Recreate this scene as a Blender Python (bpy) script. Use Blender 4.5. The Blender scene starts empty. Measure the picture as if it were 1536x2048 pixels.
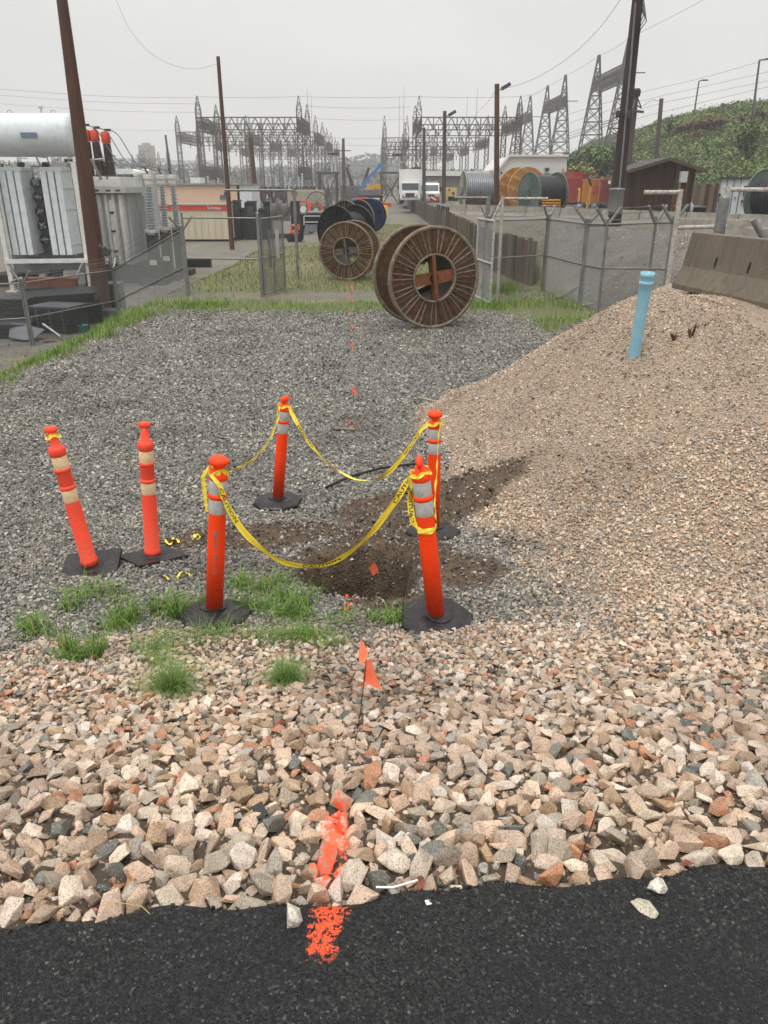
import bpy, bmesh, math, random
import numpy as np
from mathutils import Vector, Matrix
R = math.radians
PI = math.pi
S = bpy.context.scene
COL = S.collection
random.seed(7)
rng = np.random.default_rng(11)

# ------------------------------------------------------------------ camera
CAMZ, PITCH, FOC = 2.85, R(23.2), 1536.0
cam_d = bpy.data.cameras.new('camera')
cam = bpy.data.objects.new('camera', cam_d)
COL.objects.link(cam)
cam.location = (0, 0, CAMZ)
cam.rotation_euler = (R(90) - PITCH, 0, 0)
cam_d.sensor_fit = 'VERTICAL'
cam_d.sensor_height = 24
cam_d.lens = 24 * FOC / 2048
cam_d.clip_start = 0.05
cam_d.clip_end = 6000
S.camera = cam

# ------------------------------------------------------------------ overcast sky and weak, very soft sun
SUN_EL, SUN_AZ = R(66), R(215)
W = bpy.data.worlds.new('World'); S.world = W; W.use_nodes = True
wn, wl = W.node_tree.nodes, W.node_tree.links
wn.clear()
wo = wn.new('ShaderNodeOutputWorld'); bg = wn.new('ShaderNodeBackground')
bg.inputs['Strength'].default_value = 0.1
sky = wn.new('ShaderNodeTexSky'); sky.sky_type = 'NISHITA'; sky.sun_disc = False
sky.sun_elevation = SUN_EL; sky.sun_rotation = SUN_AZ; sky.air_density = 1.0; sky.dust_density = 4.0
hs = wn.new('ShaderNodeHueSaturation'); hs.inputs['Saturation'].default_value = 0.12
wl.new(sky.outputs[0], hs.inputs['Color'])
tc = wn.new('ShaderNodeTexCoord'); sx = wn.new('ShaderNodeSeparateXYZ'); wl.new(tc.outputs['Generated'], sx.inputs[0])
rmp = wn.new('ShaderNodeValToRGB')          # cloud deck brightness against height above the horizon
e = rmp.color_ramp.elements
e[0].position = 0.0; e[0].color = (7.0, 6.85, 6.55, 1)
e[1].position = 1.0; e[1].color = (18.0, 18.0, 17.9, 1)
x = e.new(0.10); x.color = (6.45, 6.4, 6.22, 1)
x = e.new(0.20); x.color = (6.2, 6.2, 6.15, 1)
x = e.new(0.45); x.color = (8.2, 8.2, 8.1, 1)
wl.new(sx.outputs['Z'], rmp.inputs[0])
mp = wn.new('ShaderNodeMapping'); mp.inputs['Scale'].default_value = (1, 1, 3.0)
nz = wn.new('ShaderNodeTexNoise'); nz.inputs['Scale'].default_value = 1.6; nz.inputs['Detail'].default_value = 4
wl.new(tc.outputs['Generated'], mp.inputs[0]); wl.new(mp.outputs[0], nz.inputs['Vector'])
mr = wn.new('ShaderNodeMapRange'); mr.inputs[1].default_value = .3; mr.inputs[2].default_value = .7
mr.inputs[3].default_value = .85; mr.inputs[4].default_value = 1.09
wl.new(nz.outputs[0], mr.inputs[0])
mu = wn.new('ShaderNodeVectorMath'); mu.operation = 'SCALE'
wl.new(rmp.outputs[0], mu.inputs[0]); wl.new(mr.outputs[0], mu.inputs['Scale'])
mx = wn.new('ShaderNodeMix'); mx.data_type = 'RGBA'; mx.inputs[0].default_value = 0.94
wl.new(hs.outputs[0], mx.inputs[6]); wl.new(mu.outputs[0], mx.inputs[7])
wl.new(mx.outputs[2], bg.inputs['Color']); wl.new(bg.outputs[0], wo.inputs[0])
sd = bpy.data.lights.new('sun', 'SUN'); sd.energy = 1.3; sd.angle = R(24); sd.color = (1, .97, .93)
so = bpy.data.objects.new('sun', sd); COL.objects.link(so)
so.rotation_euler = (R(90) - SUN_EL, 0, R(180) - SUN_AZ)
S.view_settings.view_transform = 'Standard'; S.view_settings.look = 'None'
S.view_settings.gamma = 1; S.view_settings.use_curve_mapping = False
S.view_settings.exposure = 0.34

# ------------------------------------------------------------------ helpers
def ray(u, v, d):
    """world point at ground distance d seen at photo pixel (u, v)"""
    yv = (1024 - v) / FOC
    t = d / (yv * math.sin(PITCH) + math.cos(PITCH))
    return Vector(((u - 768) / FOC * t, d, CAMZ + t * (yv * math.cos(PITCH) - math.sin(PITCH))))

def tag(o, label=None, cat=None, group=None, kind=None):
    if label: o['label'] = label
    if cat: o['category'] = cat
    if group: o['group'] = group
    if kind: o['kind'] = kind
    return o

def root(name, label, cat, loc=(0, 0, 0), rz=0.0, group=None):
    o = bpy.data.objects.new(name, None); COL.objects.link(o)
    o.empty_display_size = .2
    o.location = loc; o.rotation_euler = (0, 0, rz)
    return tag(o, label, cat, group)

def copy_tree(o, parent=None):
    c = o.copy(); COL.objects.link(c); c.parent = parent
    for ch in list(o.children): copy_tree(ch, c)
    return c

class MB:
    """collects polygons and links them as one mesh object"""
    def __init__(s): s.v = []; s.f = []; s.sm = []
    def add(s, vs, fs, smooth=False):
        b = len(s.v); s.v += [tuple(q) for q in vs]
        for f in fs: s.f.append([i + b for i in f]); s.sm.append(smooth)
        return s
    def box(s, c, d, rot=None, tap=1.0):
        x, y, z = d[0] / 2, d[1] / 2, d[2] / 2
        P = [(-x, -y, -z), (x, -y, -z), (x, y, -z), (-x, y, -z), (-x * tap, -y * tap, z), (x * tap, -y * tap, z), (x * tap, y * tap, z), (-x * tap, y * tap, z)]
        M = rot if rot is not None else None
        c = Vector(c)
        P = [((M @ Vector(p)) if M else Vector(p)) + c for p in P]
        return s.add(P, [(0, 3, 2, 1), (4, 5, 6, 7), (0, 1, 5, 4), (1, 2, 6, 5), (2, 3, 7, 6), (3, 0, 4, 7)])
    def cb(s, x0, x1, y0, y1, z0, z1):
        return s.box(((x0 + x1) / 2, (y0 + y1) / 2, (z0 + z1) / 2), (x1 - x0, y1 - y0, z1 - z0))
    def bar(s, a, b, w=.05, h=None):
        """square bar from a to b"""
        a, b = Vector(a), Vector(b); h = h or w
        d = b - a; L = d.length
        if L < 1e-6: return s
        z = d / L
        up = Vector((0, 0, 1)) if abs(z.z) < .9 else Vector((0, 1, 0))
        xx = up.cross(z).normalized(); yy = z.cross(xx)
        M = Matrix((xx, yy, z)).transposed()
        return s.box((a + b) / 2, (w, h, L), M)
    def tube(s, pts, r, n=8, caps=True, smooth=True):
        pts = [Vector(p) for p in pts]; m = len(pts)
        rr = r if isinstance(r, (list, tuple)) else [r] * m
        vs = []; prev = None
        for i, p in enumerate(pts):
            t = (pts[min(i + 1, m - 1)] - pts[max(i - 1, 0)]).normalized()
            if prev is None:
                up = Vector((0, 0, 1)) if abs(t.z) < .9 else Vector((1, 0, 0))
                xx = up.cross(t).normalized()
            else:
                xx = (prev - t * prev.dot(t)).normalized()
            prev = xx; yy = t.cross(xx)
            for k in range(n):
                a = 2 * PI * k / n
                vs.append(p + (xx * math.cos(a) + yy * math.sin(a)) * rr[i])
        fs = []
        for i in range(m - 1):
            for k in range(n):
                k2 = (k + 1) % n
                fs.append((i * n + k, i * n + k2, (i + 1) * n + k2, (i + 1) * n + k))
        s.add(vs, fs, smooth)
        if caps:
            s.add(vs[:n], [tuple(range(n - 1, -1, -1))]); s.add(vs[-n:], [tuple(range(n))])
        return s
    def lathe(s, prof, n=24, M=None, smooth=False, close=True):
        """prof: list of (radius, z); spun about z, then moved by M"""
        vs = []; fs = []; m = len(prof)
        for (r, z) in prof:
            for k in range(n):
                a = 2 * PI * k / n
                p = Vector((r * math.cos(a), r * math.sin(a), z)); vs.append(M @ p if M else p)
        for i in range(m - 1):
            for k in range(n):
                k2 = (k + 1) % n
                fs.append((i * n + k, i * n + k2, (i + 1) * n + k2, (i + 1) * n + k))
        if close:
            if prof[0][0] > 1e-5: fs.append(tuple(range(n - 1, -1, -1)))
            if prof[-1][0] > 1e-5: fs.append(tuple((m - 1) * n + k for k in range(n)))
        return s.add(vs, fs, smooth)
    def prism(s, poly, axis, a0, a1):
        """poly: 2-D outline; axis 'x','y' or 'z' is the extrusion axis"""
        def p3(p, a):
            return {'x': (a, p[0], p[1]), 'y': (p[0], a, p[1]), 'z': (p[0], p[1], a)}[axis]
        n = len(poly)
        vs = [p3(p, a0) for p in poly] + [p3(p, a1) for p in poly]
        fs = [tuple(range(n - 1, -1, -1)), tuple(range(n, 2 * n))]
        fs += [(k, (k + 1) % n, n + (k + 1) % n, n + k) for k in range(n)]
        return s.add(vs, fs)
    def build(s, name, m, parent=None, bevel=0, loc=None, weld=False):
        me = bpy.data.meshes.new(name)
        me.from_pydata(s.v, [], s.f); me.update()
        for p, k in zip(me.polygons, s.sm): p.use_smooth = k
        bm = bmesh.new(); bm.from_mesh(me)
        if weld: bmesh.ops.remove_doubles(bm, verts=bm.verts, dist=1e-5)
        bmesh.ops.recalc_face_normals(bm, faces=bm.faces)
        if bevel:
            ed = [q for q in bm.edges if len(q.link_faces) == 2 and q.calc_face_angle(0) > R(35)]
            bmesh.ops.bevel(bm, geom=ed, offset=bevel, segments=2, affect='EDGES', profile=.6, clamp_overlap=True)
        bm.to_mesh(me); bm.free()
        if m: me.materials.append(m)
        o = bpy.data.objects.new(name, me); COL.objects.link(o)
        if parent: o.parent = parent
        if loc: o.location = loc
        return o

def mesh_np(name, V, F, m=None, parent=None, attrs=None, smooth=False, colors=None):
    """fast triangle (or quad) mesh from numpy arrays; attrs = point floats"""
    k = F.shape[1]
    me = bpy.data.meshes.new(name)
    me.vertices.add(len(V)); me.vertices.foreach_set('co', np.ascontiguousarray(V, dtype=np.float32).ravel())
    me.loops.add(F.size); me.loops.foreach_set('vertex_index', np.ascontiguousarray(F, dtype=np.int32).ravel())
    me.polygons.add(len(F)); me.polygons.foreach_set('loop_start', np.arange(0, F.size, k, dtype=np.int32))
    me.polygons.foreach_set('use_smooth', np.full(len(F), smooth, dtype=bool))
    me.update(calc_edges=True)
    for nm, a in (attrs or {}).items():
        at = me.attributes.new(nm, 'FLOAT', 'POINT'); at.data.foreach_set('value', np.ascontiguousarray(a, dtype=np.float32))
    for nm, a in (colors or {}).items():
        at = me.attributes.new(nm, 'FLOAT_COLOR', 'POINT'); at.data.foreach_set('color', np.ascontiguousarray(a, dtype=np.float32).ravel())
    if m: me.materials.append(m)
    o = bpy.data.objects.new(name, me); COL.objects.link(o)
    if parent: o.parent = parent
    return o

# ------------------------------------------------------------------ materials
MATS = {}
class NT:
    def __init__(s, name):
        s.m = bpy.data.materials.new(name); s.m.use_nodes = True
        s.n, s.l = s.m.node_tree.nodes, s.m.node_tree.links
        s.b = s.n['Principled BSDF']
    def new(s, t, **kw):
        q = s.n.new(t)
        for k, v in kw.items(): setattr(q, k, v)
        return q
    def set(s, node, i, v):
        if hasattr(v, 'is_output') or isinstance(v, bpy.types.NodeSocket): s.l.new(v, node.inputs[i])
        else: node.inputs[i].default_value = v
    def pos(s, obj=True):
        if obj:
            return s.new('ShaderNodeTexCoord').outputs['Object']
        return s.new('ShaderNodeNewGeometry').outputs['Position']
    def noise(s, vec, scale, detail=4, rough=.55, dist=0):
        q = s.new('ShaderNodeTexNoise'); s.set(q, 'Vector', vec); s.set(q, 'Scale', scale); s.set(q, 'Detail', detail); s.set(q, 'Roughness', rough); s.set(q, 'Distortion', dist)
        return q.outputs[0]
    def vor(s, vec, scale, feat='F1', out=0):
        q = s.new('ShaderNodeTexVoronoi'); q.feature = feat; s.set(q, 'Vector', vec); s.set(q, 'Scale', scale)
        return q.outputs[out]
    def rng(s, v, a, b, c=0., d=1.):
        q = s.new('ShaderNodeMapRange'); s.set(q, 0, v); s.set(q, 1, a); s.set(q, 2, b); s.set(q, 3, c); s.set(q, 4, d)
        return q.outputs[0]
    def math(s, op, a, b=0.):
        q = s.new('ShaderNodeMath', operation=op); s.set(q, 0, a); s.set(q, 1, b); return q.outputs[0]
    def mix(s, f, a, b, blend='MIX'):
        q = s.new('ShaderNodeMix', data_type='RGBA', blend_type=blend)
        s.set(q, 0, f); s.set(q, 6, c4(a)); s.set(q, 7, c4(b)); return q.outputs[2]
    def ramp(s, v, stops, interp='LINEAR'):
        q = s.new('ShaderNodeValToRGB'); s.set(q, 0, v); cr = q.color_ramp; cr.interpolation = interp
        while len(cr.elements) > 1: cr.elements.remove(cr.elements[-1])
        cr.elements[0].position = stops[0][0]; cr.elements[0].color = c4(stops[0][1])
        for p, c in stops[1:]:
            w = cr.elements.new(p); w.color = c4(c)
        return q.outputs[0]
    def bump(s, h, strength=.5, dist=.01, normal=None):
        q = s.new('ShaderNodeBump'); s.set(q, 'Height', h); s.set(q, 'Strength', strength); s.set(q, 'Distance', dist)
        if normal is not None: s.l.new(normal, q.inputs['Normal'])
        return q.outputs[0]
    def attr(s, name, out='Fac'):
        q = s.new('ShaderNodeAttribute'); q.attribute_name = name; return q.outputs[out]
    def sep(s, v):
        q = s.new('ShaderNodeSeparateXYZ'); s.set(q, 0, v); return q.outputs
    def out(s, col=None, rough=None, normal=None, metal=None, spec=None):
        for k, v in (('Base Color', col), ('Roughness', rough), ('Metallic', metal), ('Specular IOR Level', spec)):
            if v is not None: s.set(s.b, k, c4(v) if k == 'Base Color' else v)
        if normal is not None: s.l.new(normal, s.b.inputs['Normal'])
        return s.m
def c4(c):
    if isinstance(c, bpy.types.NodeSocket): return c
    if isinstance(c, (int, float)): return (c, c, c, 1)
    return tuple(c) + ((1,) if len(c) == 3 else ())

def M(name, col, rough=.6, metal=0., var=.18, scale=3., bump=0., dirt=None, dirt_amt=.5, streak=False, spec=None):
    """painted / plain surface with grain, uneven colour and optional dirt"""
    if name in MATS: return MATS[name]
    t = NT(name); p = t.pos()
    if streak:
        mpn = t.new('ShaderNodeMapping'); t.set(mpn, 'Vector', p); mpn.inputs['Scale'].default_value = (1, 1, .12); p2 = mpn.outputs[0]
    else: p2 = p
    n1 = t.noise(p2, scale, 6)
    c = t.mix(t.rng(n1, .3, .7), [k * (1 - var) for k in col], [min(1, k * (1 + var)) for k in col])
    if dirt:
        n2 = t.noise(p2, scale * 2.7, 8, .65)
        c = t.mix(t.math('MULTIPLY', t.rng(n2, .48, .68), dirt_amt), c, dirt)
    r = t.rng(n1, .3, .7, max(.05, rough - .1), min(1, rough + .1))
    nm = t.bump(t.noise(p, scale * 12, 5), bump, .02) if bump else None
    t.out(c, r, nm, metal, .22 if spec is None else spec)
    MATS[name] = t.m
    return t.m

# value noise in numpy
_lat = np.random.default_rng(3).random((256, 256))
def vnoise(x, y, s=1.0):
    x = np.asarray(x, float) * s; y = np.asarray(y, float) * s
    xi = np.floor(x).astype(int); yi = np.floor(y).astype(int); fx = x - xi; fy = y - yi
    fx = fx * fx * (3 - 2 * fx); fy = fy * fy * (3 - 2 * fy)
    g = lambda a, b: _lat[a % 256, b % 256]
    return (g(xi, yi) * (1 - fx) + g(xi + 1, yi) * fx) * (1 - fy) + (g(xi, yi + 1) * (1 - fx) + g(xi + 1, yi + 1) * fx) * fy
def fbm(x, y, s=1.0, o=4):
    t = 0; a = .5
    for k in range(o): t = t + a * (vnoise(x + 17.3 * k, y - 9.1 * k, s * 2 ** k) - .5); a *= .5
    return t
def sst(a, b, x):
    t = np.clip((np.asarray(x, float) - a) / (b - a), 0, 1); return t * t * (3 - 2 * t)
# ================================================================== terrain
def edge_y(x): return 1.385 + .09 * np.asarray(x, float) + .012 * np.sin(np.asarray(x) * 9) + .008 * np.sin(np.asarray(x) * 23 + 1)
_sx = np.array([-40, -.12, -.02, .12, .5, 1.0, 1.6, 2.25, 2.85, 3.8, 4.5, 5.4, 7.0])
_sz = np.array([1.17, 1.17, 1.215, 1.18, 1.07, .90, .68, .47, .35, .25, .11, .0, 0.])
def base_H(x, y):
    s = y - edge_y(x)
    z = np.interp(s, _sx, _sz)
    # right shoulder: the road wraps round the stone pile
    return z
# stone pile: control points (x, y, absolute height)
PILE = [(3.13, 9.5, 1.62), (3.5, 9.2, 1.58), (2.7, 9.6, 1.38), (2.1, 9.8, .96), (1.48, 10., .52), (1.05, 10.2, .22), (.68, 10.5, .03),
        (.72, 8.3, .03), (.75, 6.9, .04), (.85, 5.5, .2), (1.05, 4.3, .35), (1.9, 3.95, .50), (2.55, 8.0, 1.17), (1.9, 6.8, .58), (1.3, 6.1, .32),
        (1.8, 5.0, .42), (2.55, 4.9, .52), (3.0, 6.0, .85), (3.75, 7.5, 1.12), (4.2, 8.6, 1.36), (4.6, 9.6, 1.36), (4.6, 11.5, 1.36), (5.5, 9., 1.38), (7., 9., 1.38),
        (4.2, 6.3, 1.1), (5.2, 6.5, 1.34), (4.2, 4.6, 1.0), (5.5, 4.5, 1.32), (3.2, 4.0, .62), (4, 3.4, .95), (3.2, 2.6, .72), (5, 2.5, 1.25), (2.0, 3.0, .62),
        (3.1, 11.4, .95), (3.7, 12.5, .85), (2.4, 11.4, .45), (1.8, 11.6, .12), (2.2, 13., .02), (3., 14., .1), (4.7, 13.6, 1.2), (4.2, 15., .35), (3.5, 16.5, 0.),
        (7., 13., 1.36), (6., 12., 1.36), (1.5, 8.6, .38), (1.75, 9.2, .62), (2.2, 7.6, .86)]
ZERO = [(-.2, 4.5), (-.2, 6), (-.2, 8), (-.2, 10.5), (.2, 12.5), (1.0, 14), (2., 16), (3, 18), (.4, 3.4), (.2, 2.4), (.4, 1.4), (1.5, 1.5), (3, 1.7), (-2, 5), (-2, 9), (-2, 13), (-.5, 16), (5, 1.4)]
_pp = np.array([(a, b) for a, b, c in PILE] + ZERO, float)
_pz = np.array([c - float(base_H(np.array(a), np.array(b))) for a, b, c in PILE] + [0.] * len(ZERO))
def _phi(r): return np.where(r > 1e-9, r * r * np.log(np.maximum(r, 1e-9)), 0)
_n = len(_pp)
_K = _phi(np.linalg.norm(_pp[:, None] - _pp[None], axis=2)) + np.eye(_n) * .02
_A = np.zeros((_n + 3, _n + 3)); _A[:_n, :_n] = _K; _A[:_n, _n] = 1; _A[:_n, _n + 1:] = _pp; _A[_n:, :_n] = _A[:_n, _n:].T
_w = np.linalg.solve(_A, np.concatenate([_pz, np.zeros(3)]))
def pile_H(x, y):
    sh = np.shape(x); q = np.stack([np.ravel(x), np.ravel(y)], 1); o = np.empty(len(q))
    for i in range(0, len(q), 20000):
        c = q[i:i + 20000]
        o[i:i + 20000] = _phi(np.linalg.norm(c[:, None] - _pp[None], axis=2)) @ _w[:_n] + _w[_n] + c @ _w[_n + 1:]
    o = o.reshape(sh)
    m = sst(-.3, .5, x) * sst(7.0, 5.5, x) * sst(1.45, 2.1, y) * sst(17.5, 15.5, y)
    return np.maximum(o, 0) * m
PIT = (-.15, 4.90, .43, .48, .58)
def pit_r(x, y):
    a = np.arctan2(y - PIT[1], x - PIT[0])
    return np.hypot((x - PIT[0]) / PIT[2], (y - PIT[1]) / PIT[3]) * (1 + .08 * np.sin(3 * a + 1) + .05 * np.sin(7 * a))
def soil_mask(x, y):
    w = fbm(x, y, 2.2, 4) * .9
    def blob(cx, cy, rx, ry, rot=0.):
        c, s = math.cos(rot), math.sin(rot); dx, dy = x - cx, y - cy
        return 1 - np.hypot((dx * c + dy * s) / rx, (-dx * s + dy * c) / ry)
    f = np.maximum.reduce([blob(-.95, 5.85, .98, .40, .05), blob(-.1, 5.3, .62, .78), blob(.30, 6.6, .85, .62, .25), blob(.80, 6.95, .55, .50, .12), blob(.55, 4.95, .42, .35), blob(.1, 4.35, .35, .25)])
    return sst(-.12, .28, f + w)
def hum(x, y):      # spoil heap beside the hole
    return .16 * np.exp(-(((x - .9) / .42) ** 2 + ((y - 6.95) / .34) ** 2)) + .07 * np.exp(-(((x - .45) / .7) ** 2 + ((y - 6.7) / .45) ** 2)) + .05 * np.exp(-(((x + .8) / .8) ** 2 + ((y - 5.85) / .3) ** 2))
def left_shift(y): return 3.6 * sst(36, 42, y)
def far_H(x, y):
    low = sst(-5.5, -8.2, x + .085 * np.clip(20.5 - y, 0, 12) - left_shift(y) + .25 * np.sin(y * .35)) * sst(5, 11, y)
    z = -1.4 * low
    z = z + .22 * np.exp(-((x + 1.2) / 3) ** 2) * sst(24, 30, y) * (1 - sst(40, 70, y))
    # right yard and its gravel bank, behind the fence
    yard = sst(5.2, 9.5, x) * sst(9., 14, y) + sst(4.9, 7., x) * sst(27., 29., y)
    yard = np.clip(yard, 0, 1)
    z = z * (1 - yard) + yard * (1.36 + (-.46) * sst(16, 34, y))
    bank = sst(3.6, 3.9, x - sst(30, 23, y) * 1.0) * sst(23.0, 26.5, y)
    z = np.where(y > 22, z + bank * (np.maximum(z, 1.25 - .35 * sst(30, 60, y)) - z), z)
    md = np.exp(-(((x - 7.2) / 2.2) ** 2 + ((y - 22) / 5.) ** 2)) * .65
    z = z + md * sst(4.8, 6.6, x)
    return z
def H0(x, y):
    x = np.asarray(x, float); y = np.asarray(y, float)
    z = base_H(x, y)
    f = far_H(x, y)
    z = z + np.where(y > 5, f, 0) * np.where(y > 5, 1, 0)
    p = pile_H(x, y)
    near = sst(17.5, 15., y)
    z = np.where(p > 0, np.maximum(z, base_H(x, y) + p), z)
    r = pit_r(x, y)
    z = z - PIT[4] * (1 - sst(.66, 1.03, r)) + .05 * np.exp(-((r - 1.25) / .22) ** 2) * sst(-.2, .3, y - PIT[1])
    return z + hum(x, y)
def H(x, y):
    z = H0(x, y); s_p = pile_H(np.asarray(x, float), np.asarray(y, float))
    s = soil_mask(np.asarray(x, float), np.asarray(y, float)) * np.where(np.asarray(y) < 12, 1, 0)
    return z + s * (.085 * fbm(x, y, 8, 4) + .035 * fbm(x, y, 30, 3)) + .02 * fbm(x, y, 2.5, 3) + .055 * fbm(x * .7 + y * .5, y - x * .4, 2.6, 4) * sst(.05, .3, s_p)
def h1(x, y): return float(H(np.array([x]), np.array([y]))[0])

def axis(lo, hi, step, far_lo, far_hi, g=1.07):
    a = list(np.arange(lo, hi, step)); s = step; q = a[-1]
    while q < far_hi: s = min(s * g, 90); q += s; a.append(q)
    s = step; q = a[0]; b = []
    while q > far_lo: s = min(s * g, 90); q -= s; b.append(q)
    return np.array(b[::-1] + a)
def grid_mesh(xs, ys, fn):
    X, Y = np.meshgrid(xs, ys); Z = fn(X, Y)
    V = np.stack([X, Y, Z], -1).reshape(-1, 3)
    nx, ny = len(xs), len(ys)
    i = (np.arange(ny - 1)[:, None] * nx + np.arange(nx - 1)[None]).ravel()
    F = np.stack([i, i + 1, i + nx + 1, i + nx], 1)
    return V, F

# ------------------------------------------------------------------ zones (where each kind of ground lies)
def zones(x, y):
    n = fbm(x, y, 1.6, 4)
    pil = pile_H(x, y)
    s = y - edge_y(x)
    beige = np.maximum(sst(2.6, 2.15, s + n * .9), sst(.015, .07, pil + n * .08))
    beige = np.maximum(beige, sst(5.0, 6.4, x) * sst(14, 16, y) * sst(36, 28, y))
    beige = np.maximum(beige, .8 * np.exp(-((x - 1.4) / .55) ** 2 - ((y - 4.95) / .7) ** 2))
    soil = soil_mask(x, y) * (y < 12)
    left = sst(-4.95, -5.35, x - .085 * (y - 20.5) + n * .9)
    far = np.maximum(left, sst(18.6, 19.5, y + n * 2.0 + .10 * np.maximum(x - 1, 0) ** 2))
    far = np.maximum(far, sst(3.0, 3.6, x + n * .6) * sst(14.5, 15.5, y) * (pil < .02))
    xl = x - left_shift(y)
    turf = far * sst(-8.0, -6.8, xl + n * 1.8) * sst(5.6, 4.6, x)
    turf = turf * (1 - sst(20.4, 20.8, y + n * 1.2) * sst(22.9, 22.4, y + n * 1.2) * .85)
    turf = turf * (1 - sst(55, 75, y))
    turf = turf * (1 - .8 * sst(1.8, 2.6, x) * sst(24, 26, y))
    dry = turf * sst(22.5, 23.5, y) * np.clip(.36 + 1.6 * fbm(x, y, .35, 3) + .35 * sst(26, 40, y), 0, 1)
    yardl = far * (1 - sst(-8.0, -6.8, xl + n * 1.8))
    return beige, soil, turf, dry, yardl, far

xs = axis(-6.5, 6.8, .05, -1500, 1500)
ys = np.concatenate([np.arange(-12, .6, .6), axis(.6, 12.2, .05, .6, 1550)[0:]])
ys = np.unique(ys)
V, F = grid_mesh(xs, ys, H)
be, soi, tu, dr, yl, fa = zones(V[:, 0], V[:, 1])
z1 = np.stack([be, soi, tu, dr], 1); z2 = np.stack([yl, fa, np.zeros(len(V)), np.ones(len(V))], 1)
t = NT('ground'); P = t.pos(False)
n_big = t.noise(P, .8, 5); n_mid = t.noise(P, 9, 6); n_fin = t.noise(P, 60, 5, .7)
v1 = t.vor(P, 42, 'F1', 1); v1d = t.vor(P, 42); v2 = t.vor(P, 75, 'F1', 1)
sv = t.sep(v1)
grey = t.ramp(sv[0], [(0, (.04, .04, .038)), (.3, (.085, .083, .077)), (.6, (.14, .135, .125)), (.85, (.22, .21, .19)), (1, (.30, .27, .24))])  # darkened: shade in the gaps between gravel stones is put into this colour
grey = t.mix(t.rng(n_big, .35, .7, 0, .35), grey, (.13, .125, .115))
bei = t.mix(t.rng(t.noise(P, 55, 6, .75), .4, .62), (.20, .155, .11), (.42, .325, .235))
bei = t.mix(t.rng(n_mid, .35, .7, 0, .4), bei, (.16, .12, .085))
soilc = t.mix(t.rng(n_mid, .35, .65), (.032, .019, .010), (.10, .064, .035))
soilc = t.mix(t.rng(n_fin, .5, .75, 0, .6), soilc, (.18, .135, .09))
turfc = t.mix(t.rng(n_mid, .35, .65), (.065, .08, .025), (.12, .12, .04))
dryc = t.mix(t.rng(t.noise(P, 3.5, 6), .35, .65), (.11, .105, .045), (.20, .17, .075))
yardc = t.mix(t.rng(t.noise(P, 1.2, 6), .35, .65), (.075, .064, .052), (.15, .13, .108))
yardc = t.mix(t.rng(t.noise(P, 9, 7, .75), .48, .62, 0, .75), yardc, (.23, .21, .18))
yardc = t.mix(t.rng(t.noise(P, 21, 6, .75), .52, .64, 0, .7), yardc, (.045, .04, .034))
yardc = t.mix(t.rng(t.noise(P, .45, 4), .52, .66, 0, .7), yardc, (.17, .15, .065))
q1 = t.new('ShaderNodeAttribute', attribute_name='zone'); q2 = t.new('ShaderNodeAttribute', attribute_name='zone_b')
s1 = t.sep(q1.outputs['Color']); s2 = t.sep(q2.outputs['Color'])
c = t.mix(s1[0], grey, bei); c = t.mix(s2[1], c, yardc); c = t.mix(s1[2], c, turfc); c = t.mix(q1.outputs['Alpha'], c, dryc); c = t.mix(s1[1], c, soilc)
hgt = t.math('ADD', t.math('MULTIPLY', t.rng(v1d, 0, .6, 1, 0), .7), t.math('MULTIPLY', n_fin, .5))
MAT_GROUND = t.out(c, t.rng(n_mid, .3, .7, .6, .9), t.bump(hgt, .7, .02))
ground = mesh_np('ground', V, F, MAT_GROUND, colors={'zone': z1, 'zone_b': z2}, smooth=True)
tag(ground, kind='structure')

# ------------------------------------------------------------------ asphalt road: in front of the camera and round the right of the pile
def inv_road(xs, ys):
    V, F = grid_mesh(xs, ys, lambda X, Y: np.zeros_like(X)); return V, F
t = NT('asphalt'); P = t.pos(False)
vc = t.vor(P, 170, 'F1', 1); vd = t.vor(P, 170); sc = t.sep(vc)
n1 = t.noise(P, 2.2, 6); n2 = t.noise(P, 420, 3, .7); n3 = t.noise(P, 45, 5, .65)
c = t.ramp(sc[0], [(0, (.006, .006, .006)), (.5, (.014, .014, .014)), (.88, (.026, .026, .025)), (.97, (.05, .05, .048)), (1, (.12, .118, .11))])
c = t.mix(t.rng(n1, .4, .65, 0, .5), c, (.013, .013, .014))
sp = t.rng(n2, .675, .73); c = t.mix(t.math('MULTIPLY', sp, .8), c, (.42, .41, .39)); c = t.mix(t.rng(t.noise(P, 130, 2), .75, .77), c, (.42, .38, .33))
# sprayed marker paint: a broken stripe on the crests of the stone
xyz = t.sep(P)
def paint_mask(t, xyz, P, y0, y1):
    yy = t.rng(xyz[1], y0, y1, 0, 1)
    wob = t.math('MULTIPLY', t.math('SUBTRACT', t.noise(P, 7, 3), .5), .05)
    wob = t.math('ADD', wob, t.math('MULTIPLY', t.math('SUBTRACT', t.noise(P, 34, 4, .7), .5), .13))
    dx = t.math('ABSOLUTE', t.math('ADD', t.math('ADD', xyz[0], .135), wob))
    wid = t.math('MULTIPLY', t.rng(t.noise(P, 5, 2), .3, .7, .026, .042), t.rng(xyz[1], 1.2, 1.75, 1.1, .85))
    m = t.rng(t.math('DIVIDE', dx, wid), .25, 1.5, 1, 0)
    ends = t.math('MULTIPLY', t.rng(t.math('ADD', xyz[1], wob), y0, y0 + .10), t.rng(xyz[1], y1 - .1, y1, 1, 0))
    return t.math('MULTIPLY', m, ends)
pm = paint_mask(t, xyz, P, 1.15, 1.60)
brk = t.rng(t.math('ADD', t.math('MULTIPLY', n3, .35), t.math('MULTIPLY', t.noise(P, 120, 5, .75), .65)), .45, .50)
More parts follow.
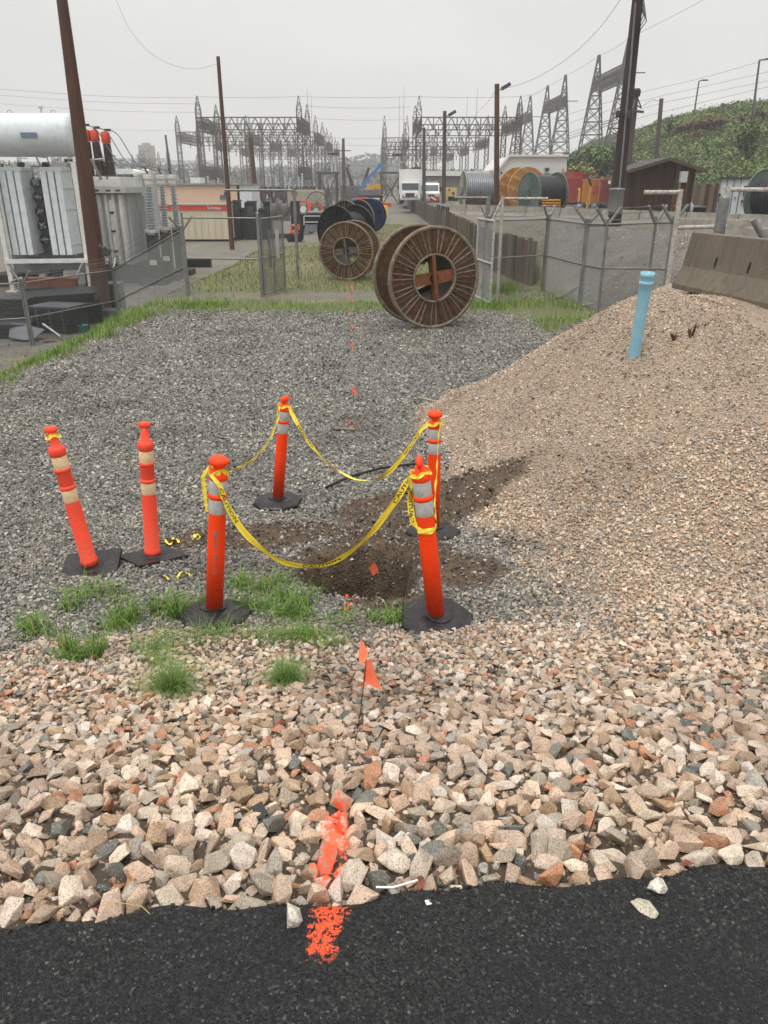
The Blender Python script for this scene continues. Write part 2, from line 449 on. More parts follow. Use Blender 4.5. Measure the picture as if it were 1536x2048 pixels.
pm2 = t.rng(t.math('MULTIPLY', pm, t.math('ADD', brk, t.rng(xyz[1], 1.36, 1.41, .03, .3))), .28, .42)
c = t.mix(pm2, c, (.85, .105, .035))
hh = t.math('ADD', t.math('ADD', t.math('MULTIPLY', t.rng(vd, 0, .7, 1, 0), .5), t.math('MULTIPLY', n3, 1.0)), t.math('MULTIPLY', t.noise(P, 14, 4), 1.2))
MAT_ASPH = t.out(c, t.rng(n1, .3, .7, .5, .72), t.bump(hh, 1.0, .010), spec=.3)
def road_z(X, Y):
    z = 1.25 - 0. * X
    far = sst(1.5, 9, Y)
    z = z + far * .12
    z = z - .46 * sst(14, 34, Y) * sst(0, 1, Y) 
    return z
rx = np.concatenate([np.arange(-30, -1.6, .8), np.arange(-1.6, 1.7, .02), np.arange(1.7, 30, .8)])
ss = np.concatenate([np.arange(-14, -.9, .7), np.arange(-.9, .001, .02)])
X, T = np.meshgrid(rx, ss); Y = edge_y(X) + T
Z = 1.249 + .010 * fbm(X, Y, 5, 4) + .007 * fbm(X, Y, 26, 3)
Z = Z - np.where(T > -.03, (T + .03) * 1.2, 0)
nx, ny = len(rx), len(ss)
i = (np.arange(ny - 1)[:, None] * nx + np.arange(nx - 1)[None]).ravel()
F = np.stack([i, i + 1, i + nx + 1, i + nx], 1)
road = mesh_np('road', np.stack([X, Y, Z], -1).reshape(-1, 3), F, MAT_ASPH, smooth=True); tag(road, kind='structure')
# right-hand road: left edge follows the pile, then the fence and the yard edge
ly = np.array([1.6, 3, 5, 7, 8.6, 9.6, 11, 13, 15, 18, 24, 29, 40, 60, 130, 260])
lx = np.array([6.5, 6.3, 5.6, 4.7, 4.12, 4.15, 4.4, 5.3, 6.6, 8.2, 9.4, 9.2, 9.3, 9.6, 10., 10.])
yy = np.concatenate([np.arange(1.6, 20, .15), np.arange(20, 260, 3)]); ff = np.concatenate([np.linspace(0, .08, 10)[:-1], np.linspace(.08, 1, 22)])
YY, FF = np.meshgrid(yy, ff, indexing='ij'); L0 = np.interp(YY, ly, lx); L0 = L0 + .05 * np.sin(YY * 3.1) + .03 * np.sin(YY * 7.7)
XX = L0 + FF * (95 - L0)
ZZ = road_z(XX, YY) + .012 * fbm(XX, YY, .7, 3)
ZZ = ZZ - .35 * (FF < .001)          # the edge turns down into the gravel
t = NT('wet asphalt'); P = t.pos(False)
n1 = t.noise(P, .5, 6); n2 = t.noise(P, 30, 5, .7)
c = t.mix(t.rng(n1, .35, .65), (.085, .083, .08), (.15, .146, .14)); c = t.mix(t.rng(n2, .5, .75, 0, .5), c, (.2, .195, .19))
MAT_WET = t.out(c, t.rng(n1, .40, .60, .12, .5), t.bump(n2, .25, .01))
mm, nn = len(yy), len(ff)
i = (np.arange(mm - 1)[:, None] * nn + np.arange(nn - 1)[None]).ravel()
F = np.stack([i, i + 1, i + nn + 1, i + nn], 1)
yard = mesh_np('yard_road', np.stack([XX, YY, ZZ], -1).reshape(-1, 3), F, MAT_WET, smooth=True); tag(yard, kind='structure')
def yz(x, y): return float(road_z(np.array(x), np.array(y)))

# ------------------------------------------------------------------ broken stone
def hull_variant(seed, npts, dims, bev=0.):
    rr = random.Random(seed); bm = bmesh.new()
    for k in range(npts):
        v = Vector((rr.gauss(0, 1), rr.gauss(0, 1), rr.gauss(0, 1))).normalized()
        p = 1.35          # boxy spread gives flat broken faces
        v = Vector([math.copysign(abs(q) ** (1 / p), q) for q in v]) * rr.uniform(.82, 1.05)
        bm.verts.new((v.x * dims[0] * rr.uniform(.9, 1.1), v.y * dims[1], v.z * dims[2]))
    r = bmesh.ops.convex_hull(bm, input=bm.verts)
    bmesh.ops.delete(bm, geom=list({q for q in r['geom_interior'] + r['geom_unused'] if isinstance(q, bmesh.types.BMVert)}), context='VERTS')
    bmesh.ops.dissolve_limit(bm, angle_limit=R(14), verts=bm.verts, edges=bm.edges)
    if bev: bmesh.ops.bevel(bm, geom=bm.edges[:], offset=bev, segments=1, affect='EDGES', clamp_overlap=True)
    bmesh.ops.triangulate(bm, faces=bm.faces)
    bmesh.ops.recalc_face_normals(bm, faces=bm.faces)
    bm.verts.index_update()
    v = np.array([q.co[:] for q in bm.verts]); f = np.array([[w.index for w in q.verts] for q in bm.faces]); bm.free()
    return v, f
BIG = [hull_variant(100 + k, 13 + k % 5, (1, random.uniform(.5, .85), random.uniform(.34, .70)), .035) for k in range(18)]
MEDR = [hull_variant(200 + k, 10 + k % 3, (1, random.uniform(.6, .85), random.uniform(.45, .7))) for k in range(16)]
SML = [hull_variant(300 + k, 8, (1, random.uniform(.6, .9), random.uniform(.45, .75))) for k in range(16)]
TINY = [hull_variant(400 + k, 6, (1, random.uniform(.6, .9), random.uniform(.5, .8))) for k in range(12)]

def rotm(yaw, ax, ang):
    """rotation: tilt by ang about horizontal axis ax, then yaw"""
    c, s = np.cos(ang), np.sin(ang); ux, uy = np.cos(ax), np.sin(ax); z = np.zeros_like(c)
    K = np.stack([np.stack([c + ux * ux * (1 - c), ux * uy * (1 - c), uy * s], -1), np.stack([ux * uy * (1 - c), c + uy * uy * (1 - c), -ux * s], -1), np.stack([-uy * s, ux * s, c], -1)], -2)
    cy, sy = np.cos(yaw), np.sin(yaw); o = np.ones_like(cy)
    Y = np.stack([np.stack([cy, -sy, z], -1), np.stack([sy, cy, z], -1), np.stack([z, z, o], -1)], -2)
    return K @ Y
def scatter(name, variants, Pn, Sz, m, tilt=.5, tint=None, parent=None):
    n = len(Pn); var = rng.integers(0, len(variants), n)
    Rm = rotm(rng.random(n) * 2 * PI, rng.random(n) * 2 * PI, rng.normal(0, tilt, n))
    tint = rng.random(n) if tint is None else tint
    Vs, Fs, Ts, b = [], [], [], 0
    for k, (v, f) in enumerate(variants):
        ix = np.nonzero(var == k)[0]
        if not len(ix): continue
        w = np.einsum('nij,vj->nvi', Rm[ix], v) * Sz[ix][:, None, None] + Pn[ix][:, None]
        ff = f[None] + (np.arange(len(ix)) * len(v))[:, None, None] + b
        Vs.append(w.reshape(-1, 3)); Fs.append(ff.reshape(-1, 3)); Ts.append(np.repeat(tint[ix], len(v))); b += w.shape[0] * w.shape[1]
    o = mesh_np(name, np.concatenate(Vs), np.concatenate(Fs), m, parent, {'tint': np.concatenate(Ts)})
    o['kind'] = 'stuff'
    return o
def in_view(x, y, z, mx=.13, my=.06):
    """inside the picture with a margin, for trimming what is scattered"""
    cp, sp = math.cos(PITCH), math.sin(PITCH); dz = z - CAMZ
    f = y * cp - dz * sp; u = y * sp + dz * cp
    return (f > .3) & (np.abs(x / f) < .5 + mx + .25 / np.maximum(f, .5)) & (np.abs(u / f) < .667 + my + .2 / np.maximum(f, .5))

def stone_mat(name, stops, obj=False, speck=.7, scale=1., paint=False):
    t = NT(name); P = t.pos(False)
    if obj: tv = t.new('ShaderNodeObjectInfo').outputs['Random']; Q = t.pos(True)
    else: tv = t.attr('tint'); Q = P
    c = t.ramp(tv, stops, 'CONSTANT')
    tv2 = t.math('FRACT', t.math('MULTIPLY', tv, 37.7))
    c = t.mix(1., c, t.ramp(tv2, [(0, (.72, .70, .68)), (.5, (1, 1, 1)), (1, (1.18, 1.12, 1.05))]), 'MULTIPLY')
    c = t.mix(1., c, t.ramp(t.noise(P, .9, 5, .6), [(.34, (.58, .56, .54)), (.48, (1, 1, 1)), (.64, (1.12, 1.11, 1.08))]), 'MULTIPLY')
    n1 = t.noise(P, 34 * scale, 5, .6)
    c = t.mix(1., c, t.ramp(n1, [(.3, (.74, .72, .70)), (.5, (1, 1, 1)), (.72, (1.2, 1.17, 1.12))]), 'MULTIPLY')
    if speck:
        n2 = t.noise(P, 260 * scale, 3, .7); n3 = t.noise(P, 240 * scale, 2)
        c = t.mix(t.math('MULTIPLY', t.rng(n2, .53, .60), speck), c, (.045, .040, .036))
        c = t.mix(t.math('MULTIPLY', t.rng(n3, .59, .66), speck * .55), c, (.66, .60, .52))
        c = t.mix(t.rng(t.noise(P, 11 * scale, 4), .56, .72, 0, .55), c, (.30, .20, .12))
    if paint:
        xyz = t.sep(P); pm = paint_mask(t, xyz, P, 1.38, 1.86)
        up = t.rng(t.sep(t.new('ShaderNodeNewGeometry').outputs['True Normal'])[2], -.35, .15)
        k = t.rng(t.math('MULTIPLY', t.math('MULTIPLY', pm, up), t.rng(t.noise(P, 60, 5, .75), .38, .56, .12, 1)), .10, .50)
        c = t.mix(k, c, (.86, .115, .045))
    nm = t.bump(t.math('ADD', n1, t.math('MULTIPLY', t.noise(P, 160 * scale, 4, .65), .5)), .55, .006 / scale)
    return t.out(c, t.rng(n1, .3, .7, .42, .72), nm, spec=.4)
WARM = [(0, (.54, .40, .305)), (.18, (.60, .475, .375)), (.32, (.46, .335, .245)), (.44, (.62, .53, .44)), (.58, (.46, .395, .315)), (.68, (.34, .30, .245)), (.725, (.44, .21, .115)), (.79, (.36, .25, .155)), (.875, (.17, .18, .16)), (.91, (.68, .60, .53)), (.965, (.07, .078, .076)), (.98, (.38, .36, .32))]
GREY = [(0, (.17, .168, .152)), (.16, (.26, .25, .225)), (.32, (.115, .115, .106)), (.44, (.34, .33, .295)), (.58, (.205, .205, .188)), (.70, (.40, .38, .335)), (.78, (.27, .235, .195)), (.86, (.075, .076, .073)), (.93, (.44, .40, .35))]
PINK = [(0, (.50, .38, .28)), (.2, (.56, .445, .335)), (.38, (.45, .345, .25)), (.52, (.60, .50, .40)), (.66, (.40, .34, .275)), (.76, (.31, .28, .235)), (.85, (.47, .305, .195)), (.93, (.64, .57, .49)), (.975, (.17, .165, .155))]
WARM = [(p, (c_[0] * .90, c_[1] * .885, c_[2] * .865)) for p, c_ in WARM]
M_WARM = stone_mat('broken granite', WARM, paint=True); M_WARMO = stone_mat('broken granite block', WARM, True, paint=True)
WARM_GAP = [(p, tuple(q * .45 for q in c_)) for p, c_ in WARM]; M_CHIP = stone_mat('gap shaded granite chips', WARM_GAP, speck=.3, paint=True)  # chip palette darkened, putting the shade of the gaps into the colour
M_GREY = stone_mat('grey gravel', GREY, speck=.25); M_PINK = stone_mat('crushed granite', PINK, speck=.3)

def jitter(x0, x1, y0, y1, sp):
    gx, gy = np.meshgrid(np.arange(x0, x1, sp), np.arange(y0, y1, sp))
    gx = gx.ravel() + rng.uniform(-.6, .6, gx.size) * sp; gy = gy.ravel() + rng.uniform(-.6, .6, gy.size) * sp
    return gx, gy
# coarse granite bank beside the road
bankV, bankF = grid_mesh(np.arange(-2.8, 3.4, .045), np.arange(1.2, 4.3, .045), lambda X, Y: H(X, Y) + .006 - .05 * sst(2.15, 2.75, Y - edge_y(X) + fbm(X, Y, 1.6, 4) * .9) - .06 * sst(3.9, 4.25, Y))
keep = (bankV[:, 1] - edge_y(bankV[:, 0]) > -.02)
bankF = bankF[keep[bankF].all(1)]
bank = mesh_np('stone_bank', bankV, bankF, M('stone dust gap shade', (.085, .064, .046), .9, var=.3, scale=14, bump=.6), smooth=True); tag(bank, kind='structure')  # dusty sheet coloured dark to stand for shade between the stones
# big stones, largest first, kept apart from each other
def darts(n, x0, x1, rfun, ymax_s, fill=.80, tries=1):
    cell = .05; g = {}; out = []
    cx = rng.uniform(x0, x1, n); cs = rng.uniform(.0, 1, n) ** 1.0 * (ymax_s + .02) - .012
    cy = edge_y(cx) + cs; rr = rfun(cs, rng.random(n))
    o = np.argsort(-rr)
    for k in o:
        x, y, r = cx[k], cy[k], rr[k]; kx, ky = int(x / cell), int(y / cell); ok = True
        for a in range(-3, 4):
            for b in range(-3, 4):
                for (p, q, w) in g.get((kx + a, ky + b), ()):
                    if (p - x) ** 2 + (q - y) ** 2 < (fill * (w + r)) ** 2: ok = False; break
                if not ok: break
            if not ok: break
        if ok: g.setdefault((kx, ky), []).append((x, y, r)); out.append((x, y, r))
    return np.array(out)
def rsize(s, u):
    top = np.interp(s, [0, .4, .9, 1.6, 2.4, 3], [.050, .046, .037, .030, .023, .019])
    return top * (.26 + .74 * u ** 2.0)
st = darts(60000, -2.7, 3.3, rsize, 2.75, .575)
sz_ = H(st[:, 0], st[:, 1])
vis = in_view(st[:, 0], st[:, 1], sz_)
nn_ = fbm(st[:, 0], st[:, 1], 1.6, 4); lim = (st[:, 1] - edge_y(st[:, 0])) + nn_ * .9 < 2.45
right_ok = lim | (st[:, 0] > .9)
clear = soil_mask(st[:, 0], st[:, 1]) < .3
st = st[vis & right_ok & clear]
pz = H(st[:, 0], st[:, 1]) + st[:, 2] * rng.uniform(.05, .75, len(st))
Pst = np.stack([st[:, 0], st[:, 1], pz], 1)
dist = np.linalg.norm(Pst - np.array([0, 0, CAMZ]), axis=1)
o = np.argsort(-st[:, 2] / dist * (np.abs(st[:, 0]) < .5 * dist))
near, rest = o[:300], o[300:]
bm_meshes = []
for k, (v, f) in enumerate(BIG):
    me = bpy.data.meshes.new('stone_%d' % k); me.from_pydata(v.tolist(), [], f.tolist()); me.materials.append(M_WARMO); me.update(); bm_meshes.append(me)
for k in near:
    ob = bpy.data.objects.new('stone', random.choice(bm_meshes)); COL.objects.link(ob); ob.parent = bank
    ob.location = Pst[k]; ob.scale = [st[k, 2] * 1.12] * 3
    ob.rotation_euler = (random.gauss(0, .6), random.gauss(0, .6), random.uniform(0, 6.28))
dr = dist[rest]
cl = rest[dr < 2.9]; fr = rest[dr >= 2.9]
scatter('stone_fill', BIG, Pst[cl], st[cl, 2] * 1.12, M_WARM, .75, parent=bank)
scatter('small_stone', MEDR, Pst[fr], st[fr, 2] * 1.15, M_WARM, .5, parent=bank)
# chips between and under them
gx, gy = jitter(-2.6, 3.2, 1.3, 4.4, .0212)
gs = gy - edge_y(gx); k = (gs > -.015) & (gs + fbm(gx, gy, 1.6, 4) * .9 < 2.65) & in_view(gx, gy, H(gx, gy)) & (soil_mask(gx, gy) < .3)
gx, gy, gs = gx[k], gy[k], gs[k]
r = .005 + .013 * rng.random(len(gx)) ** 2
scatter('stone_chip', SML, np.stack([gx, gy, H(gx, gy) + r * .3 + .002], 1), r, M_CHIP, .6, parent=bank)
# grey gravel pad
def gravel(name, m, x0, x1, y0, y1, sp, rlo, rhi, maskf, variants, lift=.25, rnd=None):
    gx, gy = jitter(x0, x1, y0, y1, sp); z = H(gx, gy)
    k = in_view(gx, gy, z, .05) ; gx, gy, z = gx[k], gy[k], z[k]
    k = rng.random(len(gx)) < maskf(gx, gy); gx, gy, z = gx[k], gy[k], z[k]
    r = rlo + (rhi - rlo) * rng.random(len(gx)) ** 2
    return scatter(name, variants, np.stack([gx, gy, z + r * lift], 1), r, m, .5)
def hit(u, v, dmax=60.):
    """ground point seen at photo pixel (u, v)"""
    ds = np.concatenate([np.arange(1, 12, .02), np.arange(12, dmax, .1)])
    P = [ray(u, v, d) for d in (1., 2.)]
    yv = (1024 - v) / FOC; T = ds / (yv * math.sin(PITCH) + math.cos(PITCH))
    X = (u - 768) / FOC * T; Z = CAMZ + T * (yv * math.cos(PITCH) - math.sin(PITCH))
    k = np.nonzero(Z <= np.maximum(H(X, ds), np.where((ds < edge_y(X)), 1.249, -9)))[0]
    k = k[0] if len(k) else len(ds) - 1
    return Vector((X[k], ds[k], Z[k]))
BASES = [tuple(hit(u, v)[:2]) for u, v in ((428, 1236), (555, 1008), (866, 1070), (872, 1240), (183, 1138), (306, 1118))]
def off_bases(x, y):
    k = np.ones_like(x)
    for a, b in BASES: k = k * (np.hypot(x - a, y - b) > .20)
    return k
def m_grey(x, y):
    b, s, tu, d, yl, fa = zones(x, y)
    return np.clip((1 - b * .92) * (1 - s * .84) * (1 - fa), 0, 1) * off_bases(x, y)
def m_pink(x, y):
    b, s, tu, d, yl, fa = zones(x, y); e = y - edge_y(x)
    fines = sst(.10, .24, fbm(x * .8 + y * .5, y * 1.3 - x * .3, .9, 4)) * sst(5.2, 6.2, y)
    return off_bases(x, y) * (1 - .70 * fines) * np.clip(b * (1 - s * .85) * np.where(e < 2.2, .15, 1) * np.where(x > 4.6 + .1 * np.sin(y * 5), .12, 1) * np.where((y < 9.5) & (x > np.interp(y, ly, lx) - .02), .06, 1), 0, 1)
gravel('grey_gravel', M_GREY, -4.2, 3.2, 3.0, 6.6, .0225, .009, .026, m_grey, SML, .45)
gravel('grey_gravel', M_GREY, -6.2, 3.8, 6.6, 11.2, .030, .011, .030, m_grey, TINY, .5)
gravel('grey_gravel', M_GREY, -6.2, 4.2, 11.2, 19.6, .046, .014, .038, m_grey, TINY, .5)
gravel('pile_gravel', M_PINK, .2, 5.0, 3.2, 6.4, .0215, .009, .026, m_pink, SML, .5)
gravel('pile_gravel', M_PINK, .2, 5.6, 6.4, 14.0, .0255, .009, .021, m_pink, TINY, .5)
# soil crumbs round the hole
def m_soil(x, y): return np.clip(soil_mask(x, y), 0, 1)
t = NT('damp soil'); P = t.pos(False)
MAT_SOIL = t.out(t.mix(t.attr('tint'), (.028, .017, .009), (.115, .074, .041)), .9)
gravel('soil_crumbs', MAT_SOIL, -2.2, 2.2, 3.9, 8.2, .026, .004, .019, m_soil, TINY, .1)

cx = rng.uniform(-1.6, 1.6, 900); cy = edge_y(cx) - np.abs(rng.normal(0, .03, 900)) + .012; r = .003 + .008 * rng.random(900) ** 2
t = NT('asphalt crumb'); o = scatter('asphalt_crumbs', TINY, np.stack([cx, cy, 1.246 + r * .3 - np.maximum(0, cy - edge_y(cx) + .03) * 1.2], 1), r, t.out((.012, .012, .012), .7), .6)

# clods round the hole
n = 420; a = rng.uniform(-2, 1.6, n); b = rng.uniform(4.2, 7.8, n); k = (rng.random(n) < m_soil(a, b)) & (pit_r(a, b) > .75); a, b = a[k], b[k]; r = .010 + .034 * rng.random(len(a)) ** 3
scatter('soil_clods', MEDR, np.stack([a, b, H(a, b) + r * .25], 1), r, MAT_SOIL, .5, rng.random(len(a)) * .7)
# stony dirt of the lower yard, gravel bank behind the right fence
M_YARD = stone_mat('yard stones', [(0, (.13, .115, .095)), (.3, (.22, .20, .17)), (.55, (.08, .072, .06)), (.75, (.30, .275, .24)), (.9, (.40, .37, .33))], speck=0)
gravel('yard_stones', M_YARD, -16, -5.4, 12, 34, .125, .012, .045, lambda x, y: zones(x, y)[4] * np.clip(.55 + 2.5 * fbm(x, y, .8, 4), 0, 1), TINY)
M_BANK = stone_mat('bank gravel', [(0, (.20, .185, .16)), (.25, (.30, .27, .23)), (.5, (.14, .13, .115)), (.7, (.40, .36, .30)), (.88, (.25, .18, .13)), (.95, (.5, .46, .4))], speck=0)
gravel('bank_gravel', M_BANK, 2.8, 9.5, 14.5, 34, .085, .014, .040, lambda x, y: np.clip((x > np.interp(y, [14, 18, 22, 26, 34], [4.6, 4.6, 4.8, 5.0, 5.0])) * (x < np.interp(y, ly, lx)) * 1. + .5 * zones(x, y)[5] * (y < 22) * (1 - zones(x, y)[2]), 0, 1), TINY)
# ================================================================== things near the camera
def basis(ax):
    ax = ax.normalized(); xx = Vector((1, 0, 0)); xx = (xx - ax * xx.dot(ax)).normalized(); yy = ax.cross(xx)
    return Matrix((xx, yy, ax)).transposed()
def gnormal(x, y, e=.12):
    return Vector((h1(x - e, y) - h1(x + e, y), h1(x, y - e) - h1(x, y + e), 2 * e)).normalized()

def plastic(name, col, dirt=(.16, .10, .06)):
    t = NT(name); P = t.pos(); n = t.noise(P, 6, 5); n2 = t.noise(P, 38, 6, .7); g = t.sep(P)
    c = t.mix(t.rng(n, .3, .7), [k * .93 for k in col], col)
    low = t.rng(g[2], .02, .45, .5, 0)
    c = t.mix(t.math('MULTIPLY', t.rng(n2, .48, .66), t.math('ADD', low, .20)), c, dirt); c = t.mix(t.rng(t.noise(P, 17, 7, .8), .60, .68, 0, .6), c, [q * .45 for q in col])
    return t.out(c, t.rng(n, .3, .7, .42, .6), t.bump(n2, .12, .004), spec=.25)
ORANGE = plastic('orange plastic', (1., .058, .004)); FADED = plastic('faded orange plastic', (.93, .085, .042), (.2, .13, .09))
REFL = M('grey reflective sheet', (.46, .46, .45), .35, var=.12, scale=20, bump=.1, dirt=(.25, .2, .15), dirt_amt=.5)
CREAM = M('aged cream reflective sheet', (.80, .58, .36), .4, var=.10, scale=18, bump=.1, dirt=(.45, .25, .12), dirt_amt=.4)
t = NT('wet black rubber'); P = t.pos(); n = t.noise(P, 16, 6, .65)
n5 = t.noise(P, 60, 3, .7)
RUBBER = t.out(t.mix(t.rng(n, .4, .7), (.010, .009, .009), (.030, .026, .024)), t.rng(n5, .42, .6, .30, .6), t.bump(n, .4, .006), spec=.35)
GREYPRINT = M('worn grey print', (.24, .17, .16), .6, var=.3, scale=40)

POSTS = {}
def delineator(key, bu, bv, tu, tv, label, octo=True, faded=False, yaw=0., gripyaw=0., marks=False, squash=1., tilt=None):
    B = hit(bu, bv); T = ray(tu, tv, B.y); ax = (T - B); Ln = ax.length; ax.normalize()
    L = 1.07
    g = root('delineator_post', label, 'traffic post', B, 0, 'orange delineator posts')
    N = tilt or gnormal(B.x, B.y)
    mb = MB(); Mb = basis(N).to_4x4() @ Matrix.Rotation(yaw, 4, 'Z')
    if octo:
        prof = [(.226, -.03), (.236, .0), (.236, .034), (.222, .046), (.150, .070), (.12, .073), (.085, .074)]
        mb.lathe(prof, 8, Mb)
        b = mb.build('base', RUBBER, g, .004)
        mb = MB(); mb.lathe([(.085, .07), (.085, .080), (.070, .084), (.0, .084)], 20, Mb); mb.build('base_boss', RUBBER, g)
    else:
        mb.box((0, 0, .004), (.40, .40, .036)); mb.v = [tuple(Mb @ Vector(p) + Vector((0, 0, .012))) for p in mb.v]
        b = mb.build('base', RUBBER, g, .006)
        mb = MB(); mb.lathe([(.098, .0), (.098, .034), (.088, .042), (.0, .042)], 24, Mb); mb.build('base_boss', RUBBER, g)
    A = basis(ax).to_4x4()
    om = FADED if faded else ORANGE
    r = .0505
    if octo:
        tube = [(.052, .045), (.053, .5), (r, .72), (r, .935), (.054, .940), (.056, .955), (.054, .972), (.047, .982), (.030, .988), (.028, 1.02)]
        bands = [(.728, .818), (.850, .935)]; rings = [.835]
        mb = MB(); mb.lathe(tube, 28, A, True); tb = mb.build('tube', om, g)
        mb = MB(); q = A @ Matrix.Rotation(gripyaw, 4, 'Z') @ Matrix.Diagonal((1, squash, 1, 1))
        mb.lathe([(.026, 1.0), (.030, 1.012), (.050, 1.026), (.058, 1.042), (.056, 1.058), (.040, 1.072), (.0, 1.076)], 24, q, True); mb.build('grip', om, g)
    else:
        tube = [(.060, .04), (.060, .085), (.055, .09), (.053, .5), (r, .52), (r, .885), (.057, .892), (.058, .93), (.054, .945), (.032, .962), (.030, 1.02), (.024, 1.03), (.023, 1.05)]
        bands = [(.545, .637), (.795, .882)]; rings = [.650, .782]
        mb = MB(); mb.lathe(tube, 28, A, True); tb = mb.build('tube', om, g)
        mb = MB(); q = A @ Matrix.Rotation(gripyaw, 4, 'Z') @ Matrix.Diagonal((1, .6, 1, 1))
        mb.lathe([(.022, 1.045), (.040, 1.056), (.045, 1.072), (.036, 1.092), (.0, 1.1)], 20, q, True); mb.build('grip', om, g)
    for lo, hi in bands:
        mb = MB(); mb.lathe([(r + .0005, lo), (r + .0012, lo + .002), (r + .0012, hi - .002), (r + .0005, hi)], 28, A, True, False); mb.build('reflective_band', CREAM if faded else REFL, g)
    for z in rings:
        mb = MB(); mb.lathe([(r, z - .014), (r + .005, z - .010), (r + .006, z), (r + .005, z + .010), (r, z + .014)], 28, A, True, False); mb.build('ring', om, g)
    if marks:    # an upright row of worn, unreadable print on the tube
        mb = MB(); rr = random.Random(4)
        def patch(a0, a1, z0, z1):
            v = []
            for z in (z0, z1):
                for a in (a0, (a0 + a1) / 2, a1): v.append(A @ Vector((.0536 * math.sin(a), -.0536 * math.cos(a), z)))
            mb.add(v, [(0, 1, 4, 3), (1, 2, 5, 4)])
        z = .585; a = .06
        patch(a - .16, a + .16, z, z + .016); patch(a - .22, a + .22, z + .016, z + .034); patch(a - .10, a + .12, z + .034, z + .046)
        for k in range(8):
            z -= .031
            for q in range(3):
                if rr.random() < .8: patch(a - .17 + q * .12, a - .08 + q * .12, z, z + .022)
            patch(a - .17, a + .17, z + .008, z + .014)
        mb.build('print', GREYPRINT, tb)['kind'] = 'stuff'
    POSTS[key] = (B, ax)
    return g
delineator('near_left', 428, 1236, 438, 917, 'orange post with grey print in yellow tape, nearest the grass clumps', yaw=.2, marks=True)
delineator('far', 555, 1008, 570, 793, 'orange post at the back left corner of the taped hole', yaw=.3, gripyaw=1.2, squash=.55)
delineator('back_right', 866, 1070, 870, 826, 'orange post at the back right of the hole, partly hidden by another post', yaw=.1)
delineator('near_right', 874, 1248, 838, 918, 'leaning orange post with tape wrapped round its middle beside the stones', yaw=.35, gripyaw=1.5, squash=.35, tilt=Vector((.10, -.14, 1)))
delineator('left', 183, 1138, 97, 843, 'faded orange post leaning far left on a square rubber base', False, True, yaw=.18, tilt=Vector((-.04, -.12, 1)))
delineator('left_b', 306, 1118, 288, 842, 'upright faded orange post with cream bands on a turned square base', False, True, yaw=.72, gripyaw=.2)
def on_post(key, h, a=0., r=.058):
    """point on the outside of a post at height h, a = bearing (0 faces the camera)"""
    B, ax = POSTS[key]; A = basis(ax)
    return B + A @ Vector((r * math.sin(a), -r * math.cos(a), h))

# ------------------------------------------------------------------ caution tape
t = NT('yellow tape'); P = t.pos(); n = t.noise(P, 30, 4)
TAPE = t.out(t.mix(t.rng(n, .3, .7), (.92, .66, .02), (.96, .80, .10)), .38, t.bump(t.noise(P, 55, 3), .35, .004))
TAPE_INK = M('black tape print', (.10, .075, .02), .5, var=.5, scale=60)
def text_mesh(s, size=1.0):
    cu = bpy.data.curves.new('t', 'FONT'); cu.body = s; cu.size = size; cu.resolution_u = 2; cu.offset = .012
    ob = bpy.data.objects.new('t', cu); COL.objects.link(ob)
    dg = bpy.context.evaluated_depsgraph_get(); dg.update()
    me = ob.evaluated_get(dg).to_mesh()
    V = np.array([v.co[:] for v in me.vertices]); F = [list(p.vertices) for p in me.polygons]
    bpy.data.objects.remove(ob); bpy.data.curves.remove(cu)
    V[:, 0] -= V[:, 0].min(); V[:, 1] -= V[:, 1].min()
    return V, F
CAU = text_mesh('CAUTION')
def catmull(pts, n=14):
    pts = [Vector(p) for p in pts]; P = [pts[0] * 2 - pts[1]] + pts + [pts[-1] * 2 - pts[-2]]; o = []
    for i in range(1, len(P) - 2):
        a, b, c, d = P[i - 1:i + 3]
        for k in range(n):
            t = k / n
            o.append(.5 * ((2 * b) + (c - a) * t + (2 * a - 5 * b + 4 * c - d) * t * t + (3 * b - a - 3 * c + d) * t ** 3))
    o.append(pts[-1]); return o
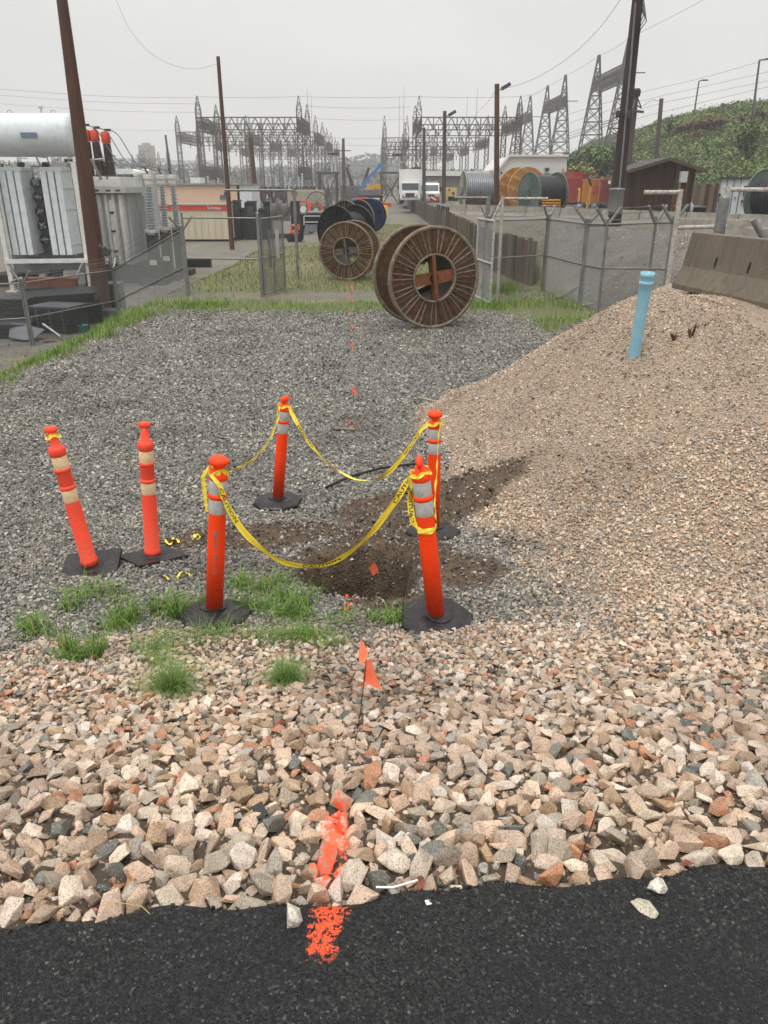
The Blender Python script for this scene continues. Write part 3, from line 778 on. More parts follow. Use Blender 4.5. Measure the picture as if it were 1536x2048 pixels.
def ribbon(label, pts, w=.05, twist=None, text_at=(), flip=False, tw=.26, mat=TAPE, name='caution_tape', cat='barrier tape', wfun=None, group='yellow caution tape'):
    C = catmull(pts); n = len(C); L = [0.]
    for i in range(1, n): L.append(L[-1] + (C[i] - C[i - 1]).length)
    fr = []
    for i in range(n):
        t = (C[min(i + 1, n - 1)] - C[max(i - 1, 0)]).normalized(); s = L[i] / L[-1]
        up = Vector((0, 0, 1)); w0 = up - t * up.dot(t)
        w0 = w0.normalized() if w0.length > .25 else (Vector((1, 0, 0)) - t * t.x).normalized()
        if i and w0.dot(fr[-1][3]) < 0: w0 = -w0
        a = np.interp(s, [q[0] for q in twist], [q[1] for q in twist]) if twist else 0
        wv = Matrix.Rotation(a, 3, t) @ w0
        fr.append((C[i], wv, t.cross(wv).normalized(), w0))
    ww = lambda s: w * (wfun(s) if wfun else 1)
    vs, fs = [], []
    m = 4
    for i, (c, wv, nn, _) in enumerate(fr):
        s = L[i] / L[-1]
        for k in range(m + 1):
            q = (k / m - .5); vs.append(c + wv * q * ww(s) + nn * (.004 * math.sin(s * 40 + k * 2.0) * (abs(q) * 2) + .003 * (q * q * 4 - .5)))
    for i in range(n - 1):
        for k in range(m): fs.append((i * (m + 1) + k, i * (m + 1) + k + 1, (i + 1) * (m + 1) + k + 1, (i + 1) * (m + 1) + k))
    mb = MB(); mb.add(vs, fs, True); o = mb.build(name, mat)
    tag(o, label, cat, group)
    if text_at:
        V, F = CAU; hmax = V[:, 1].max(); lmax = V[:, 0].max(); mt = MB()
        for s0 in text_at:
            P2 = []
            for (x, y, z) in V:
                l = s0 * L[-1] + (x / lmax - .5) * tw * (-1 if flip else 1); l = min(max(l, 0), L[-1] - 1e-4)
                i = max(0, min(n - 2, int(np.searchsorted(L, l) - 1))); f = (l - L[i]) / max(1e-6, L[i + 1] - L[i])
                c = C[i].lerp(C[i + 1], f); wv = fr[i][1].lerp(fr[i + 1][1], f); nn = fr[i][2].lerp(fr[i + 1][2], f); s = l / L[-1]
                q = (y / hmax - .5) * .62 * (-1 if flip else 1)
                view = Vector((0, 0, CAMZ)) - c; sd = 1 if nn.dot(view) > 0 else -1
                P2.append(c + wv * q * ww(s) + nn * (.003 * (q * q * 4 - .5) + sd * .0035))
            mt.add(P2, F)
        mt.build('print', TAPE_INK, o)['kind'] = 'stuff'
    return o
a0 = on_post('near_left', .985, -.5); b0 = on_post('near_right', .975, -.4)
ribbon('yellow caution tape sagging across the front of the hole', [a0, ray(437, 968, 4.10), ray(456, 1015, 4.12), ray(490, 1066, 4.15), ray(535, 1106, 4.18), ray(585, 1129, 4.2), ray(640, 1131, 4.22), ray(695, 1108, 4.24), ray(745, 1062, 4.24), ray(790, 1003, 4.22), ray(820, 955, 4.2), b0],
       .038, [(0, -1.0), (.12, -.55), (.3, .5), (.45, .3), (.62, .65), (.85, -.3), (1, -1.0)], (.105, .47, .83), tw=.24)
c0 = on_post('near_left', .985, 1.4); d0 = on_post('far', .985, -1.0)
ribbon('yellow caution tape rising from the front left post to the back left post', [c0, ray(470, 938, 4.45), ray(505, 919, 5.0), ray(532, 889, 5.6), ray(549, 856, 6.1), ray(557, 825, 6.5), d0], .031, [(0, 1.0), (.25, .5), (.6, 0), (1, -.6)], (.86,), tw=.24)
e0 = on_post('far', .985, 1.0); f0 = on_post('back_right', .975, -1.2)
ribbon('yellow caution tape sagging along the back of the hole', [e0, ray(600, 856, 6.72), ray(640, 911, 6.52), ray(690, 949, 6.35), ray(735, 961, 6.25), ray(775, 946, 6.12), ray(812, 905, 6.02), ray(840, 863, 5.92), f0], .038, [(0, -.4), (.3, .2), (.42, 1.35), (.55, 1.45), (.68, .3), (.85, -.3), (1, -.2)], (.16, .86), flip=True, tw=.26)
g0 = on_post('back_right', .975, .9)
h0 = on_post('near_right', .655, 1.4, .060)
ribbon('yellow caution tape running down from the back right post to the leaning post', [g0, ray(877, 875, 5.55), ray(874, 940, 5.05), ray(870, 1000, 4.6), h0], .048, [(0, .2), (.5, -.25), (1, .1)], (), group=None)
wrap = [on_post('near_right', .655 - .012 * math.sin(a + 1.4), a, .0565) for a in (1.45, 1.0, .5, 0, -.5, -1.0, -1.5)] + [on_post('near_right', .70, -1.7, .075), on_post('near_right', .79, -1.9, .08), on_post('near_right', .86, -1.9, .070), on_post('near_right', .96, -1.5, .058)]
ribbon('yellow tape wrapped round the middle of the leaning orange post', wrap, .036, [(0, 0), (.6, .2), (1, .8)], (.62,), tw=.2, group=None)
loop = [on_post('near_left', .99, -1.2, .06), on_post('near_left', .95, -1.5, .085), on_post('near_left', .86, -1.6, .08), on_post('near_left', .72, -1.7, .066)]
ribbon('loose yellow tape end hanging beside the front left post', loop, .028, [(0, 0), (1, .8)], (), group=None)
knot = [on_post('near_left', .99 + .02 * math.sin(3 * a), a, .055 + .006 * math.sin(5 * a)) for a in np.linspace(-3.0, 3.0, 14)]
ribbon('yellow tape knotted round the neck of the front left post', knot, .026, [(0, 0), (.5, .5), (1, -.3)], (), group=None)
for key, hh, lab in (('far', .985, 'yellow tape tied round the neck of the back left post'), ('back_right', .98, 'yellow tape tied round the neck of the back right post'), ('near_right', .985, 'yellow tape tied round the top of the leaning post'), ('left', 1.03, 'scrap of yellow tape tied under the grip of the far left post')):
    rr_ = .045 if key == 'left' else .0575
    ribbon(lab, [on_post(key, hh + .012 * math.sin(3 * a), a, rr_) for a in np.linspace(-3.0, 2.8, 12)], .022, [(0, .3), (1, -.5)], (), group=None)
def scrap(u, v, a, L, lab):
    B = hit(u, v); q = [B + Vector((math.cos(a) * s * L, math.sin(a) * s * L, .022 + .018 * math.sin(s * 9 + a))) + Vector((-math.sin(a), math.cos(a), 0)) * .03 * math.sin(s * 7) for s in np.linspace(-.5, .5, 6)]
    ribbon(lab, q, .022, [(0, .9), (.4, 1.8), (.7, .7), (1, 1.6)], (), name='tape_scrap', cat='tape scrap', group='yellow tape scraps on the gravel')
scrap(345, 1086, .25, .11, 'torn yellow tape scrap beside the upright faded post'); scrap(392, 1078, 2.4, .06, 'small crumpled yellow tape scrap between the posts')
scrap(358, 1157, .35, .19, 'twisted yellow tape scrap below the turned square base')

# ------------------------------------------------------------------ marker flags
t = NT('orange flag'); P = t.pos(); FLAG = t.out(t.mix(t.rng(t.noise(P, 25, 3), .3, .7), (.90, .15, .065), (.96, .21, .10)), .5)
WIRE = M('rusty wire', (.05, .035, .03), .6, .6)
def flag(base, top, tri, label, wire_r=.0016, group='orange marker flags'):
    g = root('marker_flag', label, 'marker flag', base, 0, group)
    mb = MB(); mb.tube([Vector((0, 0, -.03)), (top - base) * .5 + Vector((.006, 0, 0)), top - base], wire_r, 5); mb.build('wire', WIRE, g)
    for tr in tri:
        P = [q - base for q in tr]; n = len(P)
        c = sum(P, Vector()) / n; nn = (P[1] - P[0]).cross(P[2] - P[0]).normalized()
        mb = MB(); vs = P + [c + nn * .010] ; mb.add(vs, [(k, (k + 1) % n, n) for k in range(n)], True); o = mb.build('flag', FLAG, g)
    return g
B = hit(706, 1500); d = B.y
flag(B, ray(733, 1318, d - .02), [[ray(732, 1322, d - .02), ray(741, 1316, d - .04), ray(763, 1380, d - .1), ray(726, 1364, d - .01)], [ray(731, 1324, d - .02), ray(720, 1326, d), ray(717, 1312, d + .06), ray(722, 1277, d + .07), ray(737, 1304, d + .02)]], 'tall wire marker flag with two orange leaves in the stone bank')
B = hit(744, 1182); d = B.y
flag(B, ray(747, 1150, d), [[ray(748, 1123, d), ray(757, 1139, d + .01), ray(747, 1153, d), ray(738, 1137, d - .01)]], 'orange diamond marker flag standing in the dug hole')
def small_flag(u, v, h, lab):
    B = hit(u, v + h); d = B.y; k = h / 30.
    flag(B, ray(u, v + h * .1, d), [[ray(u - 7 * k, v - 12 * k, d), ray(u + 3 * k, v - 10 * k, d + .01), ray(u + 8 * k, v + 9 * k, d), ray(u + 1 * k, v + 14 * k, d)]], lab, .003)
small_flag(707, 782, 22, 'orange marker flag in the gravel beyond the front of the hole tape')
B = hit(703, 855)
small_flag(703, 692, 15, 'orange marker flag in the grey gravel beyond the paint dab')
small_flag(703, 652, 13, 'orange marker flag in gravel left of the big rusty reel'); small_flag(702, 626, 11, 'orange marker flag at the far end of the gravel pad')
small_flag(702, 597, 14, 'orange marker flag in the green grass strip'); small_flag(703, 575, 13, 'orange marker flag on the gravel strip before the second rusty reel'); small_flag(696, 549, 11, 'orange marker flag in front of the second rusty reel')
# sprayed stones: loose painted chips where the crew marked the line
PAINTM = M('orange spray paint', (.86, .11, .04), .6, var=.2, scale=50)
for (u, v, n, sp, lab) in ((703, 850, 40, .085, 'patch of orange sprayed gravel beyond the far post'), (703, 1215, 26, .05, 'small patch of orange sprayed gravel before the hole'), (722, 1377, 10, .03, 'faint orange sprayed chips beside the tall flag')):
    B = hit(u, v); mb = MB()
    for k in range(n):
        x = B.x + random.gauss(0, sp * .5); y = B.y + random.gauss(0, sp * 1.3)
        vv, ff = random.choice(SML); r = random.uniform(.008, .017); a = random.uniform(0, 6.3)
        mb.add([(x + r * (p[0] * math.cos(a) - p[1] * math.sin(a)), y + r * (p[0] * math.sin(a) + p[1] * math.cos(a)), h1(x, y) + r * .5 + r * p[2]) for p in vv], ff.tolist())
    o = mb.build('sprayed_gravel', PAINTM); tag(o, lab, 'paint mark', kind='stuff')

# ------------------------------------------------------------------ blue pipe standing in the pile
t = NT('blue pvc'); P = t.pos(); n = t.noise(P, 8, 5); g_ = t.sep(P)
c = t.mix(t.rng(n, .3, .7), (.19, .42, .54), (.26, .50, .60)); c = t.mix(t.math('MULTIPLY', t.rng(t.noise(P, 40, 5, .7), .52, .7), .35), c, (.42, .42, .38))
BLUE = t.out(c, t.rng(n, .3, .7, .3, .45))
Bp = hit(1268, 712); Tp = ray(1296, 545, Bp.y - .08)
g = root('blue_pipe', 'light blue plastic pipe with a bell end standing in the stone pile', 'pipe', Bp)
ax = Tp - Bp; Lp = ax.length; A = basis(ax).to_4x4(); k = .058
mb = MB(); pr = [(k, -.25)] + [(k, z) for z in np.linspace(0, Lp * .70, 6)] + [(k * 1.02, Lp * .71), (k * 1.14, Lp * .76), (k * 1.14, Lp * .865), (k * 1.22, Lp * .87), (k * 1.22, Lp * .895), (k * 1.12, Lp * .90)]
mb.lathe(pr, 32, A, True, False); mb.build('pipe_body', BLUE, g)
mb = MB(); mb.lathe([(k * 1.12, Lp * .90), (k * 1.12, Lp * .95), (k * 1.19, Lp * .955), (k * 1.19, Lp), (k * 1.06, Lp), (k * 1.05, Lp * .8), (k * .95, Lp * .75), (k * .9, 0)], 32, A, True, False); mb.build('bell_end', BLUE, g)

# ------------------------------------------------------------------ loose stones and litter on the asphalt edge
def lone(u, v, r, k, rot, lab, name='stone', group=None, mat=None):
    B = hit(u, v); v_, f_ = hull_variant(900 + k, 16, (1, .68, .5), .10)
    me = bpy.data.meshes.new(name); me.from_pydata([tuple(q * r) for q in v_], [], f_.tolist()); me.materials.append(mat or M_WARMO); me.update()
    o = bpy.data.objects.new(name, me); COL.objects.link(o); o.location = B + Vector((0, 0, r * .36)); o.rotation_euler = rot
    return tag(o, lab, 'stone', group)
LGT = stone_mat('pale speckled granite', [(0, (.58, .53, .46))], True); OLV = stone_mat('olive granite', [(0, (.46, .42, .33))], True)
lone(583, 1832, .043, 1, (.1, 0, 2.0), 'pale speckled wedge of granite lying on the asphalt left of the paint', mat=LGT)
lone(1316, 1778, .034, 6, (0, .2, .9), 'whitish broken stone on the asphalt just off the bank', mat=LGT)
lone(1288, 1826, .035, 3, (0, .1, 2.2), 'buff sharp-ended stone on the asphalt, farthest from the bank', mat=OLV)
BLK = M('black plastic', (.02, .02, .02), .35, var=.2)
B = hit(528, 1655); mb = MB(); mb.box((0, 0, .012), (.085, .034, .012)); mb.box((.0, 0, .020), (.012, .034, .008)); mb.box((.02, .0, .022), (.03, .014, .008))
o = mb.build('plastic_clip', BLK, None, .002); o.location = B + Vector((0, 0, .035)); o.rotation_euler = (.25, .35, -1.0); tag(o, 'broken black plastic clip lying on the granite stones', 'litter')
LEAFM = {}
def leaf(u, v, r, col, yaw, lab, curl=.4, group='fallen autumn leaves'):
    B = hit(u, v); key = str(col)
    if key not in LEAFM:
        t = NT('leaf ' + key); P = t.pos(); n = t.noise(P, 60, 4)
        LEAFM[key] = t.out(t.mix(t.rng(n, .35, .6), col, [q * .45 for q in col]), .45)
    mb = MB(); nx = 8; vs = []; fs = []
    for i in range(nx + 1):
        s = i / nx; w = math.sin(PI * s ** .8) * .42 * r * (1 + .18 * math.sin(s * 19))
        for j in (-1, 0, 1): vs.append(((s - .5) * 2 * r, j * w, abs(j) * w * curl + .25 * r * math.sin(s * 3) + .004))
    for i in range(nx):
        for j in range(2): fs.append((i * 3 + j, i * 3 + j + 1, (i + 1) * 3 + j + 1, (i + 1) * 3 + j))
    mb.add(vs, fs, True); mb.tube([(-r, 0, .004), (-r * 1.5, .006, .002)], .0012, 4)
    o = mb.build('fallen_leaf', LEAFM[key]); o.location = B + Vector((0, 0, .006)); o.rotation_euler = (random.uniform(-.3, .3), random.uniform(-.25, .25), yaw)
    tag(o, lab, 'leaf', group)
YB = (.34, .15, .02); RB = (.19, .042, .014); OR = (.46, .19, .03)
leaf(592, 1788, .036, YB, .1, 'yellow brown leaf at the asphalt edge left of the paint'); leaf(1272, 1738, .04, (.30, .17, .02), .2, 'yellow leaf with brown tips at the asphalt edge below the pale boulder')
leaf(268, 1768, .026, OR, 1.2, 'curled orange leaf standing among stones by the left asphalt edge', 1.); leaf(352, 1758, .028, OR, .4, 'curled tan leaf between the stones near the left asphalt edge', .8)
LL = ['small red brown leaf ' + q for q in ('among stones at the far left of the asphalt edge', 'at the asphalt edge left of the yellow brown leaf', 'between stones above the yellow brown leaf', 'just right of the sprayed paint on the bank', 'right of the white stick at the asphalt edge', 'wedged under a stone right of the white stick', 'between stones halfway to the pale boulder', 'low between stones right of the white stick', 'below the dead twig', 'left of the yellow leaf below the boulder', 'right of the whitish stone at the asphalt edge', 'at the right edge of the picture', 'in the gap above the asphalt, right of centre', 'beside the foot of the sprayed paint')]
for k, (u, v) in enumerate(((124, 1764), (390, 1796), (480, 1690), (770, 1770), (840, 1772), (880, 1755), (938, 1722), (955, 1757), (1072, 1748), (1165, 1752), (1370, 1735), (1520, 1672), (925, 1745), (700, 1772))):
    leaf(u, v, random.uniform(.016, .026), RB if k % 3 else (.26, .06, .016), random.uniform(0, 6), LL[k])
WHITE = M('white plastic', (.75, .74, .7), .5, var=.1)
def stick(pts, r, m, name, lab, cat):
    mb = MB(); mb.tube(pts, r, 6); o = mb.build(name, m); tag(o, lab, cat); return o
up = lambda u, v, z=.01: hit(u, v) + Vector((0, 0, z))
stick([up(752, 1786, .02), up(785, 1782, .012), up(835, 1772, .02)], .0028, WHITE, 'white_stick', 'thin white plastic stick lying at the asphalt edge', 'litter')
o = MB().box((0, 0, .004), (.03, .014, .004)).build('white_chip', WHITE, None, .001); o.location = hit(862, 1807); o.rotation_euler = (0, .2, .3); tag(o, 'small white plastic flake on the asphalt near the stick', 'litter')
o = MB().box((0, 0, .01), (.05, .03, .006)).build('white_scrap', WHITE, None, .002); o.location = hit(1153, 1257) + Vector((0, 0, .02)); o.rotation_euler = (.9, .3, .9); tag(o, 'white plastic scrap at the foot of the stone pile', 'litter')
WOODG = M('grey wood', (.17, .145, .12), .85, var=.3, scale=20, bump=.4); BARK = M('dark bark', (.035, .028, .022), .8, var=.3, scale=15)
stick([up(652, 980, .03), up(700, 962, .05), up(760, 945, .05), up(832, 934, .04)], .014, BARK, 'dark_rod', 'dark bent rod lying on the soil behind the hole', 'rod')
o = MB().box((0, 0, .01), (.26, .07, .022)).build('plank_scrap', WOODG, None, .003); o.location = hit(690, 862) + Vector((0, 0, .02)); o.rotation_euler = (.05, .03, -.1); tag(o, 'grey board scrap lying on the gravel beyond the tape', 'board')
stick([up(836, 797, .02), up(872, 806, .025)], .009, M('pale wood', (.42, .36, .29), .8), 'pale_stick', 'pale stick lying where the gravel meets the stone pile', 'stick')
stick([up(820, 888, .02), up(845, 880, .025)], .012, WOODG, 'grey_stick', 'short grey stick behind the back right post', 'stick')
stick([hit(200, 1810) + Vector((0, 0, .015)), hit(245, 1818) + Vector((0, 0, .02)), hit(285, 1820) + Vector((0, 0, .012)), hit(305, 1836) + Vector((0, 0, .006))], .0013, M('straw', (.42, .30, .13), .7), 'straw_stem', 'thin straw coloured stem over the left asphalt edge', 'stem')
stick([hit(1190, 1660) + Vector((0, 0, .09)), hit(1172, 1700) + Vector((0, 0, .05)), hit(1150, 1755) + Vector((0, 0, .01))], .0018, BARK, 'dead_twig', 'dark dead twig leaning on the stones by the asphalt edge', 'twig')
for k, (u, v) in enumerate(((1380, 676), (1347, 682))):
    B = hit(u, v); mb = MB()
    for q in range(9):
        a = random.uniform(0, 6.3); mb.tube([(0, 0, -.02), (.03 * math.cos(a), .03 * math.sin(a), .06), (.05 * math.cos(a), .05 * math.sin(a), random.uniform(.07, .13) * (1.3 - k * .6))], [.006, .008, .002], 4)
    o = mb.build('dead_weed', M('dead weed', (.10, .045, .022), .9)); o.location = B; tag(o, ('taller', 'low')[k] + ' brown dead weed on the crest of the stone pile', 'weed')

# ------------------------------------------------------------------ grass
def grass_mat(name, g1, g2, dry):
    t = NT(name); tv = t.attr('tint'); P = t.pos(False)
    c = t.ramp(tv, [(0, g1), (.55, g2), (.76, [q * 1.25 for q in g2]), (.86, dry), (1, dry)])
    t.b.inputs['Subsurface Weight'].default_value = 0
    return t.out(c, .5, spec=.3)
GRASS = grass_mat('grass blades', (.060, .125, .018), (.125, .235, .030), (.28, .24, .08)); FINE = grass_mat('fine grass', (.075, .14, .028), (.15, .25, .055), (.25, .23, .10)); DRY = grass_mat('dry grass', (.105, .12, .035), (.165, .145, .052), (.27, .22, .10))
def blades(Pn, Lg, Wd, lean, segs=3, drop=.5):
    n = len(Pn); az = rng.random(n) * 2 * PI; ln = lean * rng.uniform(.35, 1.3, n)
    dx, dy = np.cos(az), np.sin(az); wx, wy = -dy, dx
    Vs = []
    for k in range(segs + 1):
        s = k / segs; out = Lg * ln * s ** 1.6; h = Lg * (s * np.sqrt(np.maximum(.05, 1 - np.minimum(.95, ln) ** 2 * s)) - drop * ln * s ** 3 * .6)
        w = Wd * (1 - s) ** .7 * .5
        c = Pn + np.stack([dx * out, dy * out, h], 1); q = np.stack([wx * w, wy * w, np.zeros(n)], 1)
        Vs += [c - q, c + q] if k < segs else [c]
    V = np.stack(Vs, 1); m = V.shape[1]; fs = []
    for k in range(segs - 1): fs += [(2 * k, 2 * k + 1, 2 * k + 3), (2 * k, 2 * k + 3, 2 * k + 2)]
    fs.append((2 * segs - 2, 2 * segs - 1, 2 * segs))
    F = (np.array(fs)[None] + (np.arange(n) * m)[:, None, None]).reshape(-1, 3)
    return V.reshape(-1, 3), F, m
def tuft(u, v, r, n, L, W, lean, m, lab, name='grass_tuft', ell=1., group='grass tufts in the gravel', loc=None):
    if m is GRASS: n = int(n * 1.7); L *= 1.25; r *= 1.2
    B = loc or hit(u, v); a = rng.random(n) * 2 * PI; q = np.sqrt(rng.random(n)) * r
    x, y = q * np.cos(a), q * np.sin(a) * ell
    if r > .078: w_ = rng.integers(0, 7, n); ca = rng.uniform(0, 6.3, 7); cr = np.sqrt(rng.random(7)) * r * 1.15; x = .42 * x + cr[w_] * np.cos(ca[w_]); y = .42 * y + cr[w_] * np.sin(ca[w_]) * ell
    kk = off_bases(x + B.x, y + B.y + .03) > 0; x, y = x[kk], y[kk]; n = len(x)
    z = H(x + B.x, y + B.y) - B.z
    V, F, k = blades(np.stack([x, y, z - .01], 1), L * rng.uniform(.5, 1.1, n) * np.where(rng.random(n) < .15, 1.4, 1), W * rng.uniform(.5, 1.3, n), lean)
    o = mesh_np(name, V, F, m, attrs={'tint': np.repeat(np.clip(rng.normal(.45, .25, n), 0, 1), k)}, smooth=True); o.location = B
    return tag(o, lab, 'grass', group)
tuft(345, 1385, .060, 800, .25, .0027, .85, FINE, 'feathery fine grass tuft on the granite bank left of the front post', 'fine_grass_tuft')
tuft(572, 1368, .050, 650, .20, .0027, .85, FINE, 'feathery fine grass tuft on the granite bank nearest the tall flag', 'fine_grass_tuft')
for (u, v, r, n, L, W, ln, lab) in ((165, 1312, .08, 170, .17, .006, .7, 'broad-bladed grass clump at the left edge of the granite bank'), (95, 1262, .12, 110, .15, .006, .8, 'sparse broad grass clump farthest left in the gravel'), (190, 1205, .15, 120, .17, .007, .85, 'thin grass clump below the leaning faded post'), (330, 1240, .19, 420, .19, .006, .75, 'large grass clump left of the front orange post'),
        (395, 1222, .1, 160, .17, .006, .8, 'grass clump close against the left of the front base'), (545, 1222, .19, 330, .15, .006, .85, 'spreading grass clump right of the front base'), (520, 1170, .13, 200, .14, .006, .85, 'low grass clump behind the front post on bare soil'), (605, 1195, .10, 90, .12, .005, .85, 'small grass clump before the left rim of the hole'),
        (650, 1280, .11, 200, .13, .004, .8, 'low grass clump on the stones left of the tall flag'), (790, 1240, .09, 120, .12, .010, .85, 'leafy weed clump beside the base of the leaning post'), (700, 1240, .10, 90, .10, .004, .85, 'thin grass patch in the soil before the hole'), (240, 1255, .1, 70, .12, .005, .9, 'thin grass clump in gravel before the turned base')):
    tuft(u, v, r, n, L, W, ln, GRASS, lab, ell=.8)
for (u, v, r, n, lab) in ((350, 1292, .20, 700, 'flattened fine grass mat in front of the large clump'), (450, 1275, .15, 420, 'flattened fine grass in front of the front post base'), (555, 1272, .16, 600, 'flattened fine grass mat right of the front base'), (300, 1330, .10, 180, 'pale wispy grass on stones left of the feathery tuft')):
    tuft(u, v, r, n // 2, .17, .0034, .95, FINE, lab, 'fine_grass_tuft', .7)
# grass growing along the crest and between the tracks
def sward(name, m, x0, x1, y0, y1, sp, maskf, Lf, W, lean=.5):
    gx, gy = jitter(x0, x1, y0, y1, sp); z = H(gx, gy); k = in_view(gx, gy, z, .03, .03); gx, gy, z = gx[k], gy[k], z[k]
    k = rng.random(len(gx)) < maskf(gx, gy); gx, gy, z = gx[k], gy[k], z[k]; n = len(gx)
    L = Lf(gx, gy) * rng.uniform(.5, 1.15, n)
    V, F, q = blades(np.stack([gx, gy, z - .02], 1), L, np.full(n, W), lean, 2)
    o = mesh_np(name, V, F, m, attrs={'tint': np.repeat(np.clip(rng.normal(.45, .25, n) + .5 * fbm(gx, gy, .8, 3), 0, 1), q)}, smooth=True)
    return tag(o, kind='stuff')
def turf(x, y): return zones(x, y)[2] * np.clip(.6 + 1.5 * fbm(x, y, 1.1, 3), 0, 1)
Lg = lambda x, y: .12 + .20 * np.clip(.5 + 2 * fbm(x, y, 1.3, 3), 0, 1)
LONGG = grass_mat('long grass', (.065, .125, .016), (.15, .265, .030), (.32, .28, .08))
sward('grass', LONGG, -8.6, -4.0, 9.5, 21.5, .036, turf, lambda x, y: 1.1 * Lg(x, y), .011, .55)
sward('grass', LONGG, -5, 2.6, 18.3, 20.9, .04, turf, lambda x, y: .15 + .12 * fbm(x, y, 1.3, 3), .012)
sward('grass', LONGG, 2., 5.0, 14, 22, .045, lambda x, y: zones(x, y)[2] * np.clip(.3 + 3 * fbm(x, y, .7, 3), 0, 1), lambda x, y: 1.2 * Lg(x, y), .012)
sward('dry_grass', DRY, -8, 3, 22.3, 60, .12, lambda x, y: zones(x, y)[2] * .8, lambda x, y: .12 + .14 * np.clip(fbm(x, y, .6, 3) + .3, 0, 1), .022)
sward('dry_grass', DRY, -12, -5.2, 11, 24, .09, lambda x, y: np.clip(3 * fbm(x, y, .5, 4) - .1, 0, 1) * sst(-5.4, -6.2, x), lambda x, y: .07 + .08 * np.clip(fbm(x, y, .6, 3) + .3, 0, 1), .014)
sward('grass', GRASS, -8, 4.2, 22.3, 45, .13, lambda x, y: zones(x, y)[2] * (1 - zones(x, y)[3]) * .9, lambda x, y: .14 + .12 * np.clip(fbm(x, y, .6, 3) + .3, 0, 1), .02)

sward('wall_weeds', LONGG, 2.9, 4.7, 21.5, 24.2, .05, lambda x, y: np.clip(4 * fbm(x, y, .9, 3) + .25, 0, 1), lambda x, y: .25 + .3 * np.clip(fbm(x, y, 1.2, 3) + .2, 0, 1), .014, .4)
sward('tall_weeds', LONGG, -8.2, -4.4, 10, 21.5, .13, lambda x, y: turf(x, y) * np.clip(4 * fbm(x, y, .8, 3), 0, 1), lambda x, y: .30 + 0 * x, .014, .35)
sward('dry_stalks', DRY, -8.6, -4.4, 9.5, 21.5, .075, lambda x, y: turf(x, y) * .8, lambda x, y: .22 + .1 * fbm(x, y, 1.2, 3), .010, .6)
# ================================================================== middle distance: reels, fences, barriers, poles
t = NT('rusty steel'); P = t.pos(); n = t.noise(P, 2.2, 8, .65); n2 = t.noise(P, 11, 7, .7); n3 = t.noise(P, 45, 4)
c = t.ramp(n, [(.32, (.055, .049, .035)), (.44, (.075, .048, .026)), (.55, (.09, .036, .014)), (.68, (.036, .016, .009))])
c = t.mix(t.rng(n2, .50, .66, 0, .7), c, (.19, .10, .042)); c = t.mix(t.rng(t.noise(P, 5, 6, .7), .55, .68, 0, .6), c, (.20, .165, .11)); c = t.mix(t.rng(n3, .55, .7, 0, .45), c, (.04, .028, .02))
RUST = t.out(c, .6, t.bump(n3, .3, .006), spec=.3)
RUSTB = M('bright rust', (.20, .075, .025), .65, var=.3, scale=6, bump=.3, dirt=(.07, .03, .015), dirt_amt=.7)
OLIVE = M('weathered olive paint', (.105, .105, .080), .5, var=.25, scale=5, dirt=(.13, .06, .025), dirt_amt=.7)
WEARSTEEL = M('worn steel edge', (.105, .092, .072), .5, var=.3, scale=8, dirt=(.12, .05, .02), dirt_amt=.7)
BLACKST = M('black steel', (.011, .012, .014), .45, var=.3, scale=5)
NAVY = M('navy steel', (.008, .018, .07), .45, var=.3, scale=4, dirt=(.03, .03, .04))
GRN = M('grey green steel', (.10, .135, .115), .5, var=.2, scale=4, dirt=(.06, .05, .04))
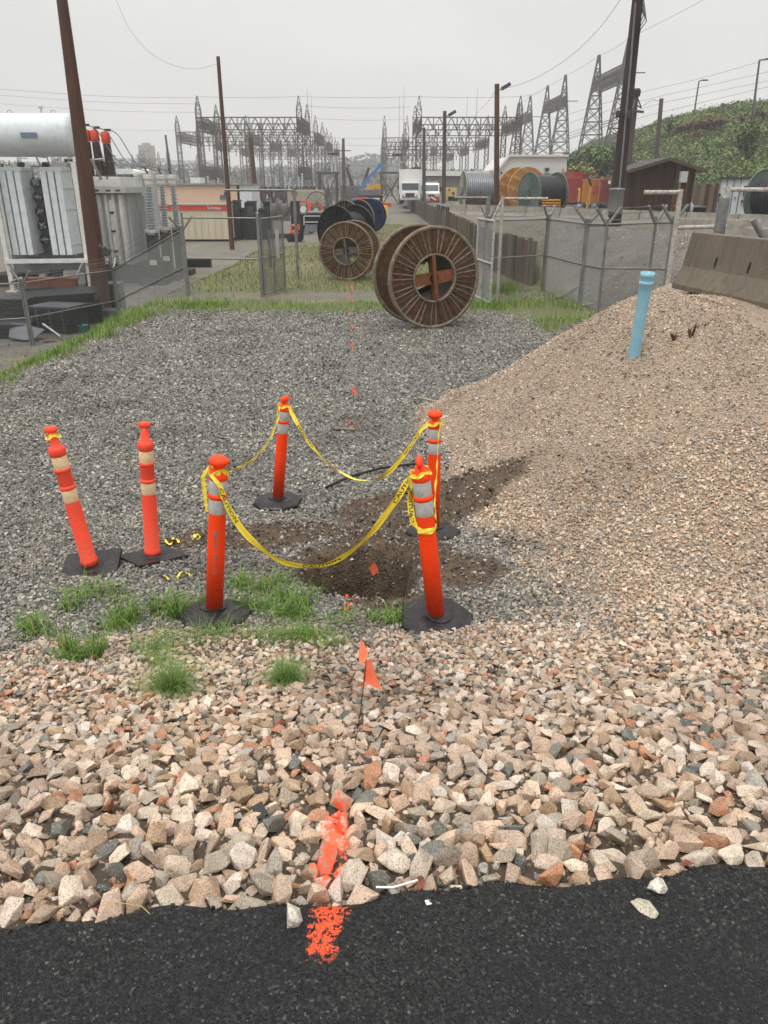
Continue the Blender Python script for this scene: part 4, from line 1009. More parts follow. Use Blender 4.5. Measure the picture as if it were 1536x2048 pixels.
def reel(loc, Rr, L, yaw, label, fm, rm, hole, nrib, cm=None, drum=None, name='cable_reel', group='steel cable reels', rib=.025, cables=0, cab_m=None, wraps=0, hubm=None, inner=0):
    """ribbed steel cable reel standing on its flanges; axis along local y, front flange towards -y"""
    g = root(name, label, 'cable reel', loc, yaw, group); drum = drum or hole
    Rx = Matrix.Translation((0, 0, Rr)) @ Matrix.Rotation(R(90), 4, 'X')     # local z -> -y
    for s in (1, -1):
        y0 = s * L / 2
        mb = MB(); q = Rx @ Matrix.Translation((0, 0, y0))
        w = .035
        mb.lathe([(hole, -.006), (Rr * .945, -.006), (Rr * .945, .006), (hole, .006), (hole, -.006)], 56, q, False, False); fl = mb.build('flange', fm, g)
        mb = MB(); mb.lathe([(Rr * .935, -w), (Rr, -w), (Rr, w), (Rr * .935, w), (Rr * .935, -w)], 64, q, True, False); mb.build('rim', rm, fl)
        mb = MB(); mb.lathe([(hole - .015, -.05), (hole + .02, -.05), (hole + .02, .05), (hole - .015, .05), (hole - .015, -.05)], 40, q, True, False); mb.build('collar', rm, fl)
        for k in range(nrib):
            a = 2 * PI * k / nrib; d = Vector((math.cos(a), math.sin(a), 0)); tt = Vector((-d.y, d.x, 0))
            mb = MB()
            r0, r1 = hole + .02, Rr * .94
            P = []
            for (rr_, hh) in ((r0, w), (r1, w)):
                for (sd, zz) in ((-1, .0), (1, .0)):
                    P.append(d * rr_ + tt * sd * rib * .5 + Vector((0, 0, s * .006))); P.append(d * rr_ + tt * sd * rib * .32 + Vector((0, 0, s * hh)))
            mb.add([q @ p for p in P], [(0, 2, 3, 1), (4, 5, 7, 6), (0, 1, 5, 4), (2, 6, 7, 3), (1, 3, 7, 5)])
            mb.build('rib', rm if k % 3 else fm, fl)
    mb = MB(); mb.lathe([(drum, -L / 2), (drum, L / 2)], 48, Rx, True, False); mb.lathe([(drum - .012, -L / 2), (drum - .012, L / 2)], 48, Rx, True, False); mb.build('drum', cm or fm, g)
    if inner:
        mb = MB(); mb.lathe([(inner, -L / 2 + .02), (hole, -L / 2 + .02), (hole, -L / 2 + .05), (inner, -L / 2 + .05), (inner, -L / 2 + .02)], 8, Rx, False, False); mb.build('end_plate', BLACKST, g)  # end plate; its black holds the shade of the drum's inside
    hub = hubm or RUSTB
    y = L / 2 - .04
    a0 = .12
    for k in (0, 1):
        mb = MB(); a = a0 + k * PI / 2; d = Vector((math.cos(a), math.sin(a), 0))
        mb.bar(Rx @ (d * -hole + Vector((0, 0, y - .005 * k))), Rx @ (d * hole + Vector((0, 0, y - .005 * k))), .07, .23 * Rr); mb.build('spider_arm', hub, g)
    mb = MB(); mb.lathe([(.055, y + .02), (.055, y + .05), (.10, y + .05), (.10, y + .02)], 20, Rx); mb.lathe([(0, y + .035), (.05, y + .035)], 16, Rx, False, False); mb.build('bore', BLACKST, g)
    for k in range(wraps):       # coils of cable on the drum
        mb = MB(); yy_ = -L / 2 + (k + .5) * L / wraps; rr = L / wraps * .5
        prof = [(cables + rr * math.cos(b), yy_ + rr * math.sin(b)) for b in np.linspace(-PI / 2, PI / 2, 5)]
        mb.lathe([(cables - rr, yy_ - rr)] + prof + [(cables - rr, yy_ + rr)], 36, Rx, True, False); mb.build('cable_turn', cab_m, g)
    return g
def gpt(u, v, z=None):
    """ground position from the pixel where a thing meets the ground"""
    return hit(u, v, 300) if z is None else None
reel((.88, 16.95, h1(.88, 16.7)), 1.03, .86, R(22), 'big rusty ribbed steel reel standing on the grey gravel pad', RUST, M('pale rib with edge light', (.20, .165, .12), .55, var=.35, scale=7, dirt=(.10, .045, .02), dirt_amt=.9), .47, 46, inner=.33)  # pale ribs, colour lightened further for light caught on their edges
zz = h1(-1.12, 25.4)
reel((-1.07, 25.6, zz), .87, 1.0, R(-12), 'second rusty ribbed reel on the grass behind the gravel strip', RUST, M('tan worn rib', (.19, .145, .095), .6, var=.35, scale=5, dirt=(.10, .045, .02), dirt_amt=.8), .40, 56, hubm=WEARSTEEL)
reel((-1.45, 31.5, h1(-1.45, 31.5)), .93, 1.2, R(-36), 'black steel reel behind and left of the second rusty reel', BLACKST, BLACKST, .35, 48, cables=.6, cab_m=BLACKST, wraps=8, hubm=BLACKST)
reel((-1.55, 40.0, h1(-1.55, 40)), .95, 1.1, R(-36), 'black reel with grey rim between the rusty and the blue reels', BLACKST, OLIVE, .35, 40, cables=.6, cab_m=BLACKST, wraps=8, hubm=BLACKST)
reel((-.85, 47.0, h1(-.85, 47)), .93, .9, R(-10), 'navy blue steel reel at the far end of the reel row', NAVY, NAVY, .30, 48, cables=.55, cab_m=BLACKST, wraps=8, hubm=NAVY)

# ------------------------------------------------------------------ chain-link fences
GALV = M('galvanised pipe', (.22, .225, .215), .5, .5, var=.25, scale=4, dirt=(.12, .09, .06), dirt_amt=.5)
WHITEPIPE = M('flaking white pipe', (.42, .41, .38), .6, .0, var=.2, scale=7, dirt=(.20, .09, .04), dirt_amt=.9)
CHAIN = M('chain link wire', (.17, .175, .17), .5, .6, var=.2)
def chain(mb, A, B, za, zb, zt_a, zt_b, pitch=.06, r=.0040):
    A, B = Vector(A), Vector(B); L = (B - A).length; h = max(zt_a - za, zt_b - zb); n = int((L + h) / pitch)
    def pt(s, q):     # s along, q 0..1 up
        f = s / L; return Vector((A.x + (B.x - A.x) * f, A.y + (B.y - A.y) * f, (za + (zb - za) * f) * (1 - q) + (zt_a + (zt_b - zt_a) * f) * q))
    for sg in (1, -1):
        for k in range(n):
            s0 = -h + k * pitch
            a, b = (s0, 0.), (s0 + h, 1.)
            lo, hi = max(0, s0), min(L, s0 + h)
            if hi - lo < .02: continue
            qa, qb = (lo - s0) / h, (hi - s0) / h
            p, q = pt(lo, qa), pt(hi, qb)
            if sg < 0: p, q = pt(L - lo, qa), pt(L - hi, qb)
            mb.tube([p, q], r, 3, False, False)
def fence(label, pts, rails, h=2.0, thick=None, arms=True, barbed=True, group=None, fabric=None, name='chain_link_fence'):
    """pts: (x, y[, z]) of posts; rails: heights of the rails"""
    c = pts[0]; Z = [p[2] if len(p) > 2 else h1(p[0], p[1]) for p in pts]; o0 = Vector((c[0], c[1], Z[0]))
    g = root(name, label, 'fence', o0, 0, group)
    L = [Vector((p[0], p[1], z)) - o0 for p, z in zip(pts, Z)]
    for i, p in enumerate(L):
        r = (thick or {}).get(i, .032)
        mb = MB(); mb.tube([p + Vector((0, 0, -.15)), p + Vector((0, 0, h + .05))], r, 12); mb.lathe([(r * 1.15, 0), (r * 1.1, .03), (0, .06)], 12, Matrix.Translation(p + Vector((0, 0, h + .05)))); pm_ = mb.build('post', GALV, g)
        if arms:
            d = (L[min(i + 1, len(L) - 1)] - L[max(i - 1, 0)]); d.z = 0; d.normalize(); nrm = Vector((-d.y, d.x, 0))
            for s in (1, -1):
                mb = MB(); mb.bar(p + Vector((0, 0, h - .08)), p + nrm * s * .34 + Vector((0, 0, h + .30)), .045); mb.build('barb_arm', GALV, g)
    for rz in rails:
        for i in range(len(L) - 1):
            mb = MB(); mb.tube([L[i] + Vector((0, 0, rz)), L[i + 1] + Vector((0, 0, rz))], .022, 8); mb.build('rail', GALV, g)
    mb = MB()
    for i in range(len(L) - 1):
        if fabric is None or i in fabric:
            a, b = L[i], L[i + 1]; chain(mb, a, b, a.z + .04, b.z + .04, a.z + max(rails), b.z + max(rails))
    if mb.v: mb.build('chain_link', CHAIN, g)
    if barbed:
        for s in (1, -1):
            for k in (.35, .7, 1.0):
                for i in range(len(L) - 1):
                    d = (L[i + 1] - L[i]); d.z = 0; d.normalize(); nrm = Vector((-d.y, d.x, 0)); off = nrm * s * .34 * k + Vector((0, 0, h - .08 + .38 * k))
                    mb = MB(); mb.tube([L[i] + off, (L[i] + L[i + 1]) / 2 + off + Vector((0, 0, -.02)), L[i + 1] + off], .004, 4); mb.build('barbed_wire', CHAIN, g)
    return g
FR = [(2.75, 21.6, 0), (4.55, 22.7, 0), (4.95, 19.9, 0), (5.07, 18.6, .05), (5.9, 17.8, .12), (6.1, 17.3, .15)]
fence('galvanised chain-link fence with double barbed wire arms behind the stone pile', FR, [.98, 1.93], 1.98, {1: .062, 2: .065})
FL = [(-9.95, 21.9, -1.4), (-8.55, 25.3, -1.4), (-5.4, 21.8, -.02)]
fence('chain-link fence dropping from the gravel pad to the transformer yard', FL, [.78, 1.72], 1.75, {0: .045, 1: .06, 2: .055})
fence('left run of chain-link fence leaving the picture beside the scrap heap', [(-10.0, 21.85, -1.4), (-13.2, 20.2, -1.4)], [.78, 1.72], 1.75, {0: .02}, arms=False, barbed=False)
fence('open pipe rail panel between the left fence and the gate', [(-5.35, 21.75, 0), (-3.3, 21.45, 0)], [.98, 2.0], 2.05, {0: .03, 1: .045}, arms=False, barbed=False, fabric=[])
def gate(label, A, B, h=2.0, sign=False):
    A, B = Vector(A), Vector(B); g = root('gate_leaf', label, 'gate', A, 0, 'open chain-link gate leaves'); d = B - A
    for p in (Vector(), d):
        mb = MB(); mb.tube([p + Vector((0, 0, .06)), p + Vector((0, 0, h))], .03, 10); mb.build('stile', WHITEPIPE if sign is None else GALV, g)
    for z in (.06, h * .5, h):
        mb = MB(); mb.tube([Vector((0, 0, z)), d + Vector((0, 0, z))], .026, 10); mb.build('rail', WHITEPIPE if sign is None else GALV, g)
    mb = MB(); mb.tube([d * .5 + Vector((0, 0, .06)), d * .5 + Vector((0, 0, h + .5))], .022, 8); mb.build('bar', GALV, g)
    mb = MB(); chain(mb, Vector(), d, .06, .06, h, h, .055, .0034); mb.build('chain_link', CHAIN, g)
    if sign:
        n = Vector((d.y, -d.x, 0)).normalized(); Mx = Matrix((d.normalized(), n, Vector((0, 0, 1)))).transposed()
        mb = MB(); mb.box(d * .66 + n * .03 + Vector((0, 0, 1.28)), (.26, .01, .75), Mx); mb.build('sign_plate', M('pale metal sign', (.42, .43, .42), .5, var=.1), g)
        mb = MB(); mb.box(d * .3 + n * .03 + Vector((0, 0, 1.2)), (.2, .01, .95), Mx); mb.build('sign_plate', M('grey metal sign', (.14, .145, .15), .5, var=.2), g)
    return g
gate('open chain-link gate leaf with a pale sign plate, left of the reels', (-3.24, 21.5, 0), (-2.88, 23.2, 0), 1.98, True)
gate('open white-framed chain-link gate leaf right of the big rusty reel', (2.45, 21.3, 0), (2.68, 19.9, 0), 2.0, None)
def tee(label, base, h, arm_a, arm_b, m=WHITEPIPE, r=.045, extra=()):
    b = Vector(base); g = root('gate_post', label, 'gate post', b, 0, 'tall gate posts with cross arms')
    mb = MB(); mb.tube([Vector((0, 0, -.2)), Vector((0, 0, h))], r, 12); mb.build('post', m, g)
    mb = MB(); mb.tube([Vector(arm_a) + Vector((0, 0, h - .06)), Vector(arm_b) + Vector((0, 0, h - .06))], r * .8, 10); mb.build('cross_arm', m, g)
    for (p, q) in extra:
        mb = MB(); mb.tube([Vector(p), Vector(q)], r * .8, 10); mb.build('brace', m, g)
    return g
tee('tall rusty gate post with cross arm right of the big reel', (2.75, 21.7, 0), 2.55, (-.9, 0, 0), (0, 0, 0), GALV, .04)
tee('tall white gate post with short brace beside the right gate leaf', (2.95, 20.6, 0), 2.55, (0, 0, 0), (1.15, .2, 0), WHITEPIPE, .04, [((-.25, 0, 1.95), (0, 0, 2.5))])
tee('tall post with long cross arm behind the left gate leaf', (-2.75, 25.5, 0), 2.7, (-2.2, .3, 0), (0, 0, 0), GALV, .045)
tee('flaking white gate post with a left arm behind the blue pipe', (6.15, 17.25, .15), 2.58, (-.75, 0, 0), (0, 0, 0), WHITEPIPE, .055, [((0, 0, 1.83), (1.1, .1, 1.85))])
tee('flaking white gate post with a right arm beside the concrete barrier', (7.2, 17.4, .5), 2.28, (0, 0, 0), (1.0, -.2, 0), WHITEPIPE, .055)
for (x, y, h_, br, lab) in ((5.75, 14.0, 2.45, [((-.35, 0, 1.75), (0, 0, 1.35)), ((0, 0, 1.45), (.42, 0, 1.85))], 'stout grey steel post directly behind the concrete barrier end'), (6.35, 13.2, 1.15, [((-.42, 0, .95), (0, 0, .42))], 'stout capped grey steel post above the concrete barrier')):
    g = root('steel_post', lab, 'post', (x, y, 1.36 if h_ < 2 else .15), 0, 'stout grey steel posts'); mb = MB(); mb.lathe([(.09, -.3), (.09, h_), (.085, h_ + .04), (0, h_ + .07)], 18, None, True); mb.build('post', GALV, g)
    for (p, q) in br:
        mb = MB(); mb.tube([Vector(p), Vector(q)], .05, 10); mb.build('brace', GALV, g)

# ------------------------------------------------------------------ concrete barriers
t = NT('wet concrete'); P = t.pos(); n = t.noise(P, 1.4, 7, .6); n2 = t.noise(P, 16, 6, .7)
mpn = t.new('ShaderNodeMapping'); t.set(mpn, 'Vector', P); mpn.inputs['Scale'].default_value = (5, 5, .5); n3 = t.noise(mpn.outputs[0], 1.5, 6, .6)
c = t.mix(t.rng(n, .3, .7), (.092, .073, .05), (.15, .122, .087)); c = t.mix(t.rng(n3, .48, .68, 0, .65), c, (.07, .054, .037)); c = t.mix(t.rng(n2, .55, .72, 0, .5), c, (.23, .195, .15))
CONC = t.out(c, t.rng(n, .3, .7, .5, .8), t.bump(n2, .3, .008))
PALECONC = M('pale concrete', (.27, .25, .215), .8, var=.2, scale=2, bump=.2, dirt=(.15, .12, .09), dirt_amt=.6)
HOLE = M('dark recess', (.02, .018, .016), .9)
def barrier(label, base, yaw, L, m=CONC, slots=(), group='concrete road barriers', sc=1.0):
    g = root('concrete_barrier', label, 'concrete barrier', base, yaw, group)
    prof = [(-.30, 0), (-.30, .075), (-.17, .33), (-.085, .81), (.085, .81), (.17, .33), (.30, .075), (.30, 0)]
    mb = MB(); mb.prism([(a * sc, b * sc) for a, b in prof], 'x', 0, L); b = mb.build('body', m, g, .012)
    for s in slots:
        for sd in (-1,):
            mb = MB(); yv_ = lambda z: -(.17 - (.085) * (z - .33) / .48) - .001
            P = []
            for a in np.linspace(0, 2 * PI, 11)[:-1]:
                z = .44 + .085 * math.cos(a); P.append((s + .03 * math.sin(a), yv_(z) + .0005, z))
            mb.add(P, [tuple(range(10))]); mb.build('lift_slot', HOLE, b)
    return g
barrier('long wet brown concrete barrier with two lift slots at the road edge', (4.72, 12.3, 1.36), math.atan2(-2.95, .62), 3.0, slots=(.80, 1.55))
barrier('second concrete barrier continuing the row out of the picture', (5.36, 9.32, 1.36), math.atan2(-2.95, .62), 3.0, slots=(1., 2.))
barrier('pale concrete barrier standing behind the front row', (6.3, 14.2, 1.33), math.atan2(-2.3, 1.5), 3.0, PALECONC)
barrier('dark topped concrete barrier behind the front row at the right edge', (6.8, 13.0, 1.33), math.atan2(-2.3, 1.6), 2.6, CONC)
barrier('grey concrete barrier low at the gable end of the brown shed', (8.9, 26.5, 1.0), math.atan2(-1.2, 2.4), 3.0, PALECONC)
for k in range(9):      # curb of barriers along the yard edge, above the gravel bank
    x0 = 3.9 + k * 1.55; y0 = 56. - k * 2.3
    barrier(('pale concrete barrier on the yard edge beside the striped reel', 'pale concrete barrier on the yard edge left of the lamp pole', 'pale concrete barrier at the foot of the lamp pole', 'pale concrete barrier below the wooden reel', 'pale concrete barrier below the black cable reel', 'pale concrete barrier before the orange pallets', 'pale concrete barrier right of the orange pallets', 'pale concrete barrier below the scrap cart', 'pale concrete barrier left of the leaning power pole')[k], (x0, y0, .86), math.atan2(-2.3, 1.55), 2.72, PALECONC, sc=.85)

# ------------------------------------------------------------------ wooden lagging wall beside the yard bank
LAG = [M('grey weathered board', (.145, .125, .10), .85, var=.3, scale=3, bump=.3, streak=True), M('brown weathered board', (.13, .09, .062), .85, var=.35, scale=3, bump=.3, streak=True), M('dark weathered board', (.085, .07, .058), .85, var=.35, scale=3, bump=.3, streak=True)]
WP = [(4.4, 24.0), (3.75, 28), (3.7, 44), (3.2, 81), (2.4, 120)]
g = root('plank_wall', 'long weathered plank retaining wall running back along the yard bank', 'retaining wall', (3.7, 28, 0))
seg = []; L = 0
for a, b in zip(WP[:-1], WP[1:]):
    l = math.dist(a, b); s = 0.
    while s < l: seg.append((a[0] + (b[0] - a[0]) * s / l, a[1] + (b[1] - a[1]) * s / l, math.atan2(b[1] - a[1], b[0] - a[0]))); s += .31
me_cache = {}
tail = MB()
for k, (x, y, a) in enumerate(seg):
    hh = 1.46 + random.uniform(-.05, .05); dx = random.uniform(-.02, .02)
    if k < 290:
        m = random.choice(LAG); key = m.name
        if key not in me_cache:
            o = MB().box((0, 0, .6), (.285, .07, 1.4)).build('plank', m, g); me_cache[key] = o.data
        else:
            o = bpy.data.objects.new('plank', me_cache[key]); COL.objects.link(o); o.parent = g
        o.location = (x - 3.7 + dx, y - 28 + dx, random.uniform(-.04, .06)); o.rotation_euler = (random.gauss(0, .012), random.gauss(0, .012), a)
    else: tail.box((x - 3.7 + dx, y - 28 + dx, .6), (.285, .07, 1.4), Matrix.Rotation(a, 3, 'Z'))
if tail.v: o = tail.build('far_planks', LAG[0], g); o['kind'] = 'stuff'
BLKPIPE = M('black pipe', (.012, .012, .013), .3)
for dx, lab in ((0, 'left black pipe of a pair standing before the plank wall'), (.16, 'middle black pipe of the cluster standing before the plank wall'), (.31, 'right black pipe of the cluster standing before the plank wall')):
    o = MB().lathe([(.07, 0), (.07, 1.25), (.055, 1.25), (.055, .9)], 14, None, True).build('black_pipe', BLKPIPE); o.location = (1.15 + dx, 29.5, h1(1.15, 29.5)); tag(o, lab, 'pipe', 'black pipes before the plank wall')
o = MB().tube([(0, 0, 0), (0, 0, .75)], .05, 10).build('white_marker', M('white post', (.6, .6, .57), .6)); o.location = (1.85, 27.5, h1(1.85, 27.5)); tag(o, 'short white marker post behind the top of the big reel', 'marker post')

# ------------------------------------------------------------------ wooden poles
POLEM = M('red brown pole wood', (.085, .042, .028), .85, var=.3, scale=4, bump=.5, streak=True, dirt=(.04, .022, .017), dirt_amt=.7)
POLED = M('black brown pole wood', (.045, .034, .028), .85, var=.35, scale=4, bump=.5, streak=True)
POLEG = M('grey brown pole wood', (.075, .06, .05), .85, var=.3, scale=4, streak=True)
DKMETAL = M('dark metal', (.06, .06, .062), .5, .3)
def pole(label, ut, vt, ub, vb, d, r0, r1, m, group='wooden poles', zb=None, cat='pole', name='wooden_pole'):
    A = ray(ub, vb, d); B = ray(ut, vt, d)
    if zb is not None:
        ax = (B - A).normalized(); A = A + ax * ((zb - A.z) / ax.z)
    g = root(name, label, cat, A, 0, group); ax = B - A
    mb = MB(); mb.tube([ax * (-.02), ax * .33, ax * .66, ax], [r0, r0 + (r1 - r0) * .33, r0 + (r1 - r0) * .66, r1], 16); mb.build('trunk', m, g)
    return g, A, B
gA, A_, B_ = pole('tall leaning red brown pole rising in front of the transformer', 116, -60, 206, 620, 27.6, .31, .15, POLEM, zb=-1.4)
mb = MB(); mb.box(ray(213, 503, 27.2) - A_, (.22, .2, .26), Matrix.Rotation(.6, 3, 'Y')); mb.build('pole_box', DKMETAL, gA); mb = MB(); mb.bar(ray(198, 490, 27.3) - A_, ray(212, 503, 27.2) - A_, .07); mb.build('bracket', DKMETAL, gA)
pole('slim leaning red brown pole beside the cream trailer', 436, 113, 464, 493, 56, .175, .115, POLEM, zb=-1.4)
pole('short brown pole behind the peach building', 501, 275, 512, 395, 82, .26, .2, POLEM, zb=-1.4)
pole('thin dark pole above the transformer insulators', 331, 270, 341, 350, 118, .2, .13, POLEG, zb=-1.4)
gC, A_, B_ = pole('far pole with two cross arms at the end of the track', 686.5, 277, 688, 400, 125, .28, .2, POLEG, zb=-.2)
for q, w in ((.82, 2.2), (.70, 1.6)):
    mb = MB(); p = (B_ - A_) * q; mb.bar(p + Vector((-w / 2, -.2, 0)), p + Vector((w / 2, -.2, 0)), .12); mb.build('cross_arm', POLEG, gC)
gD, A_, B_ = pole('brown lamp pole rising between the striped and wooden reels', 994, 168, 993, 432, 54.5, .19, .15, POLEM, zb=.85, group='lamp poles', name='lamp_pole')
def lamp(g, A, B, dx, sc=1.):
    p = (B - A); q = p + Vector((dx, -.3, -.35 * sc)); mb = MB(); mb.bar(p + Vector((0, -.1, -.5 * sc)), q, .06 * sc); mb.build('lamp_bracket', DKMETAL, g)
    mb = MB(); mb.box(q + Vector((dx * .5, 0, .12)), (.75 * sc, .4 * sc, .26 * sc), Matrix.Rotation(-.5 if dx > 0 else .5, 3, 'Y')); mb.build('lamp_head', DKMETAL, g, .03)
lamp(gD, A_, B_, .35, .8)
gE, A_, B_ = pole('brown lamp pole before the right end of the long building', 889.5, 222, 887, 407, 72, .18, .15, POLEG, zb=.85, group='lamp poles', name='lamp_pole'); lamp(gE, A_, B_, .4, .9)
pole('bare brown pole between the box truck and the van', 848, 256, 848, 405, 84, .19, .15, POLEG, zb=.85)
gB, A_, B_ = pole('tall black brown power pole leaning right beside the brown shed', 1280, -45, 1226, 470, 32, .27, .185, POLED, zb=.9)
CANM = M('grey transformer can', (.20, .205, .20), .5, var=.1, scale=6)
mb = MB(); c0_ = ray(1229, 425, 31.3) - A_; mb.lathe([(.26, 0), (.27, .05), (.27, .78), (.29, .79), (.29, .84), (.0, .87)], 24, Matrix.Translation(c0_), True); mb.build('transformer_can', CANM, gB)
mb = MB(); mb.tube([ray(1238, 385, 31.6) - A_, ray(1262, 120, 31.7) - A_, ray(1271, 5, 31.7) - A_], .035, 8); mb.build('conduit', M('grey conduit', (.16, .165, .165), .5), gB)
for k, off in enumerate(((1236, 222, 1248, 232), (1258, 222, 1250, 235))):
    mb = MB(); a = ray(off[0], off[1], 31.6) - A_; mb.tube([a, a + Vector((0, 0, -.22))], .07, 10); mb.bar(a, ray(off[2], off[3], 31.8) - A_, .05); mb.build('insulator', DKMETAL, gB)
for k in range(4):
    mb = MB(); mb.tube([ray(1276 + k * 3, -20, 31.5) - A_, ray(1284 + k * 3, 25 + k * 6, 31.4) - A_, ray(1278 + k, 44 + k * 5, 31.5) - A_, ray(1270, 70 + k * 12, 31.6) - A_], .018, 5); mb.build('drop_cable', BLACKST, gB)
gF, A_, B_ = pole('pole with one cross arm and a capped head behind the leaning power pole', 1273, 188, 1257, 330, 62, .20, .17, POLEG, zb=.9)
mb = MB(); mb.bar(ray(1252, 221, 61.6) - A_, ray(1287, 224, 61.6) - A_, .2, .14); mb.build('cross_arm', POLEG, gF)
mb = MB(); mb.lathe([(.27, -.15), (.29, .2), (.2, .34), (0, .38)], 14, Matrix.Translation(B_ - A_)); mb.build('pole_cap', BLACKST, gF)
for (a, b, c_, e_) in ((1276, 198, 1283, 216), (1283, 216, 1272, 210), (1268, 196, 1262, 214)):
    mb = MB(); mb.tube([ray(a, b, 61.5) - A_, ray(c_, e_, 61.5) - A_], .045, 5); mb.build('drop_cable', BLACKST, gF)
pole('plain grey brown pole standing behind the ridge of the brown shed', 1323, 197, 1312, 320, 78, .22, .18, POLEG, zb=.9)
# ================================================================== transformer yard on the left
def px(u, v, d): return ray(u, v, d)
TG = M('pale transformer paint', (.60, .64, .655), .42, var=.06, scale=1.5, dirt=(.33, .33, .31), dirt_amt=.35)
TG2 = M('weathered grey paint', (.40, .41, .405), .5, var=.12, scale=2, dirt=(.24, .21, .16), dirt_amt=.5, streak=True)
TW = M('off white steel', (.62, .62, .585), .5, var=.1, scale=3, dirt=(.35, .28, .2), dirt_amt=.4)
DARKG = M('dark machinery', (.045, .046, .046), .5, var=.4, scale=8)
GRIME = M('grimy concrete', (.05, .048, .046), .8, var=.3, scale=2)
GY = -1.4
g = root('power_transformer', 'large pale grey power transformer with drum-shaped tank and radiator banks at the left edge', 'transformer', (-14.5, 36, GY))
O = Vector((-14.5, 36, GY))
def L3(x, y, z): return Vector((x, y, z)) - O
# conservator drum
mb = MB(); Mx = Matrix.Translation(L3(-21., 34.2, 4.60)) @ Matrix.Rotation(R(90), 4, 'Y')
mb.lathe([(0, 0), (.55, 0), (.75, .08), (.79, .2), (.79, 8.45), (.75, 8.57), (.55, 8.66), (0, 8.68)], 48, Mx, True, False); con = mb.build('conservator', TG, g)
mb = MB(); q = px(58, 270, 33.4) - O; mb.box(q + Vector((0, -.02, 0)), (.64, .03, .18), Matrix.Rotation(R(4), 3, 'X')); mb.build('name_plate', M('blue grey plate', (.16, .22, .29), .4, var=.1), con)
for u in (20, 107):
    c0 = px(u, 228, 34.2) - O; mb = MB(); mb.tube([c0 + Vector((.1 * math.cos(a), 0, .1 * math.sin(a) + .04)) for a in np.linspace(-.3, 3.45, 12)], .018, 6); mb.build('lifting_eye', TG2, con)
c0 = px(83, 226, 34.2) - O; mb = MB(); mb.tube([c0, c0 + Vector((0, 0, .16))], .03, 8); mb.box(c0 + Vector((0, 0, .19)), (.13, .1, .09)); mb.build('relief_valve', TG2, con)
# radiator banks
def bank(x0, x1, n, y0, y1, z0, z1):
    p = MB(); w = (x1 - x0) / n
    for k in range(n):
        mb = MB(); a = x0 + k * w + .032; b = x0 + (k + 1) * w - .032
        lo, hi = L3(a, y0, z0), L3(b, y1, z1); mb.cb(lo.x, hi.x, lo.y, hi.y, lo.z, hi.z); mb.build('radiator_panel', TG, g, .02)
    mb = MB()
    lo, hi = L3(x0, y0 + .12, z1 + .002), L3(x1, y1 - .1, z1 + .16); mb.cb(lo.x, hi.x, lo.y, hi.y, lo.z, hi.z); mb.build('header', TG, g, .03)
    for k in range(n):
        mb = MB(); c = L3(x0 + (k + .5) * w, (y0 + y1) / 2, z0 - .09); mb.lathe([(.10, 0), (.05, .08)], 10, Matrix.Translation(c)); mb.build('drain_boss', TG2, g)
    for zz in (.12, .55, .8):
        mb = MB(); c = L3(x1 + .002 - .02, y0, z0 + (z1 - z0) * zz); mb.cb(c.x, c.x + .02, c.y, c.y + (y1 - y0), c.z, c.z + .03); mb.build('strap', TW, g)
bank(-15.95, -14.72, 4, 34, 35.1, .05, 3.28); bank(-13.98, -13.08, 3, 34, 35.2, .05, 3.28); bank(-19.2, -17.4, 4, 34.4, 35.6, .05, 3.28)
# fans between the banks
for i in range(5):
    for j in range(2):
        c = L3(-14.55 + j * .38, 34.9, .62 + i * .56); q = Matrix.Translation(c) @ Matrix.Rotation(R(90), 4, 'X')
        mb = MB(); mb.lathe([(.19, -.06), (.20, .06), (.185, .06), (.175, -.06), (.19, -.06)], 18, q, True, False); f_ = mb.build('fan', DARKG, g)
        mb = MB(); mb.lathe([(0, .12), (.055, .11), (.065, .0), (.065, -.05)], 12, q, True); mb.build('motor', TG2, f_)
        for k in range(4):
            a = k * PI / 2 + i; mb = MB(); d = Vector((math.cos(a), 0, math.sin(a))); mb.bar(c + d * .06, c + d * .175, .012, .07); mb.build('blade', TG2, f_)
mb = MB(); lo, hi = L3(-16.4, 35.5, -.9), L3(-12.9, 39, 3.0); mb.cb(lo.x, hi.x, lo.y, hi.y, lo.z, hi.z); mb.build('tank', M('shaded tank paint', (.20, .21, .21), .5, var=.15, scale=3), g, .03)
# pipework above the radiators
for k in range(16):
    x = -17.5 + k * .38 + random.uniform(-.1, .1); mb = MB(); z1 = random.uniform(3.4, 3.9)
    mb.tube([L3(x, 35.3 + random.uniform(-.6, 1.5), 3.0), L3(x, 35.3, z1), L3(x + random.uniform(-.4, .4), 35.6, z1)], random.choice([.03, .045, .06]), 7); mb.build('pipe', random.choice([TG2, TW, DARKG]), g)
for k in range(5):
    mb = MB(); c = L3(-17.2 + k * 1.02, 35.2, 3.55); mb.lathe([(.09, -.1), (.15, -.06), (.15, .06), (.09, .1)], 12, Matrix.Translation(c)); mb.build('valve', random.choice([TG2, DARKG]), g)
